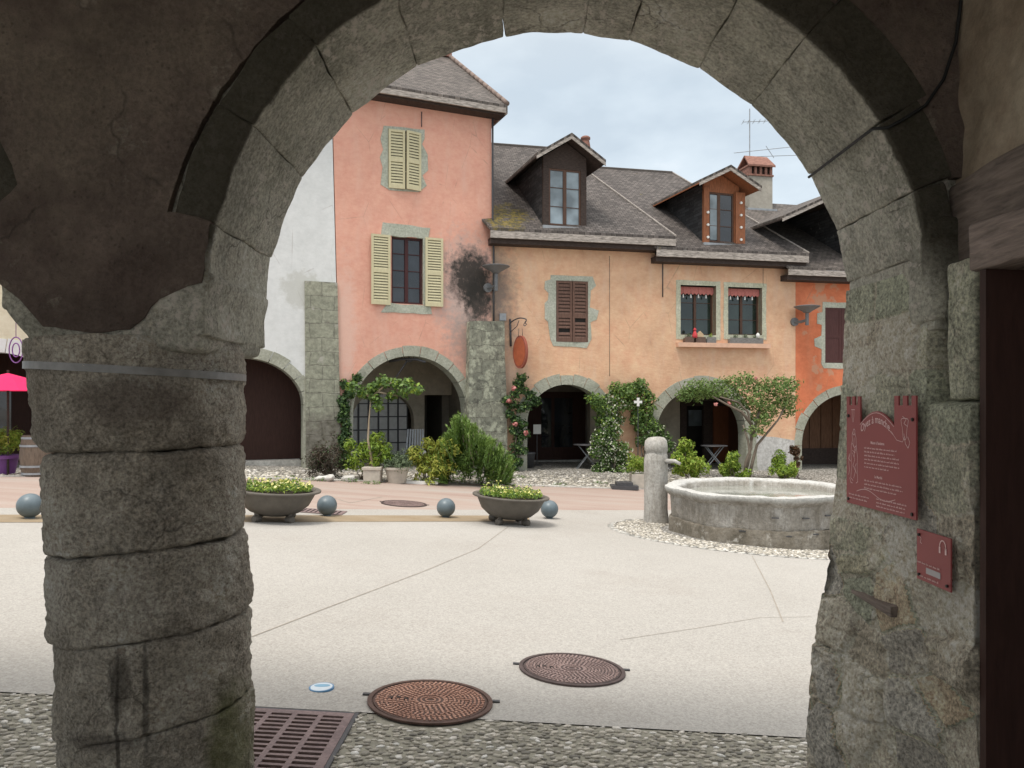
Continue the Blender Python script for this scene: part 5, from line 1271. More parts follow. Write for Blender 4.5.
# drain pipes, cables, junction box
def cable(name, pts, r, mat, label, cat):
    m = MB(); m.tube(pts, r, 7); o = m.build(name, mat, origin=pts[0], smooth=True); return tag(o, label, cat)
cable('conduit_pipe', [FP.w(*FP.S(469, y), .03) for y in (340, 380, 420, 462)], .022, M['kerb'], 'thin pale pipe running down beside the mossy buttress', 'pipe')
cable('drain_pipe', [FP.w(*FP.S(491.5, y), .09) for y in (120, 160, 200, 236)] + [FP.w(*FP.S(493, y), .05) for y in (250, 290, 322)], .028, M['iron'], 'thin dark pipe down the right corner of the pink house', 'pipe')
bxm = MB(); q = FO.S(502, 318); FO.bx(bxm, q[0] - .08, q[0] + .10, q[1] - .08, q[1] + .12, 0, .1); tag(bxm.build('junction_box', M['zinc'], origin=FO.w(q[0], q[1], 0)), 'small grey junction box above the oval sign', 'box')
cable('hanging_chain', [FO.w(*FO.S(662.5, y), .02) for y in (260, 275, 297)], .016, M['iron'], 'short dark cable hanging down the apricot wall under the step in the eaves', 'cable')
cable('wall_cable', [FP.w(*FP.S(421.5, y), .015) for y in (112, 118, 127)], .012, M['iron'], 'short thin crack line cable above the upper green shutters', 'cable')
cable('wall_cable', [FO.w(*FO.S(609.5, y), .008) for y in (256, 300, 340, 376)], .006, M['inner'], 'very thin vertical cable on the apricot wall right of the brown shutters', 'cable')
cable('wall_cable', [FO.w(*FO.S(763, y), .008) for y in (262, 275, 286)], .006, M['inner'], 'very thin vertical cable above the right valanced window', 'cable')
# things on the window sill
BXc = ['shutbrown', 'framebrown', 'zinc', 'zinc']
def sillthing(px, kind, lab, i):
    s_, z_ = FO.S(px, 343.6, .07); z_ = sl0[3]; c = FO.w(s_, z_, .07); return s_, z_
LB = ['brown wooden window box left of the bird house on the sill', 'brown wooden window box carrying the little bird house on the sill', 'grey window box between the two valanced windows', 'long grey window box under the right valanced window']
boxes = [(684, 693, 0), (695, 704.5, 1), (706, 715, 2), (729, 762, 3)]
mpot = {}
for a, b, i in boxes:
    sa, sb_ = FO.S(a, 343, .07)[0], FO.S(b, 343, .07)[0]; m = MB(); z_ = sl0[3] + .002
    if i == 0: a_ = sa
    m.slab([rp4((sa, z_, sb_, z_ + .17)) ], FO.w, .15, .13); m.slab([rp4((sa, z_, sb_, z_ + .17))], FO.w, .0, -.02); m.slab([rp4((sa + .002, z_ + .001, sb_ - .002, z_ + .13))], FO.w, .13, .0)
    o = m.build('window_box', wood('window_box_wood', (.14, .09, .07) if i < 2 else (.20, .19, .18), (3, 3, 9), .3), origin=FO.w((sa + sb_) / 2, z_, .07)); tag(o, LB[i], 'window box', 'window boxes on the apricot sill'); mpot[i] = (sa, sb_, z_ + .17)
s_, z_ = FO.S(709.5, 343, .07)[0], mpot[2][2]
bh = MB(); q = (mpot[1][0] + mpot[1][1]) / 2; z_ = mpot[1][2] - .04; bh.slab([[(q - .10, z_), (q + .10, z_), (q + .10, z_ + .12), (q, z_ + .22), (q - .10, z_ + .12)]], FO.w, .12, .02)
tag(bh.build('bird_house', simple('pale_bird_house_wood', (.52, .38, .24), .8, .2), origin=FO.w(q, z_, .07)), 'tiny gabled bird house of pale wood on the window sill', 'bird house')
# ------------------------------------------------------------------ plants
SILLP = True
def leaves(ctrs, nrm, size, asp=.5, fold=.25, tone=None):
    """two-triangle folded leaves -> (V, F, tone)"""
    n = len(ctrs); t = rng.normal(size=(n, 3)); nrm = nrm / (np.linalg.norm(nrm, axis=1, keepdims=True) + 1e-9)
    u = np.cross(nrm, t); u /= np.linalg.norm(u, axis=1, keepdims=True) + 1e-9; v = np.cross(nrm, u)
    L_ = size[:, None]; W_ = L_ * asp
    a = ctrs - u * L_ * .5; b = ctrs + u * L_ * .5; c = ctrs + v * W_ * .5 + nrm * L_ * fold * .3; d = ctrs - v * W_ * .5 + nrm * L_ * fold * .3
    V = np.stack([a, c, b, d], 1).reshape(-1, 3); k = np.arange(n)[:, None] * 4
    Fq = np.concatenate([k + np.array([[0, 1, 2]]), k + np.array([[0, 2, 3]])], 0)
    tn = tone if tone is not None else rng.beta(2, 2, n)
    return V, Fq, np.repeat(tn, 4)
def clump_pts(clumps, n):
    """clumps: [(centre, (rx,ry,rz), weight)]"""
    w_ = np.array([c[2] if len(c) > 2 else c[1][0] * c[1][2] for c in clumps]); w_ = w_ / w_.sum(); P_ = []; N_ = []; Tn = []
    for c, q in zip(clumps, w_):
        k = max(3, int(n * q)); d = rng.normal(size=(k, 3)); d /= np.linalg.norm(d, axis=1, keepdims=True); r = rng.uniform(.25, 1, k) ** .5
        lump = 1 + .28 * np.sin(d[:, 0] * 5 + c[0][0] * 7) * np.cos(d[:, 2] * 6 + c[0][2] * 5)
        P_.append(np.array(c[0])[None] + d * (r * lump)[:, None] * np.array(c[1])[None]); nn = d + rng.normal(0, .6, (k, 3)) + np.array([[0, -.2, .5]]); N_.append(nn)
        Tn.append(np.clip(rng.beta(2, 2, k) * .7 + rng.uniform(0, .3), 0, 1))
    return np.concatenate(P_), np.concatenate(N_), np.concatenate(Tn)
def foliage(name, parent, clumps, n, size, mat, asp=.5, var=.35, origin=None):
    p, nn, tn = clump_pts(clumps, n); sz = size * rng.uniform(1 - var, 1 + var, len(p)); V, Fq, t = leaves(p, nn, sz, asp, tone=tn)
    return npmesh(name, V, Fq, mat, parent, t, origin)
def subclumps(c, r, n, sr, flat=1):
    """many small clumps inside an ellipsoid: gives an uneven outline"""
    o = []
    for i in range(n):
        d = rng.normal(size=3); d /= np.linalg.norm(d); q = np.array(c) + d * np.array(r) * rng.uniform(.35, 1.0); s_ = sr * rng.uniform(.6, 1.3); o.append((tuple(q), (s_, s_, s_ * flat), s_ * s_))
    return o
def stems(name, parent, paths, rad, mat):
    m = MB()
    for p in paths:
        k = len(p); m.tube(p, [rad * (1 - .6 * i / (k - 1)) for i in range(k)], 6)
    return m.build(name, mat, parent, smooth=True)
def grow(a, b, n=6, wob=.05):
    a, b = Vector(a), Vector(b); return [a.lerp(b, i / n) + (Vector((rng.normal(0, wob), rng.normal(0, wob), rng.normal(0, wob * .3))) if 0 < i < n else Vector()) for i in range(n + 1)]
LG = leafmat('yellow_green_leaves', (.08, .15, .012), (.21, .32, .035), (.42, .48, .09)); LM = leafmat('mid_green_leaves', (.035, .075, .018), (.10, .18, .04), (.24, .34, .10))
LD = leafmat('dark_green_leaves', (.016, .038, .012), (.04, .085, .025), (.08, .14, .05)); LR = leafmat('rosemary_needles', (.04, .08, .018), (.105, .19, .035), (.22, .33, .075)); LGR = leafmat('grey_green_leaves', (.05, .075, .04), (.12, .17, .09), (.22, .27, .15))
LV = leafmat('variegated_leaves', (.10, .13, .02), (.30, .34, .05), (.55, .50, .12)); LB_ = leafmat('dry_brown_foliage', (.02, .014, .01), (.05, .035, .022), (.10, .075, .045)); LW = leafmat('white_blossom', (.42, .44, .30), (.60, .61, .48), (.74, .74, .64))
LPK = leafmat('pink_blossom', (.45, .12, .12), (.62, .26, .24), (.75, .42, .38)); LY = leafmat('yellow_blossom', (.55, .50, .12), (.75, .70, .25), (.85, .82, .5)); LT = leafmat('rose_arch_leaves', (.06, .11, .025), (.14, .22, .055), (.30, .38, .14))
BARK = wood('grey_brown_bark', (.17, .14, .11), (14, 14, 2), .35, .9, .6); BARKP = wood('pale_stake_wood', (.34, .28, .20), (14, 14, 2), .25, .85, .3)
TERR = simple('pale_stone_pot', (.46, .42, .36), .9, .15, 8, .4); SOIL = simple('dark_soil', (.04, .03, .022), .95, .3, 30, .6)
def gp(px, py, up=0): v = ghit(px, py); v.z += up; return v
def PP(px, py, Y): v = P(px, py, Y); return (v.x, v.y, v.z)
# potted standard tree in the pink arch
b = gp(373, 482); Yp = b.y
t = thing('potted_tree', b, 'slim potted tree with leafy top growing from the square pale pot before the pink arch', 'potted tree')
m = MB(); w_ = 17 / F_ * Yp / 2; h_ = (482 - 467) / F_ * Yp
m.hexa([b + Vector((x * w_ * (1 if z else .92), y * w_, z * h_)) for z in (0, 1) for y in (-1, 1) for x in (-1, 1)]); m.hexa([b + Vector((x * (w_ + .02), y * (w_ + .02), h_ - .05 + z * .055)) for z in (0, 1) for y in (-1, 1) for x in (-1, 1)]); m.build('pot', TERR, t)
top = Vector(PP(371, 398, Yp)); stems('trunk', t, [[b + Vector((0, 0, h_)), Vector(PP(368, 440, Yp)), Vector(PP(369, 420, Yp)), top], [top, Vector(PP(385, 385, Yp)), Vector(PP(402, 380, Yp))], [top, Vector(PP(360, 388, Yp))], [top, Vector(PP(378, 392, Yp)), Vector(PP(398, 396, Yp))]], .032, BARKP)
cl_ = [(PP(356 + k * 7 + rng.normal(0, 2), 391 - 8 * math.sin(k / 3) + rng.normal(0, 4), Yp + rng.normal(0, .15)), (.16, .18, .13)) for k in range(10)] + [(PP(x, y, Yp), (.15, .2, .13)) for x, y in ((352, 386), (362, 394), (372, 388), (384, 382), (396, 384), (404, 393), (392, 396), (378, 407), (375, 398))]
foliage('crown', t, cl_, 900, .11, LM, .55); foliage('crown', t, cl_[8:], 260, .10, LG, .55)
# shrub around its foot
def shrub(label, px, py, clumps_px, n, size, mat, Y=None, asp=.5, group=None, mat2=None, name='shrub', cat='shrub', up=None, nst=7, flat=1.0, sub=0):
    b = gp(px, py); Yp = (Y or b.y); 
    if Y: b = Vector(((px - HX) / F_ * Y, Y, G((px - HX) / F_ * Y, Y)))
    t = thing(name, b, label, cat, group)
    cl_ = []
    for (x, y, rx, ry) in clumps_px:
        c = Vector(PP(x, y, Yp)) + Vector((0, rng.normal(0, .08), 0)); r_ = (rx / F_ * Yp, max(rx, ry) / F_ * Yp * .8, ry / F_ * Yp)
        if sub: cl_ += subclumps(c, r_, sub, min(r_[0], r_[2]) * .58)
        else: cl_.append((tuple(c), r_))
    foliage('foliage', t, cl_, int(n * 2.4), size, mat, asp)
    if mat2: foliage('foliage', t, cl_, int(n * .3), size, mat2, asp)
    stems('stem', t, [grow(b + Vector((rng.normal(0, .04), rng.normal(0, .04), 0)), cl_[int(rng.integers(len(cl_)))][0], 5, .03) for _ in range(nst)], .014, BARK)
    return t
shrub('airy yellow green shrub round the foot of the slim potted tree', 360, 480, [(358, 448, 13, 10), (375, 442, 12, 9), (366, 458, 17, 11), (384, 452, 9, 10), (350, 461, 8, 8), (376, 464, 10, 6)], 900, .105, LG, asp=.32, sub=9, mat2=LM)
# second pot
b = gp(397, 483); Yp = b.y; t = thing('potted_shrub', b, 'round grey green shrub in a tapered pale pot left of the parasol foot', 'potted plant')
m = MB(); h_ = 16 / F_ * Yp; m.lathe([(.0, .0), (.20, 0), (.265, h_ * .85), (.285, h_ * .86), (.285, h_), (.24, h_), (.23, h_ * .85), (0, h_ * .85)], 4 * 8, tuple(b), c=.6); m.build('pot', TERR, t, smooth=True, auto=40)
foliage('foliage', t, subclumps(PP(398, 462, Yp), (.36, .33, .22), 30, .13), 1800, .055, LGR, .3)
# choisya, rosemary, dry shrub
shrub('bright yellow green shrub at the left foot of the big rosemary', 428, 484, [(432, 450, 14, 10), (424, 462, 15, 12), (440, 462, 12, 12), (430, 474, 16, 10), (447, 448, 9, 8), (414, 455, 8, 7)], 1100, .115, LV, asp=.28, sub=10, mat2=LG)
# rosemary: upright sprays of needles
b = gp(474, 486); Yp = b.y + .15; t = thing('rosemary_bush', b, 'big dark green rosemary bush with upright sprays in front of the buttress', 'bush')
VV = []; FF = []; TT = []; off = 0; sp = []
for k in range(380):
    x = rng.uniform(436, 512); top_ = np.interp(x, [434, 446, 458, 466, 480, 490, 500, 513], [462, 430, 412, 416, 430, 436, 444, 462]) + abs(rng.normal(0, 12)); ln = rng.uniform(18, 32)
    lean = (x - 472) / 40 * 8 + rng.normal(0, 2.5); Y_ = Yp + rng.normal(0, .35); a = np.array(PP(x - lean, min(top_ + ln, 484), Y_)); c = np.array(PP(x + lean * .3, top_, Y_)); nn = 44
    tt_ = rng.uniform(0, 1, nn) ; ctr = a + (c - a) * tt_[:, None]; d = (c - a) / np.linalg.norm(c - a); side = rng.normal(size=(nn, 3)); side -= (side @ d)[:, None] * d; side /= np.linalg.norm(side, axis=1, keepdims=True)
    tip = ctr + side * .06 + d * .08; wv = np.cross(side, d) * .013
    VV.append(np.stack([ctr - wv, ctr + wv, tip], 1).reshape(-1, 3)); FF.append(np.arange(nn * 3).reshape(-1, 3) + off); off += nn * 3; TT.append(np.repeat(np.clip(rng.beta(2, 2, nn) * .5 + .5 * tt_, 0, 1), 3)); sp.append([Vector(a), Vector(c)])
# denser dark core
npmesh('foliage', np.concatenate(VV), np.concatenate(FF), LR, t, np.concatenate(TT))
foliage('foliage', t, subclumps(PP(473, 463, Yp), (.85, .45, .48), 60, .2), 4200, .10, LR, .25)
foliage('foliage', t, subclumps(PP(461, 438, Yp), (.40, .3, .50), 25, .16), 1500, .10, LR, .25)
stems('stem', t, sp[:90], .009, BARK)
shrub('dried dark brown shrub against the stone corner pier of the white house', 327, 478, [(322, 455, 13, 16), (334, 448, 9, 12), (330, 466, 16, 10), (314, 468, 8, 9), (341, 462, 5, 12), (325, 462, 16, 16)], 900, .085, LB_, asp=.22, sub=14, nst=26, mat2=LD)
# ivy on the pier of the pink arch
b = gp(347, 472); b = FP.w(FP.S(348, 470)[0], G(b.x, b.y), .1); t = thing('climbing_ivy', b, 'narrow climbing ivy up the left side of the pink arch', 'climbing plant')
cl_ = [(tuple(FP.w(*FP.S(346 + rng.normal(0, 2.5), y, .12), .12)), (.13, .10, .14)) for y in range(384, 472, 5)] + [(tuple(FP.w(*FP.S(x, y, .12), .12)), (.14, .1, .12)) for x, y in ((352, 384), (357, 378), (350, 394))]
foliage('foliage', t, cl_, 1700, .085, LD, .8); foliage('foliage', t, cl_, 500, .08, LM, .8); stems('stem', t, [grow(b, FP.w(*FP.S(350, 385, .1), .08), 8, .03)], .02, BARK)
# rose on the orange wall left of the first arch
b = FO.w(FO.S(511, 468)[0], G(.1, 21.3), .25); t = thing('climbing_rose', b, 'climbing rose with a few pink blooms left of the first orange arch', 'climbing plant')
cl_ = [(tuple(FO.w(*FO.S(x, y, .25), .25)), (.17, .14, .15)) for x, y in ((518, 384), (524, 390), (531, 396), (536, 402), (515, 394), (512, 404), (520, 408), (528, 405), (510, 414), (516, 420), (522, 424), (514, 430), (519, 438), (525, 434), (516, 446), (522, 450), (512, 456), (518, 462), (513, 468), (522, 378), (507, 400))]
foliage('foliage', t, cl_, 2600, .085, LD, .6); foliage('foliage', t, cl_, 900, .08, LM, .6)
fl = [(tuple(FO.w(*FO.S(x, y, .4), .42)), (.07, .05, .065)) for x, y in ((513.5, 388), (515, 424), (526, 433), (509, 401), (534, 399))]
foliage('blossom', t, fl[:4], 110, .07, LPK, .9); stems('stem', t, [grow(b, FO.w(*FO.S(517, 400, .2), .22), 9, .05), grow(b, FO.w(*FO.S(522, 440, .2), .25), 6, .05)], .022, BARK)
# jasmine between the arches
b = FO.w(FO.S(610, 474)[0], G(2.8, 22), .35); t = thing('flowering_jasmine', b, 'tall jasmine covered in small white flowers on the pier between the orange arches', 'climbing plant')
ax = [(600, 470), (612, 474), (622, 470), (606, 458), (618, 458), (600, 446), (611, 446), (623, 448), (603, 434), (614, 432), (607, 422), (618, 420), (612, 410), (620, 404), (612, 398), (621, 394), (616, 388), (628, 392), (598, 440), (596, 452), (627, 460), (602, 420), (600, 408), (592, 399), (598, 402)]
cl_ = [(tuple(FO.w(*FO.S(x, y, .35), .35 + rng.normal(0, .05))), (.25, .2, .22)) for x, y in ax]
foliage('foliage', t, cl_, 7000, .085, LM, .5); foliage('foliage', t, cl_[7:], 700, .08, LG, .5)
foliage('blossom', t, [(c[0], (c[1][0] * 1.12, c[1][1] * 1.2, c[1][2] * 1.1)) for c in cl_[:15] + cl_[18:21]], 1500, .052, LW, .9)
stems('stem', t, [grow(b, cl_[k][0], 8, .06) for k in (5, 9, 14, 16)], .02, BARK)
b = FO.w(FO.S(640, 472)[0], G(3.8, 22.2), .3); t = thing('climbing_vine', b, 'leafy green vine behind the fountain post with arching top shoots', 'climbing plant')
ax = [(636, 388), (644, 392), (632, 396), (640, 402), (648, 408), (638, 412), (646, 418), (652, 424), (641, 428), (650, 434), (658, 430), (664, 438), (642, 440), (655, 444), (668, 446), (636, 420), (630, 404), (650, 398), (628, 388), (641, 384)]
cl_ = [(tuple(FO.w(*FO.S(x, y, .3), .3)), (.22, .18, .19)) for x, y in ax]
foliage('foliage', t, cl_, 4600, .085, LM, .55); foliage('foliage', t, cl_[:9], 350, .085, LG, .5); foliage('blossom', t, cl_[9:15] + cl_[:2], 240, .05, LW, .9); stems('stem', t, [grow(b, cl_[k][0], 8, .08) for k in (4, 9, 13, 19, 2)], .018, BARK)
# white cross on a stake
s_, z_ = FO.S(638, 402, .55); b = FO.w(s_, G(3.9, 21.9), .55); t = thing('cross_marker', b, 'small white cross on a thin stake among the vines between the arches', 'cross')
m = MB(); m.tube([b, FO.w(s_, z_ - .1, .55)], .012, 6); m.build('stake', M['iron'], t)
m = MB(); k_ = .11
m.slab([[(s_ + x * k_, z_ + y * k_) for x, y in ((-.35, -1.1), (.35, -1.1), (.3, -.3), (1.1, -.35), (1.1, .35), (.3, .3), (.35, 1.1), (-.35, 1.1), (-.3, .3), (-1.1, .35), (-1.1, -.35), (-.3, -.3))]], FO.w, .57, .545); m.build('cross', M['whitecloth'], t)
# pot with bush by the post, dark base
b = gp(639, 488); b = Vector((b.x, b.y, b.z)); Yp = b.y; t = thing('potted_shrub', b, 'small green shrub in a pale square planter just left of the fountain post', 'potted plant')
m = MB(); w_ = .22; h_ = .36; m.hexa([b + Vector((x * w_, y * w_, z * h_)) for z in (0, 1) for y in (-1, 1) for x in (-1, 1)]); m.build('pot', TERR, t)
foliage('foliage', t, subclumps(PP(638, 464, Yp), (.26, .24, .24), 24, .12), 1100, .07, LG, .35)
b = gp(624, 489); m = MB(); m.hexa([b + Vector((x * .33, y * .25, z * .10)) for z in (0, 1) for y in (-1, 1) for x in (-1, 1)]); m.hexa([b + Vector((x * .2, y * .2, .10 + z * .08)) for z in (0, 1) for y in (-1, 1) for x in (-1, 1)]); o = m.build('stone_weight', M['iron'], origin=b); tag(o, 'dark square weight lying on the gravel left of the pale planter', 'weight')
# shrubs behind the fountain
shrub('bright yellow green conical shrub between post and second arch', 690, 474, [(687, 448, 8, 9), (684, 462, 13, 9), (696, 464, 11, 10), (690, 471, 15, 8), (679, 470, 8, 7)], 1300, .10, LG, Y=20.3, asp=.35, sub=9, mat2=LV)
shrub('low yellow green shrub under the table in front of the second arch', 735, 474, [(731, 460, 8, 7), (736, 470, 12, 8), (726, 468, 7, 7), (744, 474, 8, 6)], 900, .095, LG, Y=20.5, asp=.35, sub=8, mat2=LM)
shrub('loose green shrub at the pale pier foot between the orange and red arches', 780, 476, [(782, 462, 9, 9), (776, 470, 10, 8), (789, 468, 8, 8), (784, 474, 13, 6)], 1000, .09, LG, Y=21.0, asp=.3, sub=8, mat2=LM)
shrub('small reddish brown shrub at the left foot of the red arch', 796, 478, [(794, 452, 5, 7), (798, 462, 4, 8), (795, 470, 5, 6)], 380, .085, leafmat('reddish_leaves', (.06, .04, .02), (.15, .08, .04), (.25, .13, .08)), Y=21.6, asp=.5, sub=6)
# rose tree arching over the second arch
Yt = 21.0; b = Vector(((746 - HX) / F_ * Yt, Yt, G(5, Yt))); t = thing('arching_vine_tree', b, 'small twisted tree trained in an arc over the right orange arch', 'tree')
paths = [[PP(744, 478, Yt), PP(746, 462, Yt), PP(751, 448, Yt), PP(752, 430, Yt), PP(748, 412, Yt), PP(738, 402, Yt), PP(720, 397, Yt)], [PP(749, 478, Yt), PP(753, 460, Yt), PP(757, 445, Yt), PP(768, 432, Yt), PP(778, 420, Yt), PP(786, 405, Yt)], [PP(751, 440, Yt), PP(757, 420, Yt), PP(762, 400, Yt), PP(756, 385, Yt)], [PP(752, 425, Yt), PP(742, 412, Yt), PP(726, 404, Yt), PP(712, 396, Yt)], [PP(746, 470, Yt), PP(750, 455, Yt), PP(748, 440, Yt), PP(743, 425, Yt)]]
stems('trunk', t, [[Vector(p) for p in q] for q in paths], .05, BARK)
ax = [(688, 392), (694, 386), (700, 394), (706, 386), (713, 392), (720, 384), (727, 392), (734, 382), (741, 390), (746, 378), (753, 386), (760, 392), (766, 384), (774, 390), (780, 382), (786, 390), (790, 400), (782, 402), (773, 400), (764, 406), (756, 400), (748, 404), (757, 416), (764, 420), (756, 430), (770, 412), (738, 400), (792, 384), (684, 396), (788, 410)]
cl_ = [(PP(x, y, Yt + rng.normal(0, .2)), (.26, .27, .20)) for x, y in ax]
foliage('crown', t, cl_, 6200, .08, LT, .5); foliage('crown', t, [(c[0], tuple(q * 1.3 for q in c[1])) for c in cl_], 700, .085, LM, .5)
foliage('blossom', t, [(PP(x, y, Yt - .2), (.05, .05, .04)) for x, y in ((729, 403), (716, 404), (756, 378))], 40, .06, LPK, .9)
# grassy tufts along the foot of the verge
cl_ = []
for px, py in ((315, 481), (372, 484), (520, 478), (600, 484), (350, 482), (560, 486)):
    q = gp(px, py); cl_.append(((q.x, q.y, q.z + .03), (.25, .15, .05)))
tag(foliage('verge_weeds', None, cl_, 500, .06, LM, .25, origin=gp(450, 482)), kind='stuff')
# pale stones beside the dry shrub
for k, (px, w1, lb) in enumerate(((325, .2, 'pale flat boulder lying at the foot of the dry brown shrub'), (348, .13, 'smaller pale boulder left of the square tree pot'))):
    b = gp(px, 481); m = MB(); m.rblock((w1, .13, .06 + .02 * k), lambda x, y, z: (b.x + x, b.y + y, b.z + z + .05), .05, .06, .05, 4, .8, 90 + k); tag(m.build('boulder', M['kerb'], origin=b, smooth=True), lb, 'boulder', 'pale boulders on the verge')
# folded white parasol stand
b = gp(421, 483); t = thing('parasol_stand', b, 'white parasol stand with square base plate between the pots', 'parasol stand')
m = MB(); m.hexa([b + Vector((x * .42, y * .3, z * .07)) for z in (0, 1) for y in (-1, 1) for x in (-1, 1)]); m.build('base_plate', M['whitecloth'], t)
m = MB(); m.tube([b + Vector((.08, 0, .06)), b + Vector((.08, 0, .75))], .04, 10); m.build('tube', M['whitecloth'], t, smooth=True)
# rattan chair in the pink arch
q = FP.w(FP.S(413, 470, -1.2)[0], 0, -1.2); q.z = G(q.x, q.y); t = thing('garden_chair', q, 'grey slatted garden chair half hidden behind plants in the pink arch', 'chair')
for nm, V8 in (('seat', ((-.26, -.24, .40), (.26, .24, .45))), ):
    m = MB(); m.box(q + Vector(V8[0][:3]), q + Vector(V8[1][:3])); m.build(nm, M['zinc'], t)
m = MB()
for k in range(7):
    x = -.24 + k * .08; m.hexa([q + Vector((x + a * .05, y, z)) for (y, z) in ((.22, .45), (.25, .45)) for a in (0, 1)] + [q + Vector((x * .9 + a * .05, y, z)) for (y, z) in ((.38, 1.02), (.41, 1.02)) for a in (0, 1)])
m.build('backrest', M['zinc'], t)
for x, y in ((-.23, -.2), (.23, -.2), (-.23, .2), (.23, .2)):
    m = MB(); m.tube([q + Vector((x, y, 0)), q + Vector((x, y, .42))], .018, 8); m.build('leg', M['zinc'], t)
# lantern hanging in pink arch
s_, z_ = FP.S(409, 357, -.2); b = FP.w(s_, z_, -.2); t = thing('iron_lantern', b, 'small scrolled iron lantern bracket hanging from the crown of the pink arch', 'lantern')
m = MB(); m.tube([b + Vector((.0, 0, .2)), b, b + Vector((0, 0, -.1))], .02, 6)
n = 20; m.tube([b + Vector((.13 * math.cos(a), 0, .0 + .13 * math.sin(a))) for a in [2 * math.pi * k / n for k in range(n + 1)]], .012, 6)
m.tube([b + Vector((-.55, 0, -.12)), b + Vector((-.2, 0, -.06)), b + Vector((.2, 0, -.06)), b + Vector((.45, 0, -.14))], .035, 6); m.tube([b + Vector((-.05, 0, -.1)), b + Vector((-.55, .0, -.85))], .02, 6); m.build('frame', M['iron'], t, smooth=True)
# café tables
def cafe_table(px, py, d, label, topmat):
    s_, z_ = FO.S(px, py, d); q = FO.w(s_, 0, d); q.z = G(q.x, q.y); t = thing('cafe_table', q, label, 'table', 'cafe tables under the orange arches')
    m = MB(); m.lathe([(0, .70), (.40, .70), (.41, .715), (.40, .73), (0, .73)], 28, tuple(q)); m.build('table_top', topmat, t, smooth=True, auto=40)
    for a in (-1, 1):
        m = MB(); m.tube([q + Vector((a * .3, -.16, 0)), q + Vector((-a * .26, -.12, .7))], .016, 7); m.tube([q + Vector((a * .3, .16, 0)), q + Vector((-a * .26, .12, .7))], .016, 7); m.tube([q + Vector((a * .3, -.16, .02)), q + Vector((a * .3, .16, .02))], .014, 7); m.build('leg', M['zinc'], t, smooth=True)
    return t
cafe_table(587, 468, -.4, 'folding round cafe table with crossed legs at the right of the first orange arch', M['iron'])
cafe_table(714, 470, -.3, 'dark cafe table with pale crossed legs inside the second orange arch', M['iron'])
# menu card holder in the first arch
s_, z_ = FO.S(537, 430, -1.6); q = FO.w(s_, 0, -1.6); q.z = G(q.x, q.y); t = thing('menu_stand', q, 'thin black stand holding a white card in the first orange arch', 'menu stand')
m = MB(); m.tube([q, FO.w(s_, z_, -1.6)], .015, 6); m.lathe([(.16, 0), (.16, .02), (0, .03)], 16, tuple(q)); m.build('stand', M['iron'], t)
m = MB(); FO.bx(m, s_ - .12, s_ + .12, z_ - .12, z_ + .17, -1.59, -1.575); m.build('card', M['whitecloth'], t)
s_, z_ = FO.S(528, 455, -.8); q = FO.w(s_, 0, -.8); q.z = G(q.x, q.y); m = MB(); m.lathe([(.17, 0), (.21, .4), (.23, .42), (.22, .46), (.18, .45), (.15, .1), (0, .1)], 20, tuple(q)); tag(m.build('waste_bin', M['iron'], origin=q, smooth=True), 'black round bin just inside the left edge of the first orange arch', 'bin')
# ------------------------------------------------------------------ ball bollards
BALLM = simple('blue_grey_ball_metal', (.11, .145, .165), .42, .12, 8, .08, spec=.5)
m = MB(); rb = .155; m.lathe([(0, -rb)] + [(rb * math.sin(math.pi * k / 20), -rb * math.cos(math.pi * k / 20)) for k in range(1, 20)] + [(0, rb)], 32, (0, 0, rb + .012)); m.lathe([(.06, -.02), (.06, .02)], 16, (0, 0, .0)); m.local = True
ball0 = m.build('ball_bollard', BALLM, smooth=True)
for i, (px, py, lb) in enumerate(((30, 518.5, 'blue grey ball bollard at far left beyond the stone column'), (327, 516, 'blue grey ball bollard just right of the left flower bowl'), (446, 517.5, 'blue grey ball bollard standing alone left of the right flower bowl'), (549.5, 518.5, 'blue grey ball bollard just right of the right flower bowl'))):
    o = ball0 if i == 0 else ball0.copy()
    if i: COL.objects.link(o)
    g = gp(px, py); o.location = g; o.rotation_euler = (0, 0, i * 1.3); tag(o, lb, 'bollard', 'ball bollards along the channel')
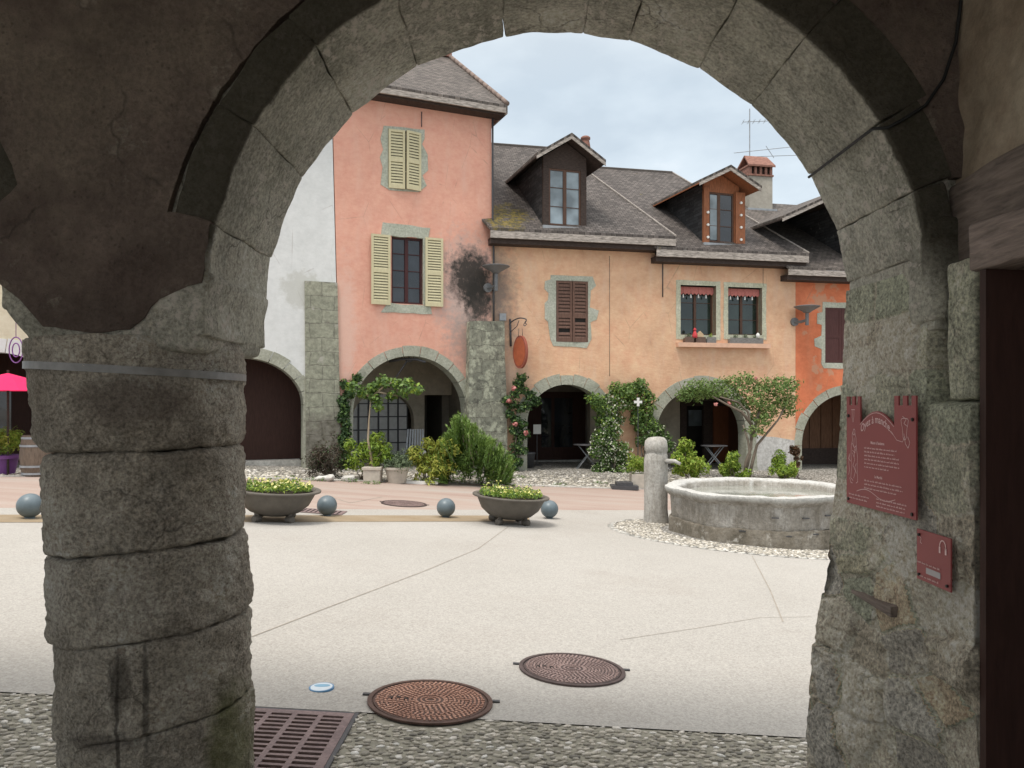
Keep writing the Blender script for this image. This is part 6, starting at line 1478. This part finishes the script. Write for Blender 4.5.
# ------------------------------------------------------------------ flower bowls
BOWL = simple('brown_grey_bowl', (.105, .093, .078), .6, .22, 6, .15, spec=.4)
def bowl(px, py, dia, label, seed):
    b = gp(px, py); r = dia / 2; t = thing('flower_bowl', b, label, 'planter', 'low round flower bowls', tilt=(0, R(4.2), 0))
    s_ = r / .64; prof = [(.0, .085), (.22, .09), (.36, .14), (.48, .24), (.545, .37), (.57, .425), (.64, .435), (.645, .45), (.64, .462), (.57, .462), (.53, .43), (.0, .41)]
    m = MB(); m.lathe([(a * s_, z) for a, z in prof], 48); m.local = True; m.build('bowl', BOWL, t, smooth=True, auto=35)
    m = MB(); m.lathe([(0, .455), (.3 * s_, .45), (.53 * s_, .432)], 32); m.local = True; m.build('soil', SOIL, t, smooth=True)
    for k in range(4):
        a = math.pi / 4 + k * math.pi / 2 + .25; c = Vector((.33 * s_ * math.cos(a), .33 * s_ * math.sin(a), .055)); d = Vector((math.cos(a), math.sin(a), 0)); m = MB(); m.tube([c - d * .07, c - d * .05, c + d * .03, c + d * .05], [.045, .057, .057, .045], 14); m.tube([c + Vector((0, 0, .02)) - d * .02, c + Vector((0, 0, .11)) - d * .02], .03, 8); m.local = True; m.build('foot', BOWL, t, smooth=True, auto=50)
    for nm, mt, n, z, sz, asp in (('greenery', LG, 1100, .47, .055, .35), ('greenery', LM, 800, .465, .055, .35), ('blossom', LY, 110, .53, .04, .9)):
        an = rng.uniform(0, 2 * math.pi, n); rr_ = np.sqrt(rng.uniform(0, 1, n)) * .52 * s_; hgt = .06 * (1 + .8 * np.sin(an * 3 + seed) * np.cos(rr_ * 9)); p = np.stack([rr_ * np.cos(an), rr_ * np.sin(an), z + rng.uniform(-.03, 1, n) * hgt + (rng.uniform(0, 1, n) > .96) * .08], 1)
        V, Fq, tn = leaves(p, rng.normal(size=(n, 3)) + np.array([[0, -.3, 1]]), sz * rng.uniform(.6, 1.4, n), asp); npmesh(nm, V, Fq, mt, t, tn, origin=(0, 0, 0)).location = (0, 0, 0)
    return t
bowl(274, 520.5, 1.26, 'wide low brown flower bowl on four feet beside the stone column', 1)
bowl(509, 523.5, 1.24, 'wide low brown flower bowl on four feet between the two right ball bollards', 2)
# ------------------------------------------------------------------ fountain
FC = Vector((4.08, 12.5, 0)); zr = CZ - 1.385; zgF = G(4.08, 10.95)
fst = Mat('fountain_stone', .9, .2); n_ = fst.noise(3.2, 8, .68, src=fst.map((1, 1, .5)))
c_ = fst.ramp(n_, [(.3, (.17, .15, .12)), (.5, (.31, .285, .25)), (.68, (.47, .45, .42))]); st_ = fst.noise(8, 6, .7, src=fst.map((2.4, 2.4, .22))); c_ = fst.mix(fst.math('MULTIPLY', fst.ramp(st_, [(.50, g3(0)), (.64, g3(1))]), .65), c_, (.17, .145, .11))
c_ = fst.mix(fst.math('MULTIPLY', fst.tone(), 1), (.50, .50, .48), c_); c_ = fst.mix(.5, c_, fst.ramp(fst.noise(24, 7, .75), [(.3, g3(.22)), (.7, g3(.8))]), 'OVERLAY'); fst.col(c_); fst.bump(fst.noise(12, 8, .7), .7, .03); fst.bump(fst.noise(60, 5, .7), .4, .006); M['fountain'] = fst.m
M['fountainlow'] = stone('fountain_base_stone', [(.10, .09, .07), (.17, .15, .12), (.26, .24, .205)], ((.42, .40, .36), .58, 5), ns=3, bump=.8, bs=14)
t = thing('fountain_basin', (FC.x, FC.y, zgF), 'large round weathered stone fountain basin with a lobed rim near the right pier', 'fountain')
def lobe(an, z): return 1 + .022 * math.cos(8 * an + .6) + .012 * math.cos(3 * an) 
m = MB(); H = zr
def tz(z): return z
prof = [(1.40, zgF + .24), (1.415, zgF + .29), (1.43, zr - .16), (1.47, zr - .13), (1.50, zr - .10), (1.535, zr - .035), (1.53, zr - .008), (1.50, zr), (1.36, zr), (1.31, zr - .02), (1.275, zr - .06), (1.26, zr - .3)]
V = []; 
m.lathe(prof, 160, (FC.x, FC.y, 0), c=.8, wob=lobe)
m.v = [tuple(Vector(v) + noise.turbulence_vector(Vector(v) * 5, 4, False) * .014) for v in m.v]; m.c = [.15 if v[2] > zr - .05 else .9 for v in m.v]
m.build('rim_wall', M['fountain'], t, smooth=True, auto=50)
m = MB(); m.lathe([(1.47, zgF - .45), (1.465, zgF + .22), (1.455, zgF + .25), (1.38, zgF + .25)], 160, (FC.x, FC.y, 0), wob=lobe); m.v = [tuple(Vector(v) + noise.turbulence_vector(Vector(v) * 5 + Vector((9, 0, 0)), 4, False) * .02) for v in m.v]; m.build('plinth', M['fountainlow'], t, smooth=True, auto=50)
WAT = Mat('shallow_fountain_water', .06, .5); WAT.col(WAT.ramp(WAT.noise(2.5, 4, .6), [(.3, (.20, .21, .18)), (.7, (.33, .335, .30))])); WAT.bump(WAT.noise(9, 3, .5), .12, .02)
m = MB(); m.add([(FC.x + 1.29 * math.cos(2 * math.pi * k / 64), FC.y + 1.29 * math.sin(2 * math.pi * k / 64), zr - .13) for k in range(64)], [tuple(range(64))]); m.build('water', WAT.m, t)
m = MB(); Fr = 1.475
for an, dz in ((-100, -.30), (-82, -.31), (-66, -.29), (-118, -.52), (-93, -.56), (-75, -.55), (-60, -.33)):
    a = R(an); c = Vector((FC.x + 1.455 * lobe(a, 0) * math.cos(a), FC.y + 1.455 * lobe(a, 0) * math.sin(a), zr + dz)); tn_ = Vector((-math.sin(a), math.cos(a), 0)); rd = Vector((math.cos(a), math.sin(a), 0)); mm = MB(); mm.hexa([c + tn_ * x * .05 + rd * y * .012 + Vector((0, 0, z * .008)) for z in (-1, 1) for y in (-1, 1.2) for x in (-1, 1)]); mm.build('iron_clamp', M['iron'], t)
# post with groove and spout
b = gp(656, 523); t2 = thing('fountain_post', b, 'thick round stone fountain post with domed top and water spout', 'fountain post'); hp = (523 - 437) / F_ * b.y; rp_ = .205
k = hp / 1.55
m = MB(); m.lathe([(rp_ * 1.08, -.2), (rp_ * 1.07, .1), (rp_ * 1.0, .25), (rp_ * .99, hp * .72), (rp_ * .96, hp * .795), (rp_ * .90, hp * .81), (rp_ * .90, hp * .83), (rp_ * 1.0, hp * .845), (rp_ * 1.02, hp * .90), (rp_ * .93, hp * .955), (rp_ * .7, hp * .99), (rp_ * .3, hp), (0, hp)], 48, tuple(b), c=.7)
mb2 = [tuple(Vector(v) + noise.turbulence_vector(Vector(v) * 6, 4, False) * .014) for v in m.v]; m.v = mb2; m.build('shaft', M['fountain'], t2, smooth=True, auto=60)
m = MB(); z_ = CZ - (461 - HY) / F_ * b.y; d = (FC - Vector((b.x, b.y, 0))); d.z = 0; d.normalize(); p0 = Vector((b.x, b.y, z_)) + d * .15; m.tube([p0, p0 + d * .22 + Vector((0, 0, .015)), p0 + d * .32 + Vector((0, 0, -.03))], [.05, .035, .03], 12); m.build('spout', M['fountain'], t2, smooth=True)
m = MB(); m.tube([Vector((FC.x - .42, FC.y + 1.30, zr - .02)), Vector((FC.x - .42, FC.y + 1.30, zr + .10))], .02, 8); 
m = MB()
# cobbled ring
def ringf(X): 
    dx = X - 3.95; q = max(0, 2.3 ** 2 - dx * dx) ** .5; return (12.45 - q, 12.45 + q)
sheet('cobble_ring', ringf, 1.651, 6.249, 60, 20, M['finegravel'], .005)
pr_ = []
for k in range(110):
    a = 2 * math.pi * k / 110; x, y = 3.95 + 2.3 * math.cos(a), 12.45 + 2.3 * math.sin(a); pr_.append((x, y, G(x, y)))
pebbles('ring_edging', np.array(pr_), .05, .065, M['kerb'], sq=.3, sink=.35)['kind'] = 'structure'
pv = []
for k in range(5200):
    a = rng.uniform(math.pi * .75, 2 * math.pi + .3); r_ = rng.uniform(1.5, 2.28); x, y = 3.95 + r_ * math.cos(a), 12.45 + r_ * math.sin(a); pv.append((x, y, G(x, y)))
tag(pebbles('ring_cobbles', np.array(pv), .014, .026, M['pebble'], sq=.6, sink=.2), kind='stuff')
# ------------------------------------------------------------------ iron covers
CAST = Mat('worn_cast_iron', .55, .4); n_ = CAST.noise(6, 6, .7); CAST.col(CAST.mix(.5, CAST.ramp(n_, [(.35, (.21, .15, .14)), (.65, (.34, .245, .225))]), CAST.ramp(CAST.noise(50, 5, .7), [(.3, g3(.25)), (.7, g3(.75))]), 'OVERLAY')); CAST.bump(CAST.noise(60, 4, .7), .4, .005)
RUST = Mat('rusty_cast_iron', .65, .3); RUST.col(RUST.mix(.5, RUST.ramp(RUST.noise(5, 6, .7), [(.35, (.34, .18, .13)), (.65, (.50, .29, .215))]), RUST.ramp(RUST.noise(50, 5, .7), [(.3, g3(.25)), (.7, g3(.75))]), 'OVERLAY')); RUST.bump(RUST.noise(60, 4, .7), .4, .005)
def cover(c, r, mat, label):
    e_ = .02; gx = (G(c.x + e_, c.y) - G(c.x - e_, c.y)) / (2 * e_); gy = (G(c.x, c.y + e_) - G(c.x, c.y - e_)) / (2 * e_)
    t = thing('manhole_cover', Vector((c.x, c.y, c.z)), label, 'manhole cover', 'round iron covers')
    fr = lambda x, y, z: Vector((c.x + x, c.y + y, c.z + gx * x + gy * y + z))
    m = MB(); n = 56; V = []; Fs = []
    prof = [(r, .002), (r, .012), (r - .022, .012), (r - .024, .002), (r - .03, .002), (r - .032, .009), (0, .009)]
    for i, (q, z) in enumerate(prof[:-1]):
        for k in range(n): a = 2 * math.pi * k / n; V.append(fr(q * math.cos(a), q * math.sin(a), z))
    for i in range(len(prof) - 2):
        for k in range(n): k2 = (k + 1) % n; Fs.append((i * n + k, i * n + k2, (i + 1) * n + k2, (i + 1) * n + k))
    Fs.append(tuple((len(prof) - 2) * n + k for k in range(n))); m.add(V, Fs); m.build('lid', simple(mat.name + '_base', (.10, .06, .048) if 'rusty' in mat.name else (.075, .055, .052), .7, .3, 20, .2), t)
    m = MB(); rr_ = random.Random(4); q = .085
    while q < r - .045:
        nn = int(2 * math.pi * q / .026)
        for k in range(nn):
            a = 2 * math.pi * (k + .5 * (int(q * 100) % 2)) / nn; ll = .0095; ww = .0085; al = a + (math.pi / 2 if rr_.random() < .5 else 0) + rr_.uniform(-.2, .2); ca, sa = math.cos(al), math.sin(al); cx, cy = q * math.cos(a), q * math.sin(a)
            m.hexa([fr(cx + x * ll * ca - y * ww * .6 * sa, cy + x * ll * sa + y * ww * .6 * ca, z) for z in (.0085, .0135) for y in (-1, 1) for x in (-1, 1)])
        q += .021
    for q in (.07, .045, .02): 
        ns = 24
        for k in range(ns):
            a0, a1 = 2 * math.pi * k / ns, 2 * math.pi * (k + .8) / ns; m.hexa([fr(qq * math.cos(a), qq * math.sin(a), z) for z in (.0085, .013) for qq in (q, q + .009) for a in (a0, a1)])
    m.build('tread_pattern', mat, t)
    for sg, an in ((1, 8), (-1, 172)):
        a = R(an); x, y = (r + .02) * math.cos(a), (r + .02) * math.sin(a); m = MB(); m.hexa([fr(x + dx * .02, y + dy * .012, z) for z in (.001, .010) for dy in (-1, 1) for dx in (-1, 1)]); m.build('hinge_lug', M['iron'], t)
    for (x, y) in ((-.17, .01), (-.13, -.005), (-.21, .0)):
        x *= r / .33; m = MB(); m.hexa([fr(x + dx * .009, y + dy * .014, z) for z in (.009, .0142) for dy in (-1, 1) for dx in (-1, 1)]); m.build('key_slot', M['boltdark'], t)
cover(MH1, .325, RUST.m, 'nearest round manhole cover, rusty red, biting into the pebble edge')
cover(MH2, .325, CAST.m, 'round brown manhole cover alone on the pale concrete right of the rusty one')
c = gp(404, 504); cover(c, .42, CAST.m, 'distant dark manhole cover in the pink paving left of the right flower bowl')
# drain grate near the column
t = thing('drain_grate', Vector(((GX0 + GX1) / 2, (GY0 + GY1) / 2, G(-1.05, 3.4))), 'large slotted cast iron drain grate beside the stone column', 'drain grate')
GR_ = Mat('grate_iron', .6, .4); GR_.col(GR_.mix(.5, GR_.ramp(GR_.noise(6, 6, .7), [(.35, (.15, .105, .105)), (.65, (.235, .17, .165))]), GR_.ramp(GR_.noise(60, 5, .7), [(.3, g3(.25)), (.7, g3(.75))]), 'OVERLAY')); GR_.bump(GR_.noise(80, 4, .7), .4, .004)
gfr = lambda x, y, z: Vector((x, y, G(x, y) + z))
sk = -.10      # sheared slightly like the real grate
def gx_(u, v): x = GX0 + (GX1 - GX0) * u; y = GY0 + (GY1 - GY0) * v; return (x, y)
hol = []
ncol, nrow = 4, 14
for i in range(ncol):
    for j in range(nrow):
        u0, u1 = .05 + i * .9 / ncol + .022, .05 + (i + 1) * .9 / ncol - .022; v0, v1 = .05 + j * .9 / nrow + .014, .05 + (j + 1) * .9 / nrow - .014
        hol.append([gx_(u0, v0), gx_(u1, v0), gx_(u1, v1), gx_(u0, v1)])
m = MB(); m.slab([[gx_(0, 0), gx_(1, 0), gx_(1, 1), gx_(0, 1)]] + hol, gfr, .006, -.035); m.build('grate', GR_.m, t)
m = MB(); m.slab([[(GX0 + .005, GY0 + .005), (GX1 - .005, GY0 + .005), (GX1 - .005, GY1 - .005), (GX0 + .005, GY1 - .005)]], gfr, -.0095, -.0105); m.build('sump', M['darkhole'], t)
m = MB(); m.slab([[(GX0 - .02, GY0 - .02), (GX1 + .02, GY0 - .02), (GX1 + .02, GY1 + .02), (GX0 - .02, GY1 + .02)], [(GX0 - .001, GY0 - .001), (GX1 + .001, GY0 - .001), (GX1 + .001, GY1 + .001), (GX0 - .001, GY1 + .001)][::1]], gfr, .004, -.03); m.build('frame', M['iron'], t)
# small far grate
c = gp(322, 512); t = thing('channel_grate', c, 'small dark square grate beside the second ball bollard', 'drain grate')
f2 = lambda x, y, z: Vector((x, y, G(x, y) + z)); m = MB(); hl = [[(c.x - .30 + k * .07, c.y - .17), (c.x - .27 + k * .07, c.y - .17), (c.x - .27 + k * .07, c.y + .17), (c.x - .30 + k * .07, c.y + .17)] for k in range(9)]
m.slab([[(c.x - .36, c.y - .22), (c.x + .36, c.y - .22), (c.x + .36, c.y + .22), (c.x - .36, c.y + .22)]] + hl, f2, .012, .0055); m.build('grate', GR_.m, t)
m = MB(); m.slab([[(c.x - .34, c.y - .2), (c.x + .34, c.y - .2), (c.x + .34, c.y + .2), (c.x - .34, c.y + .2)]], f2, .0052, .0045); m.build('sump', M['darkhole'], t)
# blue and white marker disc in the concrete
c = gp(321.5, 689); t = thing('marker_disc', c, 'small round blue and white ceramic marker set in the concrete', 'marker')
def disc(r, z0, z1, mat, nm, dx=0, dy=0, sx=1, sy=1):
    m = MB(); n = 32; V = [Vector((c.x + dx + r * sx * math.cos(2 * math.pi * k / n), c.y + dy + r * sy * math.sin(2 * math.pi * k / n), c.z + z)) for z in (z0, z1) for k in range(n)]; m.add(V, [tuple(range(n - 1, -1, -1)), tuple(range(n, 2 * n))] + [(k, (k + 1) % n, n + (k + 1) % n, n + k) for k in range(n)]); m.build(nm, mat, t)
disc(.066, -.01, .008, simple('marker_blue_rim', (.10, .24, .42), .3, .1), 'rim'); disc(.058, .0, .0095, simple('marker_white', (.62, .70, .76), .3, .1), 'plate'); disc(.036, .0, .0105, simple('marker_light_blue', (.22, .42, .58), .3, .1), 'emblem', .0, .016, 1.2, .55)
# ------------------------------------------------------------------ far left: parasol, purple pot, barrel, hanging purple sign
MAG = simple('magenta_canvas', (.78, .02, .12), .8, .06, 3); PURP = simple('purple_glazed_pot', (.20, .08, .26), .5, .1, 4)
Yu = 15.0; c = Vector(PP(8, 402, Yu)); gz = G(c.x, c.y); zt_ = CZ - (373 - HY) / F_ * Yu; ze = CZ - (391 - HY) / F_ * Yu
t = thing('cafe_parasol', Vector((c.x, c.y, gz)), 'open magenta pink cafe parasol at far left', 'parasol')
m = MB(); n = 8; rr_ = .95; V = [Vector((c.x, c.y, zt_))]; Fs = []
ringv = []
for j, q in enumerate((.33, .66, 1.0)):
    for k in range(n * 2):
        a = 2 * math.pi * k / (n * 2); r_ = rr_ * q * (1 if k % 2 == 0 else .955); V.append(Vector((c.x + r_ * math.cos(a), c.y + r_ * math.sin(a), zt_ - (zt_ - ze) * q ** 1.25 + (0 if k % 2 == 0 else -.0))))
for k in range(16): Fs.append((0, 1 + k, 1 + (k + 1) % 16))
for j in range(2):
    for k in range(16): k2 = (k + 1) % 16; Fs.append((1 + j * 16 + k, 1 + (j + 1) * 16 + k, 1 + (j + 1) * 16 + k2, 1 + j * 16 + k2))
m.add(V, Fs); m.build('canopy', MAG, t)
m = MB()
for k in range(8): a = 2 * math.pi * k / 8; m.tube([Vector((c.x, c.y, zt_ - .35)), Vector((c.x + .6 * math.cos(a), c.y + .6 * math.sin(a), zt_ - (zt_ - ze) * .6 - .03))], .008, 5)
m.build('ribs', M['iron'], t)
m = MB(); m.tube([Vector((c.x, c.y, gz)), Vector((c.x, c.y, zt_ + .06))], .022, 8); m.build('pole', M['darkwood'], t)
b = gp(3, 475); Yp = b.y; t = thing('purple_planter', b, 'purple tapered pot with feathery yellow green plant at far left', 'potted plant'); h_ = 20 / F_ * Yp
m = MB(); m.lathe([(.0, 0), (.20, 0), (.27, h_ * .82), (.31, h_ * .83), (.315, h_), (.28, h_), (.27, h_ * .85), (0, h_ * .85)], 32, tuple(b)); m.build('pot', PURP, t, smooth=True, auto=40)
foliage('foliage', t, subclumps(PP(5, 443, Yp), (.42, .35, .26), 34, .12), 2000, .085, LG, .2); foliage('foliage', t, subclumps(PP(5, 443, Yp), (.38, .33, .22), 20, .12), 600, .08, LV, .2)
stems('stem', t, [grow(b + Vector((0, 0, h_)), Vector(PP(5 + k * 4, 440, Yp)), 4, .02) for k in (-2, -1, 0, 1, 2)], .008, BARK)
b = gp(37, 476); Yp = b.y; t = thing('wooden_barrel', b, 'old grey wooden barrel standing behind the stone column at left', 'barrel'); h_ = .80
m = MB(); m.lathe([(.24, 0), (.275, .15), (.30, .4), (.275, .65), (.25, h_), (.22, h_), (.22, h_ - .03), (0, h_ - .03)], 28, tuple(b)); m.build('staves', wood('grey_barrel_wood', (.17, .13, .10), (12, 12, 1.5), .35, .8, .6), t, smooth=True, auto=50)
for z, r_ in ((.06, .262), (.20, .288), (.60, .288), (.75, .262)):
    m = MB(); m.lathe([(r_, z - .02), (r_ + .006, z - .02), (r_ + .006, z + .02), (r_, z + .02)], 28, tuple(b)); m.build('hoop', M['zinc'], t, smooth=True, auto=40)
s_, z_ = FP.S(16, 350, .6); b = FP.w(s_, z_, .6); t = thing('hanging_ornament', b, 'purple wire spiral ornament hanging at far left beside the column', 'ornament')
m = MB(); m.tube([b + Vector((.0, 0, 1.5)), b + Vector((0, 0, .28))], .008, 5); n = 20
for q in (.15, .08): m.tube([b + Vector((q * math.cos(a), 0, .28 * q / .15 * math.sin(a))) for a in [2 * math.pi * k / n for k in range(n + 1)]], .014, 6)
m.build('hoop', PURP, t, smooth=True)

# small plants and a red figurine in the sill boxes
for i, lab in ((0, 'wispy dry plant in the left window box on the sill'), (2, 'little green plant in the grey box between the windows'), (3, 'small mixed plants in the long grey window box')):
    sa, sb_, zz_ = mpot[i]; c = FO.w((sa + sb_) / 2, zz_ - .05, .07); cl_ = [(tuple(FO.w(sa + (sb_ - sa) * t, zz_ + .03, .07)), (.07, .05, .09)) for t in ((.5,) if i != 3 else (.2, .5, .8))]
    o = foliage('window_plant', None, cl_, 90 * len(cl_), .045, LGR if i != 2 else LG, .4, origin=c); tag(o, lab, 'plant', 'small plants in the sill boxes')
q = FO.w(FO.S(694.5, 343, .1)[0], mpot[0][2] - .03, .12); m = MB(); m.lathe([(.07, 0), (.085, .05), (.05, .16), (.03, .2)], 12, tuple(q)); m.lathe([(.0, .19), (.045, .22), (.05, .26), (.0, .31)], 10, tuple(q)); tag(m.build('figurine', simple('red_cloth', (.55, .06, .07), .8, .2), origin=q, smooth=True), 'small red cloth doll sitting at the left end of the window sill', 'figurine')
q = FO.w(FO.S(757.5, 343, .1)[0], mpot[3][2] + .0, .12); m = MB(); m.lathe([(.05, 0), (.06, .08), (.05, .12), (0, .17)], 12, tuple(q)); tag(m.build('lantern_ornament', M['whitecloth'], origin=q, smooth=True), 'small white lantern shaped ornament at the right end of the window sill', 'ornament')
